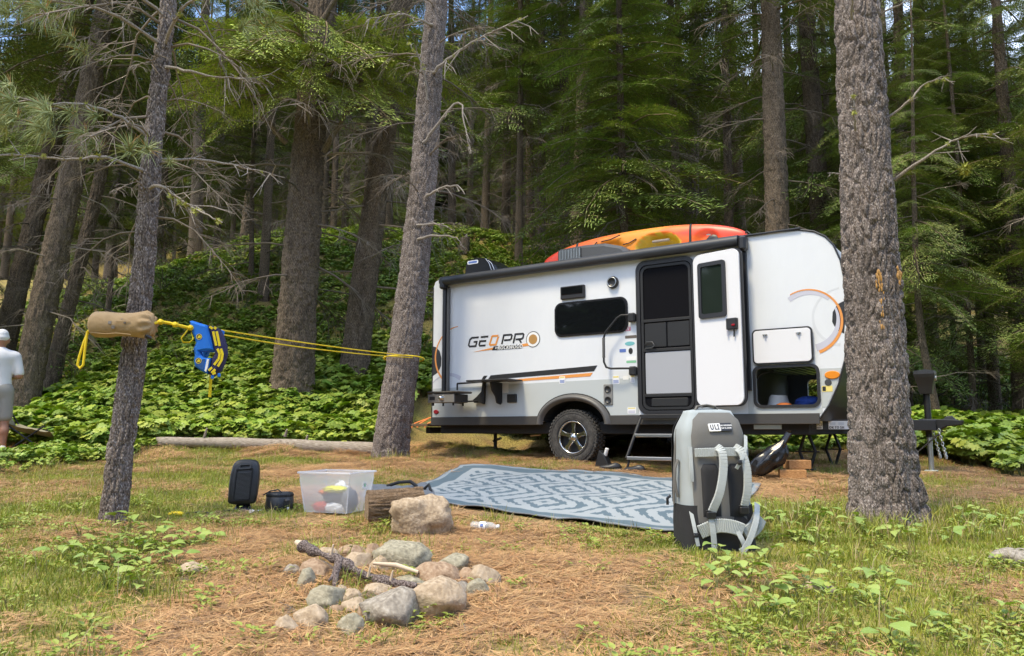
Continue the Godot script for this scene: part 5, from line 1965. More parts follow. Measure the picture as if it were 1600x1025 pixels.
func build_kayak() -> void:
	var at := on_trailer(2.53, 3.262, -1.5)
	var t := thing("kayak", "orange and yellow kayak lying on its side on the trailer roof", "kayak", at, deg_to_rad(TRAILER_TURN))
	var half := 1.56
	var nu := 44
	var nv := 96
	var mid := .295
	var verts := []
	var cols := []
	var width := func(s): return .295 * pow(maxf(0.0, 1.0 - pow(absf(s), 2.4)), .66) + .012
	var deep := func(s): return .15 * pow(maxf(0.0, 1.0 - pow(absf(s), 3.0)), .5) + .015
	for j in nv + 1:
		var s := lerpf(-1, 1, float(j) / nv)
		var row := PackedVector3Array()
		var crow := []
		var w: float = width.call(s)
		var h: float = deep.call(s)
		var bend := .05 * s * s
		for i in nu + 1:
			var a := TAU * (i % nu) / nu
			var y := cos(a) * w
			var z := sin(a) * h * (1.0 if sin(a) < 0 else .62)
			var x := s * half
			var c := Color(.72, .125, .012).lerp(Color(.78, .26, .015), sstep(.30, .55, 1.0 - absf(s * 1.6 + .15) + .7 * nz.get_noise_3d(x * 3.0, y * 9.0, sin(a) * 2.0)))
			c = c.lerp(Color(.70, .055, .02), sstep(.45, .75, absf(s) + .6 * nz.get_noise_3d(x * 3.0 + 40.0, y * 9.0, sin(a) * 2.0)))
			if sin(a) > .05:
				# cockpit basin and foot wells in the deck
				var e := Vector2((x - .32) / .34, y / .20).length()
				if e < 1.0:
					z -= .16 * sstep(1.0, .72, e)
					c = Color(.60, .40, .03)
				var e2 := Vector2((x + .42) / .30, (y - .02) / .20).length()
				if e2 < 1.0: z -= .06 * sstep(1.0, .5, e2)
				var e3 := Vector2((x - 1.02) / .20, y / .15).length()
				if e3 < 1.0: z -= .05 * sstep(1.0, .6, e3)
			row.append(V(x, y + mid, z + bend))
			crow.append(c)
		verts.append(row)
		cols.append(crow)
	var b := MB.new()
	b.smooth(true)
	for j in nv:
		for i in nu:
			for q in [[0, 0], [1, 0], [1, 1], [0, 0], [1, 1], [0, 1]]:
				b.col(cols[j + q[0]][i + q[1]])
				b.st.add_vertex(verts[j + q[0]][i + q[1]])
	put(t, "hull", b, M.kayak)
	# hatch, seat back, straps, toggles
	b = MB.new()
	b.grid(20, 3, func(u, v):
		var a: float = -TAU * u
		var k: float = 1.0 - v
		return V(1.02 + cos(a) * .185 * k, mid + sin(a) * .13 * k, .045 + .012 * sin(v * PI)), true)
	put(t, "bow_hatch", b, M.kayak_hatch)
	b = MB.new()
	b.grid(12, 3, func(u, v):
		var a: float = -TAU * u
		var k: float = 1.0 - v
		return V(1.10 + cos(a) * .10 * k, mid - .03 + sin(a) * .10 * k, .07 + .02 * sin(v * PI)), true)
	put(t, "hatch_pad", b, M.black_plastic)
	b = MB.new()
	b.box(V(.10, mid - .10, .06), V(.16, .20, .07), .03)
	put(t, "seat_pad", b, M.black_plastic)
	b = MB.new()
	b.box(V(.34, mid + .10, .02), V(.26, .035, .05), .01)
	put(t, "foot_rail", b, M.kayak_hatch)
	for x in [-.98, .78]:
		b = MB.new()
		var loop := PackedVector3Array()
		var w: float = width.call(x / half)
		var h: float = deep.call(x / half)
		for i in 21:
			var a := TAU * i / 20
			loop.append(V(x + sin(a) * .02, mid + cos(a) * (w + .006), sin(a) * (h * (1.0 if sin(a) < 0 else .62) + .008) + .05 * pow(x / half, 2)))
		b.tube(loop, .016, 6, false, .3)
		put(t, "tie_strap", b, M.webbing_black)
	b = MB.new()
	b.ext(disc(1.26, mid - .02, .05, .065, 20), .05, .064, .003)
	put(t, "emblem", b, M.sticker_white)
	b = MB.new()
	arc(b, 1.26, mid - .02, .036, 0, 300, .012, .0665)
	b.ext(round_rect(1.25, mid - .055, 1.262, mid + .02, .002, 1), .064, .0665)
	put(t, "emblem_print", b, M.black_print)
	for q in [[-.55, .19, -.25, .25], [-.2, .10, .0, .16], [-.75, .1, -.62, .2]]:
		b = MB.new()
		b.tube(PackedVector3Array([V(q[0], mid + q[1], .11), V((q[0] + q[2]) * .5, mid + (q[1] + q[3]) * .5 - .02, .115), V(q[2], mid + q[3], .10)]), .009, 5)
		put(t, "bungee_cord", b, M.webbing_black)
	b = MB.new()
	b.tube(PackedVector3Array([V(1.5, mid, .06), V(1.56, mid + .05, .07), V(1.6, mid + .01, .07), V(1.55, mid - .03, .06)]), .012, 6)
	put(t, "carry_toggle", b, M.black_plastic)


func build_trailer_gear() -> void:
	# griddle hung on the wall bracket
	var t := thing("griddle", "steel tabletop griddle hung on the trailer's rear side wall", "griddle", on_trailer(.52, 1.375, .29), deg_to_rad(TRAILER_TURN))
	var b := MB.new()
	b.box(V(0, .075, 0), V(.44, .11, .30), .008)
	put(t, "firebox", b, M.griddle_dark)
	b = MB.new()
	b.box(V(0, .075, .156), V(.445, .115, .014), .005)
	var fp := put(t, "front_panel", b, M.griddle_steel)
	b = MB.new()
	b.lathe(PackedVector2Array([Vector2(.036, 0), Vector2(.034, .012), Vector2(.026, .02), Vector2(.024, .045), Vector2(0, .05)]), 20, Transform3D(Basis(V(1, 0, 0), V(0, 0, 1), V(0, -1, 0)), V(.02, .08, .163)))
	put(fp, "knob", b, M.aluminium)
	b = MB.new()
	b.ext(round_rect(-.19, .055, -.10, .10, .004, 2), .163, .168)
	put(fp, "badge", b, M.black_print)
	b = MB.new()
	b.box(V(.02, .155, 0), V(.50, .028, .36), .012)
	put(t, "griddle_plate", b, M.griddle_dark)
	for x in [-.17, .17]:
		for z in [-.1, .11]:
			b = MB.new()
			b.tube(PackedVector3Array([V(x, -.02, z), V(x, .022, z)]), .013, 8)
			put(t, "foot", b, M.black_plastic)
	b = MB.new()
	b.tube(PackedVector3Array([V(-.1, .04, -.28), V(-.1, .03, 0), V(.24, .03, 0), V(.34, .05, -.28)]), .012, 6)
	b.box(V(.0, .03, -.2), V(.05, .03, .18), .004)
	put(t, "wall_bracket", b, M.frame_black)
	b = MB.new()
	b.ext(PackedVector2Array([Vector2(.36, .02), Vector2(.42, .0), Vector2(.44, .30), Vector2(.40, .30), Vector2(.38, .17), Vector2(.30, .10), Vector2(.24, .06), Vector2(.26, .02)]), -.26, -.22, .004)
	b.tube(PackedVector3Array([V(-.04, .29, -.24), V(.42, .30, -.24)]), .014, 6)
	b.tube(PackedVector3Array([V(-.04, .29, -.24), V(-.04, .2, -.24)]), .012, 6)
	put(t, "wall_bracket", b, M.frame_black)
	# plank strapped across the rear bumper
	t = thing("plank", "weathered plank strapped with orange webbing behind the trailer's rear bumper", "plank", on_trailer(-.26, 1.078, -.45), deg_to_rad(TRAILER_TURN))
	b = MB.new()
	b.box(V(0, .025, 0), V(.30, .04, .85), .006)
	put(t, "board", b, M.log_bark)
	b = MB.new()
	b.box(V(.02, .085, -.15), V(.18, .07, .4), .02)
	put(t, "wedge", b, M.log_bark)
	for s in [[.34, .05], [.22, -.05], [.05, .02]]:
		b = MB.new()
		b.tube(PackedVector3Array([V(-.17, -.01, s[0] + .05), V(-.16, .05, s[0]), V(-.03 + s[1], .13, s[0] - .12), V(.10, .145, s[0] - .25)]), .022, 5, true, .25)
		put(t, "strap", b, M.rope_orange)
	# bag and blocks under the nose
	var gx := 2.60
	var gz := -8.05
	t = thing("black_bag", "crumpled black plastic bag slumped beside timber blocks under the nose", "bag", V(gx, gh(gx, gz) - .01, gz), deg_to_rad(-20))
	b = MB.new()
	b.grid(26, 22, func(u, v):
		var a: float = TAU * u
		var k: float = sin(pow(v, .8) * PI)
		var n: float = 1.0 + .28 * nz.get_noise_3d(cos(a) * 6.0, v * 9.0, sin(a) * 6.0) + .12 * sin(a * 7.0 + v * 5.0)
		return V(-.10 + .30 * v + cos(a) * .15 * k * n, .40 * v + .02 + (.0 if v > .2 else -.01), sin(a) * .10 * k * n), true)
	put(t, "sack", b, M.black_gloss)
	b = MB.new()
	b.grid(10, 5, func(u, v):
		return V(.16 + .08 * v + .03 * sin(u * 9.0), .34 + .14 * v + .02 * sin(u * 5.0), -.08 + .14 * u), false)
	put(t, "bag_neck", b, M.black_gloss)
	for s in [[2.86, -8.02, .0, .26, "lower orange timber block under the trailer nose"], [2.95, -8.12, .092, .24, "upper orange timber block lying on another under the nose"]]:
		var o := thing("timber_block", s[4], "block", V(s[0], gh(2.86, -8.02) + s[2], s[1]), deg_to_rad(-12 + s[2] * 200), "timber blocks under the nose")
		b = MB.new()
		b.box(V(0, .045, 0), V(s[3], .088, .14), .004)
		put(o, "block", b, M.timber)
	var jb := on_trailer(6.06, .6, -1.175)
	t = thing("timber_block", "pale timber block under the tongue jack's foot", "block", V(jb.x, gh(jb.x, jb.z) - .02, jb.z), .3, "timber blocks under the nose")
	b = MB.new()
	var hb := .594 - (gh(jb.x, jb.z) - .02)
	b.box(V(0, hb * .5, 0), V(.22, hb, .16), .004)
	put(t, "block", b, M.timber_pale)
	# things stowed in the open bay
	var q := on_trailer(4.66, 1.287, -.45)
	t = thing("coiled_hose", "white coiled hose lying in the open storage bay", "hose", q, deg_to_rad(TRAILER_TURN))
	b = MB.new()
	var coil := PackedVector3Array()
	for i in 90:
		var a := i * .45
		coil.append(V(cos(a) * (.11 - i * .0003), .02 + i * .0012, sin(a) * (.12 - i * .0003)))
	b.tube(coil, .014, 6)
	put(t, "hose", b, M.sticker_white)
	q = on_trailer(4.78, 1.287, -.22)
	t = thing("orange_pouch", "small orange pouch before the coiled hose in the bay", "pouch", q, deg_to_rad(TRAILER_TURN))
	b = MB.new()
	blob(b, V(0, .022, 0), V(.075, .024, .05), 5, .25)
	put(t, "pouch", b, M.rope_orange)
	q = on_trailer(4.98, 1.287, -.5)
	t = thing("blue_tarp", "folded blue tarp stowed in the open storage bay", "tarp", q, deg_to_rad(TRAILER_TURN))
	b = MB.new()
	blob(b, V(0, .055, 0), V(.15, .065, .16), 6, .3)
	put(t, "tarp", b, M.towel_blue)
	# shoes and small things by the wheel and the steps
	for s in [[1.12, 8.92, 2.9, "black shoe beside the trailer tyre"], [1.36, 8.72, 2.6, "black shoe behind the step leg"]]:
		t = thing("shoe", s[3], "shoe", V(s[0], gh(s[0], -s[1]), -s[1]), s[2], "shoes by the steps")
		b = MB.new()
		b.grid(18, 10, func(u, v):
			var a: float = TAU * u
			var k: float = sin(v * PI)
			var x: float = lerpf(-.135, .135, v)
			var hgt: float = .035 + .035 * (1.0 - sstep(.2, .6, v))
			return V(x, maxf(0.018, .03 + sin(a) * hgt * pow(k, .5)), cos(a) * .046 * pow(k, .5)), true)
		put(t, "upper", b, M.black_plastic)
		b = MB.new()
		b.box(V(0, .010, 0), V(.27, .02, .085), .008)
		put(t, "sole", b, M.grey_plastic)
	t = thing("wheel_chock", "black wheel chock with pale tip leaning on the tyre", "chock", V(1.07, gh(1.07, -9.14), -9.14), deg_to_rad(-34))
	b = MB.new()
	b.ext(PackedVector2Array([Vector2(-.10, 0), Vector2(.10, 0), Vector2(.02, .15), Vector2(-.04, .20)]), -.05, .05, .006)
	put(t, "wedge", b, M.black_plastic)
	b = MB.new()
	b.tube(PackedVector3Array([V(.02, .14, .0), V(.05, .22, .01)]), .022, 7)
	put(t, "handle_tip", b, M.sticker_white)


func blob(b: MB, c: Vector3, r: Vector3, sd: int, amount: float, nu := 22, nv := 14) -> void:
	b.grid(nu, nv, func(u, v):
		var a: float = -TAU * u
		var p := V(cos(a) * sin(v * PI), -cos(v * PI), sin(a) * sin(v * PI))
		var n: float = 1.0 + amount * nz.get_noise_3d(p.x * 8.0 + sd * 13.0, p.y * 8.0, p.z * 8.0)
		return c + p * r * n, true)


# ---------------------------------------------------------------- camp things

func stone_mesh(w: float, h: float, dp: float, sd: int, m: Material) -> ArrayMesh:
	# a cobble: a noisy lump with a few worn flat facets
	rng.seed = sd
	var cuts := []
	for i in 9:
		cuts.append([V(rnd(-1, 1), rnd(-.7, 1), rnd(-1, 1)).normalized(), rnd(.60, .90)])
	var b := MB.new()
	b.grid(30, 20, func(u, v):
		var a: float = -TAU * u
		var p := V(cos(a) * sin(v * PI), -cos(v * PI), sin(a) * sin(v * PI))
		p *= 1.0 + .20 * nz.get_noise_3d(p.x * 3.5 + sd, p.y * 3.5, p.z * 3.5)
		for c in cuts:
			var over: float = p.dot(c[0]) - c[1]
			if over > 0.0: p -= c[0] * over * .85
		p *= 1.0 + .022 * nz.get_noise_3d(p.x * 22.0 + sd, p.y * 22.0, p.z * 22.0)
		return V(p.x * w * .54, p.y * h * .54 + h * .46, p.z * dp * .54), true)
	return b.mesh(m)


func build_stones() -> void:
	var list := [[-0.61, 4.4, 0.241, 0.183, 'olive', "large greenish boulder at the back of the fire ring"], [-0.8, 4.56, 0.089, 0.132, 'rust', "brown cobble leaning on the large greenish boulder"], [-0.83, 4.34, 0.14, 0.121, 'tan', "speckled tan cobble behind the charred branch"], [-0.71, 4.32, 0.1, 0.111, 'tan', "smooth tan cobble before the large greenish boulder"], [-1.01, 4.15, 0.134, 0.128, 'rust', "reddish brown cobble under the charred branch"], [-1.03, 4.01, 0.074, 0.132, 'olive', "upright grey cobble before the reddish brown one"], [-1.15, 4.17, 0.077, 0.09, 'grey', "small dark cobble at the ring's outer end by the branch tip"], [-1.06, 4.53, 0.117, 0.091, 'tan', "pale cobble behind the charred branch's thick end"], [-0.87, 3.77, 0.138, 0.129, 'olive', "grey angular stone below the branch's forked stub"], [-0.77, 3.82, 0.087, 0.094, 'tan', "egg shaped tan cobble below the charred branch"], [-0.65, 3.89, 0.109, 0.088, 'tan', "flat tan stone tucked under the charred branch"], [-0.53, 3.56, 0.213, 0.185, 'grey', "large dark grey stone with a tan lower side"], [-0.36, 3.65, 0.236, 0.184, 'tan', "largest smooth tan boulder at the front of the fire ring"], [-0.39, 4.15, 0.183, 0.131, 'rust', "pinkish grey slab inside the fire ring"], [-0.32, 4.4, 0.152, 0.112, 'olive', "flat topped greenish cobble behind the pinkish slab"], [-0.23, 4.16, 0.094, 0.107, 'rust', "brown cobble beside the orange tan one"], [-0.14, 4.1, 0.119, 0.135, 'tan', "orange tan cobble at the ring's far outer end"], [-0.17, 3.9, 0.093, 0.111, 'olive', "greenish grey cobble beside the dark flat one"], [-0.26, 3.91, 0.093, 0.098, 'grey', "dark flat cobble behind the largest tan boulder"], [-0.88, 3.49, 0.12, 0.126, 'tan', "round tan cobble lying outside the ring"], [-0.96, 3.42, 0.092, 0.096, 'tan', "small yellowish stone beside the round tan cobble"], [-0.68, 3.4, 0.081, 0.12, 'olive', "narrow greyish stone standing before the dark grey one"], [-0.72, 3.71, 0.108, 0.085, 'tan', "thin brown tan slab under the egg shaped cobble"], [-0.66, 3.59, 0.05, 0.096, 'rust', "small orange stone wedged beside the dark grey one"], [-0.8, 3.67, 0.056, 0.071, 'rust', "small brown stone beside the grey angular one"], [-0.27, 4.11, 0.071, 0.068, 'rust', "small orange brown stone beneath the pinkish slab"], [-0.92, 4.61, 0.144, 0.095, 'rust', "flat brown stone at the very back of the ring"], [-0.54, 4.08, 0.16, 0.07, 'olive', "low mossy stone in the middle of the fire ring"], [-0.83, 3.9, 0.05, 0.084, 'tan', "pale sliver of stone below the forked stub"]]
	var k := 0
	for s in list:
		k += 1
		var o := put(self, "fire_ring_stone", stone_mesh(s[2] * 1.32, s[3] * 1.05, s[2] * 1.1, k * 7, M["stone_" + s[4]]), null, V(s[0], gh(s[0], -s[1]) - .035, -s[1]))
		o.rotation.y = rnd(-.5, .5)
		tag(o, s[5], "stone", "stones of the fire ring")
	for s in [[1.508, 3.93, .15, .07, "tan", "pale shard of stone lying alone on the trampled grass", .5], [2.86, 4.52, .26, .10, "grey", "low grey rock half sunk in the grass beyond the thick pine", .1], [-1.70, 4.25, .17, .08, "tan", "mottled rock half buried among the broad leaves", .3], [-.585, 4.98, .10, .055, "rust", "dark clod lying before the squared rock", .2]]:
		k += 1
		var o := put(self, "rock", stone_mesh(s[2], s[3], s[2] * .7, k * 7, M["stone_" + s[4]]), null, V(s[0], gh(s[0], -s[1]) - .02, -s[1]))
		o.rotation.y = -s[6]
		tag(o, s[5], "rock")
	# squared rock
	rng.seed = 77
	var b := MB.new()
	b.grid(40, 26, func(u, v):
		var a: float = -TAU * u
		var p := V(cos(a) * sin(v * PI), -cos(v * PI), sin(a) * sin(v * PI))
		var m: float = pow(pow(absf(p.x), 5.0) + pow(absf(p.y), 5.0) + pow(absf(p.z), 5.0), -.2)
		p *= lerpf(1.0, m, .62)
		p *= 1.0 + .24 * nz.get_noise_3d(p.x * 3.0 + 5.0, p.y * 3.0, p.z * 3.0) + .05 * nz.get_noise_3d(p.x * 14.0, p.y * 14.0, p.z * 14.0)
		p.y -= p.x * -.10
		p.x -= p.y * .12
		return V(p.x * .20, p.y * .135 + .115, p.z * .14), true)
	var o2 := put(self, "rock", b, M.stone_tan, V(-.615, gh(-.615, -5.38) - .015, -5.38))
	o2.rotation.y = .18
	tag(o2, "large squared tan rock standing beside the short log", "rock")
	# short log round, cut end showing
	var t := thing("firewood_log", "short barked log lying behind the squared rock", "log", V(-.86, gh(-.86, -5.72) + .112, -5.72), .30)
	b = MB.new()
	b.grid(110, 44, func(u, v):
		var a: float = TAU * u
		var r: float = .122 * (1.0 + .06 * nz.get_noise_3d(cos(a) * 4.0, v * 3.0, sin(a) * 4.0) + .20 * nz.get_noise_3d(cos(a) * 20.0, v * 5.0, sin(a) * 20.0))
		return V(lerpf(-.19, .21, v), cos(a) * r * (1.0 + .12 * v), sin(a) * r * (1.0 + .12 * v)), true)
	put(t, "bark", b, M.log_bark)
	for s in [-1.0, 1.0]:
		b = MB.new()
		b.grid(30, 5, func(u, v):
			var a: float = TAU * u * -s
			var r: float = .118 * (1.0 + .06 * nz.get_noise_3d(cos(a) * 4.0, .0, sin(a) * 4.0)) * (1.0 - v) * (1.0 if s < 0 else 1.12)
			return V((-.19 if s < 0 else .21) + s * .004 * sin(v * 20.0), cos(a) * r, sin(a) * r), true)
		put(t, "cut_end", b, M.cut_wood)
	# charred branch across the ring
	t = thing("charred_branch", "charred knotty branch lying across the fire ring", "branch", V(-.8, gh(-.8, -4.1), -4.1))
	var br := PackedVector3Array([V(-1.135, .435, -4.27), V(-1.045, .405, -4.22), V(-.89, .375, -4.12), V(-.787, .335, -4.05), V(-.65, .30, -3.98), V(-.47, .285, -3.92)])
	b = MB.new()
	var pts := PackedVector3Array()
	var rr := PackedFloat32Array()
	rng.seed = 81
	for i in 36:
		var f := i / 35.0
		pts.append(along(br, f) - t.position + V(rnd(-1, 1), rnd(-1, 1), rnd(-1, 1)) * .003)
		rr.append((.026 + .008 * sin(f * 17.0) + .006 * sin(f * 41.0)) * (1.0 - .25 * f))
	b.tube(pts, rr, 14)
	put(t, "stem", b, M.burnt_bark)
	b = MB.new()
	b.tube(PackedVector3Array([V(-.885, .385, -4.10) - t.position, V(-.888, .33, -4.02) - t.position, V(-.875, .27, -3.96) - t.position]), PackedFloat32Array([.024, .019, .013]), 10)
	b.tube(PackedVector3Array([V(-.888, .33, -4.02) - t.position, V(-.91, .30, -3.97) - t.position]), PackedFloat32Array([.013, .006]), 8)
	put(t, "forked_stub", b, M.burnt_bark)
	b = MB.new()
	b.tube(PackedVector3Array([V(-1.165, .445, -4.285) - t.position, V(-1.13, .434, -4.265) - t.position]), PackedFloat32Array([.012, .024]), 10)
	put(t, "peeled_tip", b, M.peeled_wood)
	for q in [[-.72, .315, -4.0], [-.60, .30, -3.95], [-.94, .40, -4.14]]:
		b = MB.new()
		var p := V(q[0], q[1], q[2]) - t.position
		b.tube(PackedVector3Array([p, p + V(.012, .055, .01)]), PackedFloat32Array([.009, .004]), 7)
		put(t, "twig_stub", b, M.peeled_wood)
	t = thing("peeled_stick", "pale peeled stick lying along behind the charred branch", "stick", V(-.6, gh(-.6, -4.12), -4.12))
	b = MB.new()
	b.tube(PackedVector3Array([V(-.12, .085, -.02), V(0, .08, .0), V(.12, .05, .03)]), PackedFloat32Array([.008, .013, .009]), 9)
	put(t, "stick", b, M.peeled_wood)
	# fallen trunk behind the camp
	t = thing("fallen_log", "long grey barkless log lying at the edge of the undergrowth", "log", V(-3.5, gh(-3.5, -11.2), -11.2))
	b = MB.new()
	var la := V(-5.05, gh(-5.05, -11.1) + .085, -11.1)
	var lz2 := V(-1.75, gh(-1.75, -10.8) + .115, -10.8)
	var lp := PackedVector3Array([la, la.lerp(lz2, .33) + V(0, .02, 0), la.lerp(lz2, .66) + V(0, .015, .0), lz2])
	pts = PackedVector3Array()
	rr = PackedFloat32Array()
	for i in 50:
		var f := i / 49.0
		pts.append(along(lp, f) - t.position)
		rr.append(lerpf(.065, .10, f) * (1.0 + .06 * sin(f * 23.0)))
	b.tube(pts, rr, 22)
	put(t, "trunk", b, M.log_grey)
	for q in [[-4.35, .22, .05, .12], [-3.2, .22, .03, .05], [-2.9, .24, .02, .04]]:
		b = MB.new()
		var p := V(q[0], gh(q[0], -11.0) + .17, -11.02) - t.position
		b.tube(PackedVector3Array([p - V(0, .05, 0), p + V(q[2], q[3], .02)]), PackedFloat32Array([.025, .012]), 8)
		put(t, "branch_stub", b, M.log_grey)


func build_rug() -> void:
	# woven mat: stepped diamonds in two blues, printed pattern as colour only
	var W := 768
	var H := 560
	var im := Image.create(W, H, false, Image.FORMAT_RGB8)
	var pale := lin(.29, .315, .325)
	var blue := lin(.085, .125, .152)
	var mid := lin(.23, .265, .285)
	for j in H:
		for i in W:
			var u := float(i) / W
			var v := float(j) / H
			var eu := minf(u, 1.0 - u) * 3.1
			var ev := minf(v, 1.0 - v) * 2.3
			var e := minf(eu, ev)
			var c := pale
			if e < .05: c = mid
			elif e < .20: c = blue
			elif e < .28: c = pale
			else:
				# ikat teeth: rows are shifted in small steps
				var qu := floorf(u * 90.0) / 90.0
				var tooth := .028 * (absf(fmod(qu * 45.0, 1.0) - .5) * 2.0)
				var a := u * 5.0
				var bb := v * 3.2 + tooth
				var da := absf(fmod(a, 1.0) - .5) * 2.0
				var db := absf(fmod(bb + (.5 if int(a) % 2 else 0.0), 1.0) - .5) * 2.0
				var r := da * .95 + db
				c = pale
				if r > .46 and r < .70: c = blue
				elif r > 1.04 and r < 1.22: c = blue
				elif r < .16: c = blue
				elif r > 1.62: c = blue
			if (i + j) % 4 == 0: c = c.darkened(.06)
			im.set_pixel(i, j, c)
	var m := mat("rug", Color.WHITE, .75)
	m.albedo_texture = ImageTexture.create_from_image(im)
	var nw := V(-.60, 0, -9.16)
	var ne := V(2.45, 0, -7.75)
	var se := V(1.28, 0, -5.16)
	var sw := V(-1.12, 0, -6.95)
	var f := func(u, v):
		var p := nw.lerp(ne, u).lerp(sw.lerp(se, u), v)
		p.x += .02 * sin(u * 9.0 + v * 2.0) * (1.0 if v > .98 else .0)
		var lift := .014 + .010 * nz.get_noise_2d(p.x * 2.5, p.z * 2.5)
		lift += sstep(.93, 1.0, v) * (.022 * maxf(0.0, sin(u * 21.0)) + .012) + (1.0 - sstep(.0, .06, v)) * .02 * maxf(0.0, sin(u * 15.0 + 1.0))
		lift += .03 * exp(-pow((u - .16) * 9.0, 2.0)) * (1.0 - sstep(.0, .35, v))
		p.z += .03 * sin(u * 21.0 + .6) * sstep(.96, 1.0, v)
		p.y = gh(p.x, p.z) + lift
		return p
	var t := thing("outdoor_rug", "blue and pale grey diamond patterned outdoor rug before the steps", "rug", Vector3.ZERO)
	var b := MB.new()
	b.grid(84, 60, f)
	put(t, "weave", b, m)
	b = MB.new()
	for s in [[0.0, 0.0, 1.0, 0.0], [1.0, 0.0, 1.0, 1.0], [1.0, 1.0, 0.0, 1.0], [0.0, 1.0, 0.0, 0.0]]:
		var pts := PackedVector3Array()
		for i in 61:
			pts.append(f.call(lerpf(s[0], s[2], i / 60.0), lerpf(s[1], s[3], i / 60.0)) - V(0, .002, 0))
		b.tube(pts, .006, 5, false)
	put(t, "hem", b, M.tarp_grey)


func build_pack() -> void:
	var px := 1.27
	var pz := -5.0
	var t := thing("backpack", "tall grey travel backpack standing on the grass before the steps", "backpack", V(px, gh(px, pz) - .012, pz), .14)
	var lean := .05
	var wid := func(y): return lerpf(.225, .195, sstep(.25, .86, y)) * (1.0 - .0 * y)
	# body: loft of rounded boxes
	var body := func(y0, y1, grow, z_scale):
		return func(u, v):
			var a: float = TAU * u
			var y: float = lerpf(y0, y1, v)
			var top: float = sstep(.66, .88, y)
			var w: float = (lerpf(.23, .205, y / .88) + grow) * (1.0 - .30 * pow(top, 2.0))
			var dp: float = (lerpf(.155, .125, y / .88) + grow) * (1.0 - .45 * pow(top, 2.0)) * z_scale
			var k: float = pow(pow(absf(cos(a)), 4.5) + pow(absf(sin(a)), 4.5), -1.0 / 4.5)
			var wob: float = 1.0 + .03 * nz.get_noise_3d(cos(a) * 4.0, y * 9.0, sin(a) * 4.0)
			if y1 > .86 and v > .99: w *= .0; dp *= .0
			return V(cos(a) * k * w * wob, y, sin(a) * k * dp * wob - lean * y)
	var b := MB.new()
	b.grid(48, 30, body.call(.26, .878, .0, 1.0), true)
	put(t, "main_body", b, M.pack_grey)
	b = MB.new()
	b.grid(48, 14, body.call(.0, .275, .006, 1.03), true)
	b.grid(48, 2, func(u, v):
		var p: Vector3 = body.call(.0, .275, .006, 1.03).call(u, 0.0)
		return V(p.x * (1.0 - v), .004, p.z * (1.0 - v)), true)
	put(t, "bottom_pocket", b, M.pack_black)
	# dark back panel: upper flap and harness bed
	var fz := func(x, y):
		var dp: float = lerpf(.155, .125, y / .88) * (1.0 - .45 * pow(sstep(.66, .88, y), 2.0))
		return dp * 1.0 - lean * y + .004 - .10 * pow(absf(x) / .24, 6.0)
	var panel := func(poly: PackedVector2Array, lift: float, m: Material, called: String, parent: Node3D):
		# a padded patch that follows the front of the body
		var c := Vector2.ZERO
		for q in poly: c += q
		c /= poly.size()
		var pb := MB.new()
		var n := poly.size()
		var dense := PackedVector2Array()
		for i in n:
			for k in 3: dense.append(poly[i].lerp(poly[(i + 1) % n], k / 3.0))
		var dn := dense.size()
		pb.grid(dn, 7, func(u, v):
			var q: Vector2 = dense[int(round(u * dn)) % dn].lerp(c, v)
			return V(q.x, q.y, fz.call(q.x, q.y) + lift * sqrt(sin(minf(v * 2.2 + .02, 1.0) * PI * .5))), true)
		return put(parent, called, pb, m)
	var flap := PackedVector2Array([Vector2(-.165, .60), Vector2(.185, .60), Vector2(.185, .70), Vector2(.165, .80), Vector2(.115, .845), Vector2(-.09, .845), Vector2(-.14, .80), Vector2(-.165, .70)])
	flap.reverse()
	var fl: MeshInstance3D = panel.call(flap, .012, M.pack_dark, "top_flap", t)
	var bed := PackedVector2Array([Vector2(-.17, .14), Vector2(.19, .14), Vector2(.192, .56), Vector2(.18, .605), Vector2(-.16, .605), Vector2(-.175, .56)])
	bed.reverse()
	panel.call(bed, .012, M.pack_dark, "harness_bed", t)
	for s in [[-.125, -.005], [.045, .165]]:
		var pad := PackedVector2Array([Vector2(s[0], .20), Vector2(s[1], .20), Vector2(s[1], .50), Vector2(s[1] - .02, .535), Vector2(s[0] + .02, .535), Vector2(s[0], .50)])
		pad.reverse()
		panel.call(pad, .030, M.pack_black, "back_pad", t)
	# label on the flap
	var lz: float = fz.call(.02, .745) + .016
	var lb := Transform3D(Basis(V(0, 0, 1), .04) * Basis(V(1, 0, 0), -.42), V(.015, .752, lz))
	b = MB.new(lb)
	b.ext(round_rect(-.068, -.026, .008, .026, .004, 3), -.004, .003)
	var lab := put(fl, "label", b, M.sticker_white)
	b = MB.new(lb)
	b.ext(round_rect(.008, -.026, .082, .026, .004, 3), -.004, .003)
	put(fl, "label", b, M.black_print)
	letters(lab, "letters", "ULI", .034, M.black_print, lb * V(-.030, 0, .0042), 0.0, lb.basis, false, .8)
	letters(lab, "letters", "THE ORIGINAL", .0095, M.sticker_white, lb * V(.045, .009, .0042), 0.0, lb.basis, false, .9)
	letters(lab, "letters", "SUP & GEAR", .0095, M.sticker_white, lb * V(.045, -.009, .0042), 0.0, lb.basis, false, .9)
	# webbing: flat bands through points
	var band := func(p: Array, w: float, m: Material, called: String, thick := .22):
		var sb := MB.new()
		var raw := PackedVector3Array()
		for q in p: raw.append(q)
		var n := 26
		var c := PackedVector3Array()
		for i in n + 1: c.append(along(raw, float(i) / n))
		for i in n:
			var d := (c[i + 1] - c[i]).normalized()
			var sx := d.cross(V(0, 0, 1)).normalized()
			if sx.length() < .5: sx = V(1, 0, 0)
			var nn := sx.cross(d).normalized()
			var x := Basis(sx, d, nn)
			sb.box((c[i] + c[i + 1]) * .5, V(w, (c[i + 1] - c[i]).length() * 1.12, w * thick), w * .06, x)
		return put(t, called, sb, m)
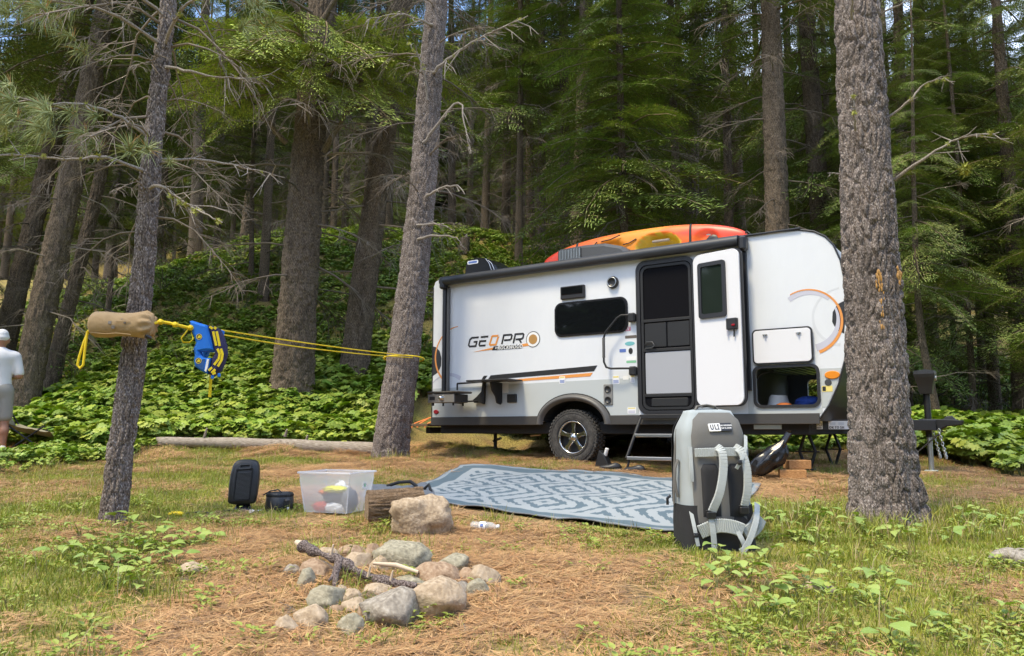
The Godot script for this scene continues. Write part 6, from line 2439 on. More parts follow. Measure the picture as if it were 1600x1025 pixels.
	band.call([V(-.16, .595, .135), V(.02, .60, .155), V(.185, .60, .14)], .055, M.pack_strap, "yoke_band", .12)
	band.call([V(-.02, .63, .135), V(-.005, .60, .185), V(-.01, .50, .21), V(-.045, .36, .225), V(-.085, .26, .21), V(-.095, .22, .19)], .052, M.pack_strap, "shoulder_strap", .30)
	band.call([V(.10, .63, .13), V(.125, .60, .175), V(.145, .50, .20), V(.14, .38, .21), V(.125, .29, .20), V(.12, .25, .18)], .050, M.pack_strap, "shoulder_strap", .30)
	band.call([V(.205, .70, .07), V(.165, .625, .15), V(.11, .555, .21), V(.075, .50, .205)], .024, M.pack_strap, "load_strap", .12)
	band.call([V(-.175, .63, .10), V(-.185, .5, .135), V(-.185, .42, .14)], .026, M.pack_strap, "load_strap", .12)
	band.call([V(-.155, .12, .165), V(-.06, .16, .20), V(.03, .155, .215), V(.10, .13, .21)], .085, M.pack_strap, "hip_belt", .22)
	band.call([V(.12, .10, .20), V(.20, .15, .17), V(.25, .20, .13)], .095, M.pack_strap, "hip_belt", .22)
	band.call([V(.25, .28, .10), V(.20, .20, .19), V(.14, .10, .235), V(.09, .03, .25), V(.055, .012, .26)], .040, M.pack_strap, "belt_webbing", .10)
	band.call([V(-.095, .22, .20), V(-.09, .12, .215), V(-.085, .015, .215)], .036, M.pack_strap, "belt_webbing", .10)
	band.call([V(-.19, .24, .12), V(-.19, .14, .175), V(-.175, .04, .185)], .024, M.pack_strap, "belt_webbing", .10)
	band.call([V(.06, .13, .22), V(.08, .08, .24), V(.10, .03, .235)], .03, M.pack_strap, "belt_webbing", .10)
	for q in [[-.095, .225, .205], [.12, .25, .195], [-.185, .10, .18], [.095, .535, .215]]:
		b = MB.new()
		var s: float = 1.0 if q[1] > .2 and q[1] < .3 else .55
		b.box(V(q[0], q[1], q[2]), V(.058 * s, .042 * s, .026 * s), .006)
		b.box(V(q[0], q[1] + .026 * s, q[2]), V(.064 * s, .008, .018 * s), .003)
		put(t, "buckle", b, M.buckle)
	# handles
	b = MB.new()
	b.tube(PackedVector3Array([V(-.10, .855, .0), V(-.085, .885, .0), V(-.02, .895, -.005), V(.04, .885, -.01), V(.055, .86, -.01)]), .016, 6, true, .4)
	put(t, "grab_handle", b, M.pack_dark)
	b = MB.new()
	b.tube(PackedVector3Array([V(-.226, .55, .01), V(-.245, .50, .012), V(-.25, .43, .012), V(-.242, .36, .012), V(-.232, .32, .012)]), .02, 6, true, .35)
	put(t, "side_handle", b, M.pack_dark)
	# zip lines and side panel at the far edge
	b = MB.new()
	b.tube(PackedVector3Array([V(-.235, .27, -.05), V(-.228, .45, -.06), V(-.215, .62, -.06), V(-.20, .74, -.06)]), .008, 5)
	put(t, "zip", b, M.pack_dark)
	b = MB.new()
	b.grid(16, 8, func(u, v):
		var a: float = lerpf(PI * 1.14, PI * 1.5, u)
		var p: Vector3 = body.call(.28, .82, .012, 1.02).call(a / TAU, v)
		return p)
	put(t, "rear_panel", b, M.pack_black)
	b = MB.new()
	b.tube(PackedVector3Array([V(-.24, .32, -.1), V(-.262, .30, -.1), V(-.262, .26, -.1)]), .009, 6)
	put(t, "zip_pull", b, M.buckle)


func build_camp() -> void:
	var b: MB
	# tall black fan heater
	var t := thing("fan_heater", "tall black tower heater standing on the needles", "heater", V(-2.17, gh(-2.17, -6.38), -6.38), .22)
	b = MB.new()
	b.grid(40, 12, func(u, v):
		var a: float = TAU * u
		var y: float = [.055, .058, .068, .085, .14, .22, .30, .36, .385, .40, .408, .412, .412][int(round(v * 12))]
		var w: float = [.0, .06, .098, .108, .112, .115, .112, .102, .092, .078, .06, .03, .0][int(round(v * 12))]
		var k: float = pow(pow(absf(cos(a)), 5.0) + pow(absf(sin(a)), 5.0), -.2)
		return V(cos(a) * k * w + (y - .2) * .06, y, sin(a) * k * w * .62 - (y - .2) * .10), true)
	put(t, "casing", b, M.black_plastic)
	var fr := Transform3D(Basis(V(1, .06, -.0).normalized(), V(.06, 1, -.10).normalized(), V(0, .10, 1).normalized()), V(.004, .215, .074))
	b = MB.new(fr)
	b.ring(round_rect(-.070, -.125, .062, .13, .012, 3), round_rect(-.060, -.115, .052, .12, .008, 3), -.012, .006)
	var gf := put(t, "grille_frame", b, M.black_gloss)
	for k in 22:
		b = MB.new(fr)
		b.box(V(-.004, -.108 + k * .0097, .0), V(.108, .0042, .008))
		put(gf, "slat", b, M.grey_plastic)
	b = MB.new(fr)
	b.ring(round_rect(-.052, .125, .044, .165, .01, 3), round_rect(-.040, .135, .032, .156, .006, 3), -.012, .008)
	put(t, "carry_handle", b, M.grey_plastic)
	b = MB.new()
	b.lathe(PackedVector2Array([Vector2(0, 0), Vector2(.088, 0), Vector2(.086, .010), Vector2(.062, .03), Vector2(.052, .06), Vector2(0, .065)]), 30)
	put(t, "base", b, M.black_gloss)
	# squat round pump
	t = thing("electric_pump", "squat black round air pump beside the tower heater", "pump", V(-1.90, gh(-1.90, -6.46), -6.46), -.1)
	b = MB.new()
	b.lathe(PackedVector2Array([Vector2(0, 0), Vector2(.112, 0), Vector2(.116, .01), Vector2(.108, .115), Vector2(.103, .12)]), 36)
	put(t, "housing", b, M.black_plastic)
	b = MB.new()
	b.lathe(PackedVector2Array([Vector2(.106, .12), Vector2(.107, .138), Vector2(.10, .148), Vector2(.088, .15), Vector2(.084, .142), Vector2(0, .142)]), 36)
	put(t, "lid", b, M.black_plastic)
	for k in 40:
		b = MB.new(Transform3D(Basis(V(0, 1, 0), TAU * k / 40), Vector3.ZERO))
		b.box(V(0, .129, .107), V(.007, .018, .006), .001)
		put(t, "rib", b, M.black_plastic)
	b = MB.new()
	b.box(V(.085, .062, .066), V(.05, .085, .05), .012, Basis(V(0, 1, 0), .9))
	var sw := put(t, "switch_box", b, M.black_plastic)
	b = MB.new()
	b.box(V(.106, .03, .082), V(.02, .018, .012), .002, Basis(V(0, 1, 0), .9))
	put(sw, "switch", b, M.sticker_white)
	b = MB.new()
	b.tube(PackedVector3Array([V(.0, .145, -.04), V(-.03, .168, -.03), V(-.08, .16, .0), V(-.15, .125, -.02)]), .006, 6)
	put(t, "cord", b, M.black_plastic)
	# cord with yellow plug
	t = thing("power_cord", "black power cord with a yellow plug end lying on needles", "cord", V(-2.5, gh(-2.5, -6.2), -6.2))
	b = MB.new()
	var cp := PackedVector3Array()
	for q in [[-2.54, 6.14], [-2.48, 6.2], [-2.42, 6.24], [-2.36, 6.18], [-2.30, 6.28], [-2.22, 6.30], [-2.19, 6.34]]:
		cp.append(V(q[0], gh(q[0], -q[1]) + .014, -q[1]) - t.position)
	var cs := PackedVector3Array()
	for i in 31: cs.append(along(cp, i / 30.0))
	b.tube(cs, .006, 6)
	put(t, "cable", b, M.black_plastic)
	b = MB.new()
	blob(b, V(-2.595, gh(-2.6, -6.12) + .016, -6.12) - t.position, V(.062, .017, .026), 3, .3)
	put(t, "plug", b, M.rope_yellow)
	t = thing("paper_scrap", "small white scrap of paper beside the heater's foot", "paper", V(-2.02, gh(-2.02, -6.22) + .012, -6.22), .3)
	b = MB.new()
	b.grid(8, 6, func(u, v): return V((u - .5) * .09, .010 * sin(u * 6.0 + v * 4.0) + .006, (v - .5) * .05))
	put(t, "sheet", b, M.sticker_white)
	# clear storage bin with its contents
	var bx := -1.37
	var bz := -6.17
	t = thing("storage_bin", "clear plastic storage bin without lid standing on the needles", "bin", V(bx, gh(bx, bz) + .004, bz), -.35)
	b = MB.new()
	var prof := func(w, d, y): return [V(-w, y, d), V(w, y, d), V(w, y, -d), V(-w, y, -d)]
	var lo: Array = prof.call(.185, .15, .0)
	var hi: Array = prof.call(.225, .185, .30)
	for k in 4:
		var a: Vector3 = lo[k]
		var c: Vector3 = lo[(k + 1) % 4]
		var e: Vector3 = hi[(k + 1) % 4]
		var g: Vector3 = hi[k]
		var n := 6
		for i in n:
			var f0 := float(i) / n
			var f1 := float(i + 1) / n
			b.quad(a.lerp(c, f0), g.lerp(e, f0), g.lerp(e, f1), a.lerp(c, f1))
	b.quad(lo[0], lo[1], lo[2], lo[3])
	put(t, "tub", b, M.clear_plastic)
	b = MB.new()
	for k in 4:
		var a: Vector3 = hi[k] * V(1.03, 1, 1.03)
		var c: Vector3 = hi[(k + 1) % 4] * V(1.03, 1, 1.03)
		b.tube(PackedVector3Array([a, c]), .009, 6)
		var g: Vector3 = lo[k].lerp(hi[k], .85)
		b.tube(PackedVector3Array([lo[k], g]), .006, 5)
	put(t, "rim", b, M.clear_plastic)
	b = MB.new()
	b.ext(round_rect(-.03, .17, .03, .225, .004, 2), .18, .182)
	var ll := put(t, "price_label", b, M.sticker_white)
	ll.transform = Transform3D(Basis(V(0, 1, 0), PI / 2), V(.029, 0, -.06))
	b = MB.new()
	b.ext(round_rect(-.008, .185, .012, .215, .004, 2), .1825, .1835)
	var l2 := put(ll, "print", b, M.sticker_green)
	var inb := func(x, y, z): return t.transform * V(x, y, z)
	for q in [["folded_jacket", "dark navy cloth folded inside the clear bin", "cloth", .02, .10, .0, .12, .055, .10, "cloth_navy"], ["yellow_packet", "yellow printed packet lying on top inside the clear bin", "packet", .01, .165, .03, .10, .028, .07, "yellow_print"], ["red_cloth", "red cloth at the bottom of the clear bin", "cloth", -.09, .035, .06, .075, .038, .06, "red_cloth"], ["white_packet", "white packet at the bottom of the clear bin", "packet", .04, .034, .08, .09, .036, .05, "sticker_white"], ["blue_pouch", "slate blue pouch standing inside the clear bin's corner", "pouch", .125, .09, .02, .045, .085, .09, "tarp_grey"], ["orange_packet", "orange packet beside the yellow one in the clear bin", "packet", -.09, .145, .02, .05, .02, .05, "rope_orange"], ["white_carton", "white carton standing at the back inside the clear bin", "carton", -.02, .125, -.09, .06, .09, .03, "sticker_white"]]:
		var o := thing(q[0], q[1], q[2], inb.call(q[3], q[4] - q[7], q[5]), -.35)
		b = MB.new()
		blob(b, V(0, q[7], 0), V(q[6], q[7], q[8]), hash(q[0]) % 31, .45, 26, 16)
		put(o, "bundle" if q[2] != "carton" else "box", b, M[q[9]])
	# water bottle on its side
	t = thing("water_bottle", "empty clear water bottle lying at the rug's edge", "bottle", V(-.19, gh(-.19, -5.55) + .034, -5.55), -.25)
	b = MB.new()
	var lie := Transform3D(Basis(V(0, 0, 1), -PI / 2), V(-.10, 0, 0))
	b.lathe(PackedVector2Array([Vector2(0, .006), Vector2(.026, 0), Vector2(.032, .01), Vector2(.032, .04), Vector2(.030, .05), Vector2(.032, .06), Vector2(.032, .13), Vector2(.028, .155), Vector2(.014, .18), Vector2(.012, .19)]), 20, lie)
	put(t, "shell", b, M.bottle_plastic)
	b = MB.new()
	b.lathe(PackedVector2Array([Vector2(.0325, .065), Vector2(.0328, .07), Vector2(.0328, .105), Vector2(.0325, .11)]), 20, lie)
	put(t, "label", b, M.sticker_white)
	b = MB.new()
	b.box(V(-.015, .012, .030), V(.022, .022, .006), .002, Basis(V(1, 0, 0), -.4))
	put(t, "emblem", b, M.sticker_blue)
	b = MB.new()
	b.lathe(PackedVector2Array([Vector2(.014, .186), Vector2(.015, .19), Vector2(.015, .203), Vector2(0, .205)]), 14, lie)
	put(t, "cap", b, M.sticker_white)
	# crumpled tarp beside the mat
	t = thing("folded_tarp", "crumpled dark grey tarp lying at the rug's corner behind the log", "tarp", V(-1.0, gh(-1.0, -6.95) + .012, -6.95), .15)
	b = MB.new()
	b.grid(40, 22, func(u, v):
		var x: float = (u - .5) * .62
		var z: float = (v - .5) * .36
		var e: float = sstep(.0, .12, minf(minf(u, 1.0 - u), minf(v, 1.0 - v)))
		return V(x, gh(x - 1.0, z - 6.95) - gh(-1.0, -6.95) + .022 + e * (.035 + .06 * absf(nz.get_noise_3d(x * 9.0, 3.0, z * 9.0)) + .03 * sin(x * 15.0 + z * 8.0) * .5), z))
	put(t, "sheet", b, M.tarp_grey)
	b = MB.new()
	b.tube(PackedVector3Array([V(-.1, .07, -.05), V(.0, .105, .0), V(.10, .115, .05), V(.16, .07, .05)]), .016, 6)
	b.tube(PackedVector3Array([V(.22, .05, .08), V(.26, .09, .10), V(.28, .03, .12)]), .014, 6)
	put(t, "cord", b, M.webbing_black)


func build_rope_line() -> void:
	var b := MB.new()
	# throw bag lying against the slender pine, on the taut line
	var t := thing("throw_bag", "tan cylindrical throw bag tied against the slender pine", "bag", V(-2.79, 1.60, -5.50), -.04)
	b.grid(72, 70, func(u, v):
		var a: float = TAU * u
		var x: float = lerpf(-.235, .235, v)
		var r: float = .088 + .006 * sin(v * 9.0)
		if v < .08: r = .088 * sqrt(maxf(0.0, 1.0 - pow(1.0 - v / .08, 2.0)))
		if v > .78: r *= 1.0 + .10 * sin(a * 9.0 + v * 8.0) * sstep(.78, .9, v) - .25 * sstep(.86, 1.0, v)
		if v > .985: r = .0
		r *= 1.0 + .05 * nz.get_noise_3d(v * 14.0, cos(a) * 3.0, sin(a) * 3.0) + .035 * absf(nz.get_noise_3d(v * 40.0 + sin(a) * 6.0, cos(a) * 9.0, sin(a) * 9.0))
		return V(x, .19 + cos(a) * r - .012 * x, sin(a) * r), true)
	put(t, "sack", b, M.bag_tan)
	b = MB.new()
	for k in 12:
		var a := .2 + fmod(k * .37, 1.5)
		var x := -.13 + (k % 6) * .028 + (k / 6) * .05
		b.box(V(x, .19 + cos(a) * .0905 - .02, sin(a) * .0905), V(.018, .022, .003), .001, Basis(V(1, 0, 0), a - PI * .5))
	put(t, "faded_print", b, M.print_grey)
	b = MB.new()
	b.tube(PackedVector3Array([V(-.19, .125, .07), V(-.08, .115, .075), V(.0, .12, .078), V(.1, .11, .07)]), .004, 5)
	b.tube(PackedVector3Array([V(.0, .20, .095), V(.1, .20, .094)]), .003, 4)
	put(t, "seam", b, M.bag_tan)
	b = MB.new()
	b.tube(PackedVector3Array([V(-.235, .15, .02), V(-.26, .06, .03), V(-.285, -.04, .03), V(-.295, -.10, .03), V(-.275, -.125, .03), V(-.252, -.10, .03), V(-.245, .0, .035), V(-.24, .14, .03)]), .009, 8)
	put(t, "loop", b, M.rope_yellow)
	b = MB.new()
	b.tube(PackedVector3Array([V(.20, .10, .06), V(.225, .09, .03)]), .014, 6)
	put(t, "cord_lock", b, M.black_plastic)
	# ropes
	t = thing("yellow_rope", "taut yellow rope strung from the throw bag to the leaning conifer", "rope", V(-2.55, 1.83, -5.5))
	var line := func(pts: Array, r: float, called: String):
		var rb := MB.new()
		var raw := PackedVector3Array()
		for p in pts: raw.append(p - t.position)
		var c := PackedVector3Array()
		for i in 41: c.append(along(raw, i / 40.0))
		rb.tube(c, r, 6)
		return put(t, called, rb, M.rope_yellow)
	line.call([V(-2.57, 1.80, -5.5), V(-2.52, 1.815, -5.55), V(-2.44, 1.80, -5.6), V(-2.38, 1.79, -5.66), V(-2.28, 1.79, -5.75)], .012, "rope_end")
	for q in [[-2.535, 1.815, 5.53], [-2.45, 1.802, 5.58], [-2.37, 1.79, 5.66]]:
		b = MB.new()
		blob(b, V(q[0], q[1], -q[2]) - t.position, V(.022, .018, .018), 4, .5)
		put(t, "knot", b, M.rope_yellow)
	line.call([V(-2.30, 1.80, -5.72), V(-2.0, 1.835, -6.9), V(-1.66, 1.90, -8.4), V(-1.29, 1.985, -10.02)], .006, "strand")
	line.call([V(-2.30, 1.77, -5.72), V(-2.0, 1.79, -6.9), V(-1.66, 1.86, -8.4), V(-1.29, 1.965, -10.02)], .006, "strand")
	var ring := PackedVector3Array()
	for i in 25:
		var a := TAU * i / 24
		ring.append(V(-1.44 + cos(a) * .268, 1.975 + .02 * sin(a), -10.27 + sin(a) * .268) - t.position)
	b = MB.new()
	b.tube(ring, .009, 6, false)
	put(t, "wrap", b, M.rope_yellow)
	# life vest hung over the line
	t = thing("life_vest", "blue and navy child's life vest with yellow straps hanging on the rope", "life vest", V(-2.25, 1.42, -5.70), .05)
	var k2 := .00092
	var tr := func(list: Array):
		var p := PackedVector2Array()
		for q in list: p.append(Vector2((q[0] - 1140) * k2, -(q[1] - 430) * k2 + .215))
		return p
	var blue: PackedVector2Array = tr.call([[990, 208], [1012, 203], [1060, 218], [1130, 240], [1165, 340], [1190, 440], [1135, 446], [1080, 452], [1092, 480], [1120, 502], [1172, 506], [1165, 570], [1150, 632], [1100, 606], [1050, 570], [1040, 520], [1045, 480], [1032, 430], [1045, 400], [1050, 380], [1025, 320], [1003, 262]])
	b = MB.new()
	b.ext(blue, -.035, .035, .018)
	put(t, "front_panel", b, M.vest_blue)
	var navy: PackedVector2Array = tr.call([[1136, 240], [1175, 245], [1215, 262], [1250, 330], [1275, 400], [1282, 470], [1265, 540], [1240, 600], [1190, 642], [1156, 634], [1171, 572], [1178, 508], [1202, 472], [1197, 440], [1172, 340]])
	b = MB.new()
	b.ext(navy, -.055, .03, .02)
	put(t, "side_panel", b, M.vest_navy)
	b = MB.new()
	var back: PackedVector2Array = tr.call([[1010, 215], [1130, 235], [1210, 262], [1190, 440], [1100, 440], [1050, 560], [1040, 470], [1060, 380]])
	b.ext(back, -.16, -.10, .018)
	put(t, "back_panel", b, M.vest_blue)
	b = MB.new()
	b.ext(tr.call([[1056, 560], [1120, 512], [1135, 512], [1128, 605], [1100, 592]]), .03, .0375, .002)
	put(t, "lower_band", b, M.vest_mid)
	b = MB.new()
	b.ext(tr.call([[1148, 515], [1166, 515], [1158, 580], [1146, 618], [1134, 608]]), .03, .0375, .002)
	put(t, "white_band", b, M.sticker_white)
	for q in [[1078, 335], [1084, 528]]:
		var c: PackedVector2Array = tr.call([q])
		b = MB.new()
		b.ext(disc(c[0].x, c[0].y, .021, .022, 18), .03, .0375)
		var em := put(t, "round_patch", b, M.vest_navy)
		b = MB.new()
		arc(b, c[0].x, c[0].y, .021, 0, 360, .004, .0385)
		b.ext(PackedVector2Array([c[0] + Vector2(-.010, -.010), c[0] + Vector2(.011, -.008), c[0] + Vector2(.012, .006), c[0] + Vector2(.002, .012), c[0] + Vector2(-.008, .006)]), .037, .0385)
		put(em, "print", b, M.webbing_yellow)
	for s in [[[1185, 290], [1200, 350], [1215, 405]], [[1212, 290], [1228, 350], [1242, 408]], [[1225, 430], [1245, 470], [1240, 510], [1205, 560]], [[1252, 430], [1268, 475], [1262, 520], [1235, 572]], [[1155, 252], [1180, 268]], [[1190, 256], [1208, 270]], [[1165, 605], [1190, 580]], [[1190, 625], [1215, 595]], [[1195, 632], [1220, 622]]]:
		b = MB.new()
		var pp: PackedVector2Array = tr.call(s)
		var ar := []
		for q in pp: ar.append(q)
		stroke(b, ar, .017, .028, .0335)
		put(t, "webbing", b, M.webbing_yellow)
	b = MB.new()
	var st: PackedVector2Array = tr.call([[1165, 455], [1158, 520], [1148, 640], [1146, 730], [1146, 812]])
	var ar2 := []
	for q in st: ar2.append(q)
	stroke(b, ar2, .022, -.075, -.071)
	put(t, "hanging_strap", b, M.webbing_yellow)
	b = MB.new()
	b.tube(PackedVector3Array([V(-.13, .385, .02), V(-.155, .33, .04), V(-.18, .29, .05), V(-.165, .26, .05), V(-.12, .26, .04), V(-.10, .285, .03), V(-.125, .33, .0), V(-.12, .36, -.06)]), .013, 6, true, .35)
	put(t, "grab_loop", b, M.webbing_yellow)
	for q in [[1190, 655], [1240, 640]]:
		var c: PackedVector2Array = tr.call([q])
		b = MB.new()
		b.box(V(c[0].x, c[0].y, .01), V(.02, .028, .02), .004)
		put(t, "buckle", b, M.vest_blue)


# ---------------------------------------------------------------- the man

func nets(b: MB, bones: Array, cell: float, blend: float) -> void:
	# surface nets round tapered capsules joined by a smooth minimum; bone: [a, b, ra, rb, squash z]
	var lo := V(1e9, 1e9, 1e9)
	var hi := -lo
	for q in bones:
		var r: float = maxf(q[2], q[3]) * 1.1 + cell * 2.5
		for e in [q[0], q[1]]:
			lo = lo.min(e - V(r, r, r)); hi = hi.max(e + V(r, r, r))
	var n := Vector3i(((hi - lo) / cell).ceil()) + Vector3i.ONE
	var f := PackedFloat32Array()
	f.resize(n.x * n.y * n.z)
	f.fill(1.0)
	for q in bones:
		var a: Vector3 = q[0]
		var c: Vector3 = q[1]
		var ra: float = q[2]
		var rb: float = q[3]
		var sq: float = q[4] if q.size() > 4 else 1.0
		var ab := c - a
		var l2 := maxf(ab.length_squared(), 1e-8)
		var pad := maxf(ra, rb) * maxf(1.0, sq) + blend + cell * 2.0
		var i0 := Vector3i(((a.min(c) - V(pad, pad, pad) - lo) / cell).floor()).clamp(Vector3i.ZERO, n - Vector3i.ONE)
		var i1 := Vector3i(((a.max(c) + V(pad, pad, pad) - lo) / cell).ceil()).clamp(Vector3i.ZERO, n - Vector3i.ONE)
		for z in range(i0.z, i1.z + 1):
			for y in range(i0.y, i1.y + 1):
				var row := (z * n.y + y) * n.x
				for x in range(i0.x, i1.x + 1):
					var p := lo + V(x, y, z) * cell
					var ap := p - a
					var t := clampf(ap.dot(ab) / l2, 0.0, 1.0)
					var dv := ap - ab * t
					dv.z /= sq
					var d := dv.length() - lerpf(ra, rb, t)
					var o := f[row + x]
					var h := maxf(blend - absf(o - d), 0.0) / blend
					f[row + x] = minf(o, d) - h * h * blend * .25
	var at := {}
	var sx := 1
	var sy := n.x
	var sz := n.x * n.y
	var corner := [0, sx, sy, sx + sy, sz, sx + sz, sy + sz, sx + sy + sz]
	var cpos := [V(0, 0, 0), V(1, 0, 0), V(0, 1, 0), V(1, 1, 0), V(0, 0, 1), V(1, 0, 1), V(0, 1, 1), V(1, 1, 1)]
	var edges := [[0, 1], [2, 3], [4, 5], [6, 7], [0, 2], [1, 3], [4, 6], [5, 7], [0, 4], [1, 5], [2, 6], [3, 7]]
	for z in n.z - 1:
		for y in n.y - 1:
			for x in n.x - 1:
				var i := x + y * sy + z * sz
				var inside := 0
				for k in 8:
					if f[i + corner[k]] < 0.0: inside += 1
				if inside == 0 or inside == 8: continue
				var sum := Vector3.ZERO
				var m := 0
				for e in edges:
					var fa := f[i + corner[e[0]]]
					var fb := f[i + corner[e[1]]]
					if (fa < 0.0) != (fb < 0.0):
						sum += (cpos[e[0]] as Vector3).lerp(cpos[e[1]], fa / (fa - fb))
						m += 1
				at[i] = lo + (V(x, y, z) + sum / m) * cell
	b.smooth(true)
	for i in at:
		var steps := [[sx, sy, sz], [sy, sz, sx], [sz, sx, sy]]
		for s in steps:
			var j: int = i + s[0]
			# edge from corner 0 of this cell along s[0]
			var fa := f[i]
			var fb := f[j]
			if (fa < 0.0) == (fb < 0.0): continue
			var c1: int = i - s[1]
			var c2: int = i - s[1] - s[2]
			var c3: int = i - s[2]
			if not (at.has(c1) and at.has(c2) and at.has(c3)): continue
			if fa < 0.0:
				b.quad(at[i], at[c3], at[c2], at[c1])
			else:
				b.quad(at[i], at[c1], at[c2], at[c3])


func build_man() -> void:
	var x := -7.50
	var z := -11.3
	var t := thing("person", "person in white cap, white shirt and grey shorts, back turned", "person", V(x, gh(x, z), z), .55)
	# facing -z: x is to the person's right
	var b := MB.new()
	var legs := [[V(.10, .92, 0), V(.115, .50, -.02), .088, .058], [V(.115, .50, -.02), V(.12, .34, .012), .056, .058], [V(.12, .34, .012), V(.12, .09, .01), .058, .036], [V(-.10, .92, 0), V(-.12, .50, -.05), .088, .058], [V(-.12, .50, -.05), V(-.125, .34, -.02), .056, .058], [V(-.125, .34, -.02), V(-.13, .09, -.01), .058, .036], [V(.12, .06, .02), V(.125, .03, -.14), .038, .03], [V(-.13, .06, .0), V(-.14, .03, -.16), .038, .03]]
	var torso := [[V(0, .98, 0), V(0, 1.18, -.01), .145, .135, .72], [V(0, 1.18, -.01), V(0, 1.38, 0), .14, .155, .70], [V(-.12, 1.42, 0), V(.12, 1.42, 0), .085, .085], [V(0, 1.45, 0), V(0, 1.57, -.02), .062, .056]]
	var arms := []
	for s in [-1.0, 1.0]:
		arms += [[V(.19 * s, 1.42, 0), V(.255 * s, 1.15, .03), .058, .046], [V(.255 * s, 1.15, .03), V(.15 * s, 1.12, -.20), .043, .031]]
	var head := [[V(0, 1.66, -.025), V(0, 1.70, -.02), .082, .092, 1.12], [V(0, 1.59, -.07), V(0, 1.62, -.06), .045, .06], [V(0, 1.645, -.135), V(0, 1.625, -.142), .014, .016], [V(.088, 1.66, -.01), V(.09, 1.64, .0), .022, .015], [V(-.088, 1.66, -.01), V(-.09, 1.64, .0), .022, .015]]
	nets(b, legs + torso + arms + head, .017, .035)
	# hands: palm, four fingers and a thumb each, half closed in front of the chest
	for s in [-1.0, 1.0]:
		var w := V(.15 * s, 1.12, -.20)
		var hand := [[w, w + V(-.03 * s, .0, -.05), .028, .034], [w + V(-.03 * s, -.005, -.05), w + V(-.045 * s, .0, -.075), .034, .030]]
		for k in 4:
			var y := .026 - k * .018
			var base := w + V(-.045 * s, y, -.085)
			var l := [.038, .043, .04, .031][k] as float
			hand.append([base, base + V(-.012 * s, 0, -l), .0092, .0085])
			hand.append([base + V(-.012 * s, 0, -l), base + V(-.042 * s, -.003, -l - .006), .0085, .0075])
		hand.append([w + V(-.02 * s, .03, -.035), w + V(-.05 * s, .052, -.065), .012, .0098])
		hand.append([w + V(-.05 * s, .052, -.065), w + V(-.07 * s, .048, -.09), .0098, .008])
		nets(b, hand, .006, .007)
	put(t, "body", b, M.skin)
	b = MB.new()
	var shirt := [[V(0, .95, 0), V(0, 1.18, -.01), .182, .155, .74], [V(0, 1.18, -.01), V(0, 1.38, 0), .158, .175, .72], [V(-.13, 1.42, 0), V(.13, 1.42, 0), .098, .098], [V(0, 1.46, 0), V(0, 1.50, -.01), .075, .068]]
	for s in [-1.0, 1.0]:
		shirt.append([V(.19 * s, 1.42, 0), V(.25 * s, 1.19, .025), .078, .066])
	nets(b, shirt, .016, .045)
	put(t, "shirt", b, M.shirt)
	b = MB.new()
	nets(b, [[V(-.03, .94, 0), V(.03, .94, 0), .165, .165, .82], [V(.095, .90, 0), V(.115, .56, -.018), .115, .098], [V(-.095, .90, 0), V(-.12, .56, -.045), .115, .098]], .016, .04)
	put(t, "shorts", b, M.shorts)
	b = MB.new()
	nets(b, [[V(0, 1.715, -.022), V(0, 1.745, -.02), .099, .086, 1.14]], .011, .02)
	var cap := put(t, "cap", b, M.shirt)
	b = MB.new()
	b.grid(14, 5, func(u, v):
		var a: float = lerpf(-1.15, 1.15, u)
		var r: float = lerpf(.09, .175, v)
		return V(sin(a) * r * (1.0 - .25 * v), 1.712 - .02 * v - .02 * absf(u - .5), -.025 - cos(a) * r))
	put(cap, "brim", b, M.shirt)
	for s in [-1.0, 1.0]:
		b = MB.new()
		var fx := .12 if s > 0 else -.13
		nets(b, [[V(fx, .06, .03 if s > 0 else .01), V(fx + .005 * s, .04, -.15), .048, .04], [V(fx, .10, .02), V(fx, .07, .02), .045, .048]], .012, .02)
		put(t, "shoe", b, M.sticker_white)
		b = MB.new()
		b.box(V(.034 * s, 1.672, -.112), V(.024, .01, .008), .003)
		put(t, "eye", b, M.hair)
	b = MB.new()
	b.box(V(0, 1.592, -.118), V(.045, .007, .008), .002)
	put(t, "mouth", b, M.red_cloth)
	# camp chair behind
	x = -7.30
	z = -11.80
	t = thing("camp_chair", "low olive canvas camp chair standing beside the man", "chair", V(x, gh(x, z), z), 1.9)
	b = MB.new()
	b.grid(14, 14, func(u, v):
		return V(lerpf(-.30, .30, u), .30 + .08 * absf(u - .5) * 2.0 - .07 * sin(v * PI) - .10 * sstep(.5, .0, v) + .02 * v, lerpf(.34, -.22, v)))
	put(t, "seat", b, M.canvas)
	b = MB.new()
	b.grid(14, 12, func(u, v):
		return V(lerpf(-.28, .28, u) * (1.0 - .35 * v), .32 + .42 * v, -.22 - .20 * v - .07 * sin(u * PI)))
	put(t, "backrest", b, M.canvas)
	for s in [-1.0, 1.0]:
		b = MB.new()
		b.tube(PackedVector3Array([V(.29 * s, .36, .26), V(.24 * s, .0, -.20)]), .013, 8)
		put(t, "leg", b, M.frame_black)
		b = MB.new()
		b.tube(PackedVector3Array([V(.26 * s, .0, .26), V(.29 * s, .36, -.20), V(.19 * s, .78, -.43)]), .013, 8)
		put(t, "leg", b, M.frame_black)
	b = MB.new()
	b.tube(PackedVector3Array([V(.19, .76, -.42), V(.12, .80, -.45), V(-.12, .80, -.45), V(-.19, .76, -.42)]), .014, 8)
	put(t, "top_rail", b, M.frame_black)


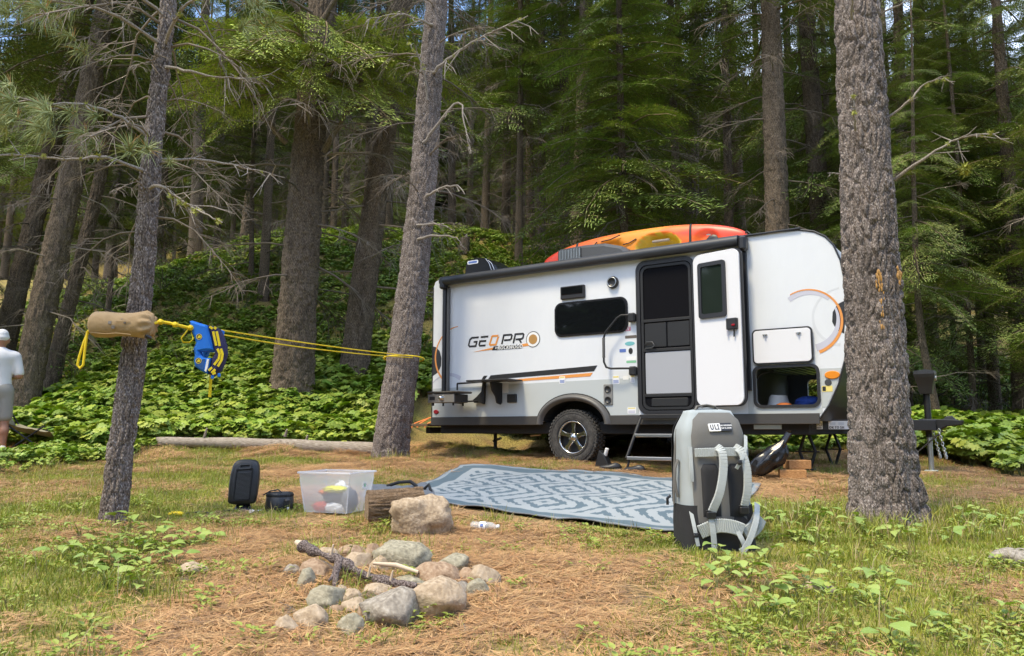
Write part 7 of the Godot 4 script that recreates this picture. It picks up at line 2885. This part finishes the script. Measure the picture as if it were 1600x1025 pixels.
func build_leaf_plants() -> void:
	# broad leaved plants of the foreground: each leaf a piece
	var leaves := []
	for k in 3:
		rng.seed = 500 + k
		var b := MB.new()
		b.col([Color(.22, .32, .065), Color(.275, .375, .08), Color(.33, .41, .095)][k])
		leaf_shape(b, Vector3.ZERO, V(1, 0, 0), V(0, 0, 1), .085, .066, .16)
		leaves.append(b.mesh(M.leaf))
	var spots := [[-2.727, 5.463], [-2.442, 4.867], [-2.609, 5.418], [-2.503, 4.434], [-2.288, 4.307], [-2.196, 4.391], [-2.14, 4.36], [-2.062, 4.434], [-1.994, 3.933], [-1.822, 3.933], [-2.216, 4.73], [-2.246, 4.975], [-2.002, 4.601], [-2.127, 5.187], [-2.058, 4.975], [-1.953, 5.127], [1.878, 5.77], [2.024, 5.696], [2.228, 5.77], [2.36, 6.289], [2.35, 5.55], [2.802, 5.088], [3.365, 5.77], [3.091, 5.269], [1.118, 4.111], [1.201, 4.038], [1.238, 3.823], [1.082, 3.491], [1.446, 4.539], [1.2, 4.6], [1.59, 3.63], [1.457, 3.12], [1.676, 3.331], [2.104, 3.38], [1.337, 3.729], [1.72, 4.405], [1.72, 5.55], [1.9, 5.45], [2.15, 5.5], [1.75, 5.95], [3.2, 5.6], [3.5, 5.9], [2.3, 5.3], [2.5, 5.15], [2.0, 5.2], [1.85, 5.15], [3.3, 5.35], [3.6, 5.5], [2.65, 5.4], [-2.35, 5.25], [-2.5, 5.15], [-2.75, 5.05], [-2.1, 4.75], [-2.35, 4.6], [-1.95, 4.85], [-1.85, 4.4], [-2.6, 4.7], [1.0, 3.9], [1.45, 3.95], [1.75, 3.75], [1.9, 4.2]]
	var k := 0
	for s in spots:
		k += 1
		rng.seed = 600 + k
		var left: bool = s[0] < 0
		var t := thing("broadleaf_plant", "low plant with heart shaped green leaves near the slender pine" if left else ("low plant with heart shaped green leaves between backpack and thick pine" if s[1] > 4.95 else "low plant with heart shaped green leaves in the trampled grass before the backpack"), "plant", V(s[0], gh(s[0], -s[1]), -s[1]), rnd(0, TAU), "broadleaf plants by the slender pine" if left else ("broadleaf plants by the thick pine" if s[1] > 4.95 else "broadleaf plants before the backpack"))
		var n := rng.randi_range(4, 7)
		var stems := MB.new()
		stems.col(Color(.16, .18, .05))
		for i in n:
			var a := TAU * i / n + rnd(-.4, .4)
			var h := rnd(.035, .10) * (1.3 if s[1] > 5.2 else 1.0)
			var r := rnd(.02, .07)
			var p := V(cos(a) * r, h, -sin(a) * r)
			stems.tube(PackedVector3Array([V(0, -.01, 0), V(p.x * .4, h * .6, p.z * .4), p]), PackedFloat32Array([.0025, .002, .0016]), 4, false)
			var o := put(t, "leaf", leaves[rng.randi() % 3], null, p)
			var sc := rnd(.65, 1.2)
			o.basis = (Basis(V(0, 1, 0), a) * Basis(V(0, 0, 1), rnd(-.35, .3)) * Basis(V(1, 0, 0), rnd(-.3, .3))).scaled_local(V(sc, sc, sc))
		put(t, "stems", stems, M.leaf)


# ---------------------------------------------------------------- scene

func make_sky() -> Sky:
	var clouds := FastNoiseLite.new()
	clouds.seed = 9
	clouds.frequency = .012
	clouds.fractal_octaves = 5
	var W := 512
	var H := 256
	var src := clouds.get_seamless_image(W, H, false, false, .2)
	var im := Image.create(W, H, false, Image.FORMAT_RGBA8)
	for j in H:
		for i in W:
			var g := src.get_pixel(i, j).r
			var a := smoothstep(.27, .55, g)
			im.set_pixel(i, j, Color(1, 1, 1, a))
	var sm := ProceduralSkyMaterial.new()
	sm.sky_top_color = Color(.44, .58, .79)
	sm.sky_horizon_color = Color(.75, .83, .92)
	sm.sky_curve = .18
	sm.ground_bottom_color = Color(.22, .21, .16)
	sm.ground_horizon_color = Color(.45, .47, .42)
	sm.sky_cover = ImageTexture.create_from_image(im)
	sm.sky_cover_modulate = Color(.78, .78, .77, 1)
	sm.sun_angle_max = 1.0
	var sky := Sky.new()
	sky.sky_material = sm
	return sky


func _ready() -> void:
	var cam := Camera3D.new()
	cam.name = "camera"
	cam.position = V(0, 1.05, 0)
	cam.rotation_degrees = V(7.42, 0, 0)
	cam.fov = rad_to_deg(2.0 * atan(512.5 / 1209.0))
	cam.far = 600.0
	cam.current = true
	add_child(cam)
	var env := Environment.new()
	env.background_mode = Environment.BG_SKY
	env.sky = make_sky()
	env.background_energy_multiplier = 0.85
	env.tonemap_mode = Environment.TONE_MAPPER_LINEAR
	env.tonemap_exposure = 2.85
	env.sdfgi_enabled = true
	env.ssao_enabled = true
	env.ssil_enabled = true
	var we := WorldEnvironment.new()
	we.name = "world_environment"
	we.environment = env
	add_child(we)
	var sun := DirectionalLight3D.new()
	sun.name = "sun"
	sun.light_energy = 0.5
	sun.light_color = Color(1.0, .935, .80)
	sun.light_angular_distance = 12.0
	sun.shadow_enabled = true
	sun.rotation_degrees = V(-62, -48, 0)
	add_child(sun)

	nz.seed = 3
	nz.frequency = .35
	nz.fractal_octaves = 3
	patch.seed = 8
	patch.frequency = .55
	patch.fractal_octaves = 3
	cell_noise.noise_type = FastNoiseLite.TYPE_CELLULAR
	cell_noise.cellular_return_type = FastNoiseLite.RETURN_DISTANCE2_SUB
	cell_noise.frequency = 1.0
	cell_noise.fractal_type = FastNoiseLite.FRACTAL_NONE
	rng.seed = 1
	make_materials()
	build_ground()
	make_tree_pieces()
	build_near_trees()
	build_forest()
	build_bank()
	build_trailer()
	build_kayak()
	build_trailer_gear()
	build_stones()
	build_rug()
	build_pack()
	build_camp()
	build_rope_line()
	build_man()
	build_cover()
	build_leaf_plants()
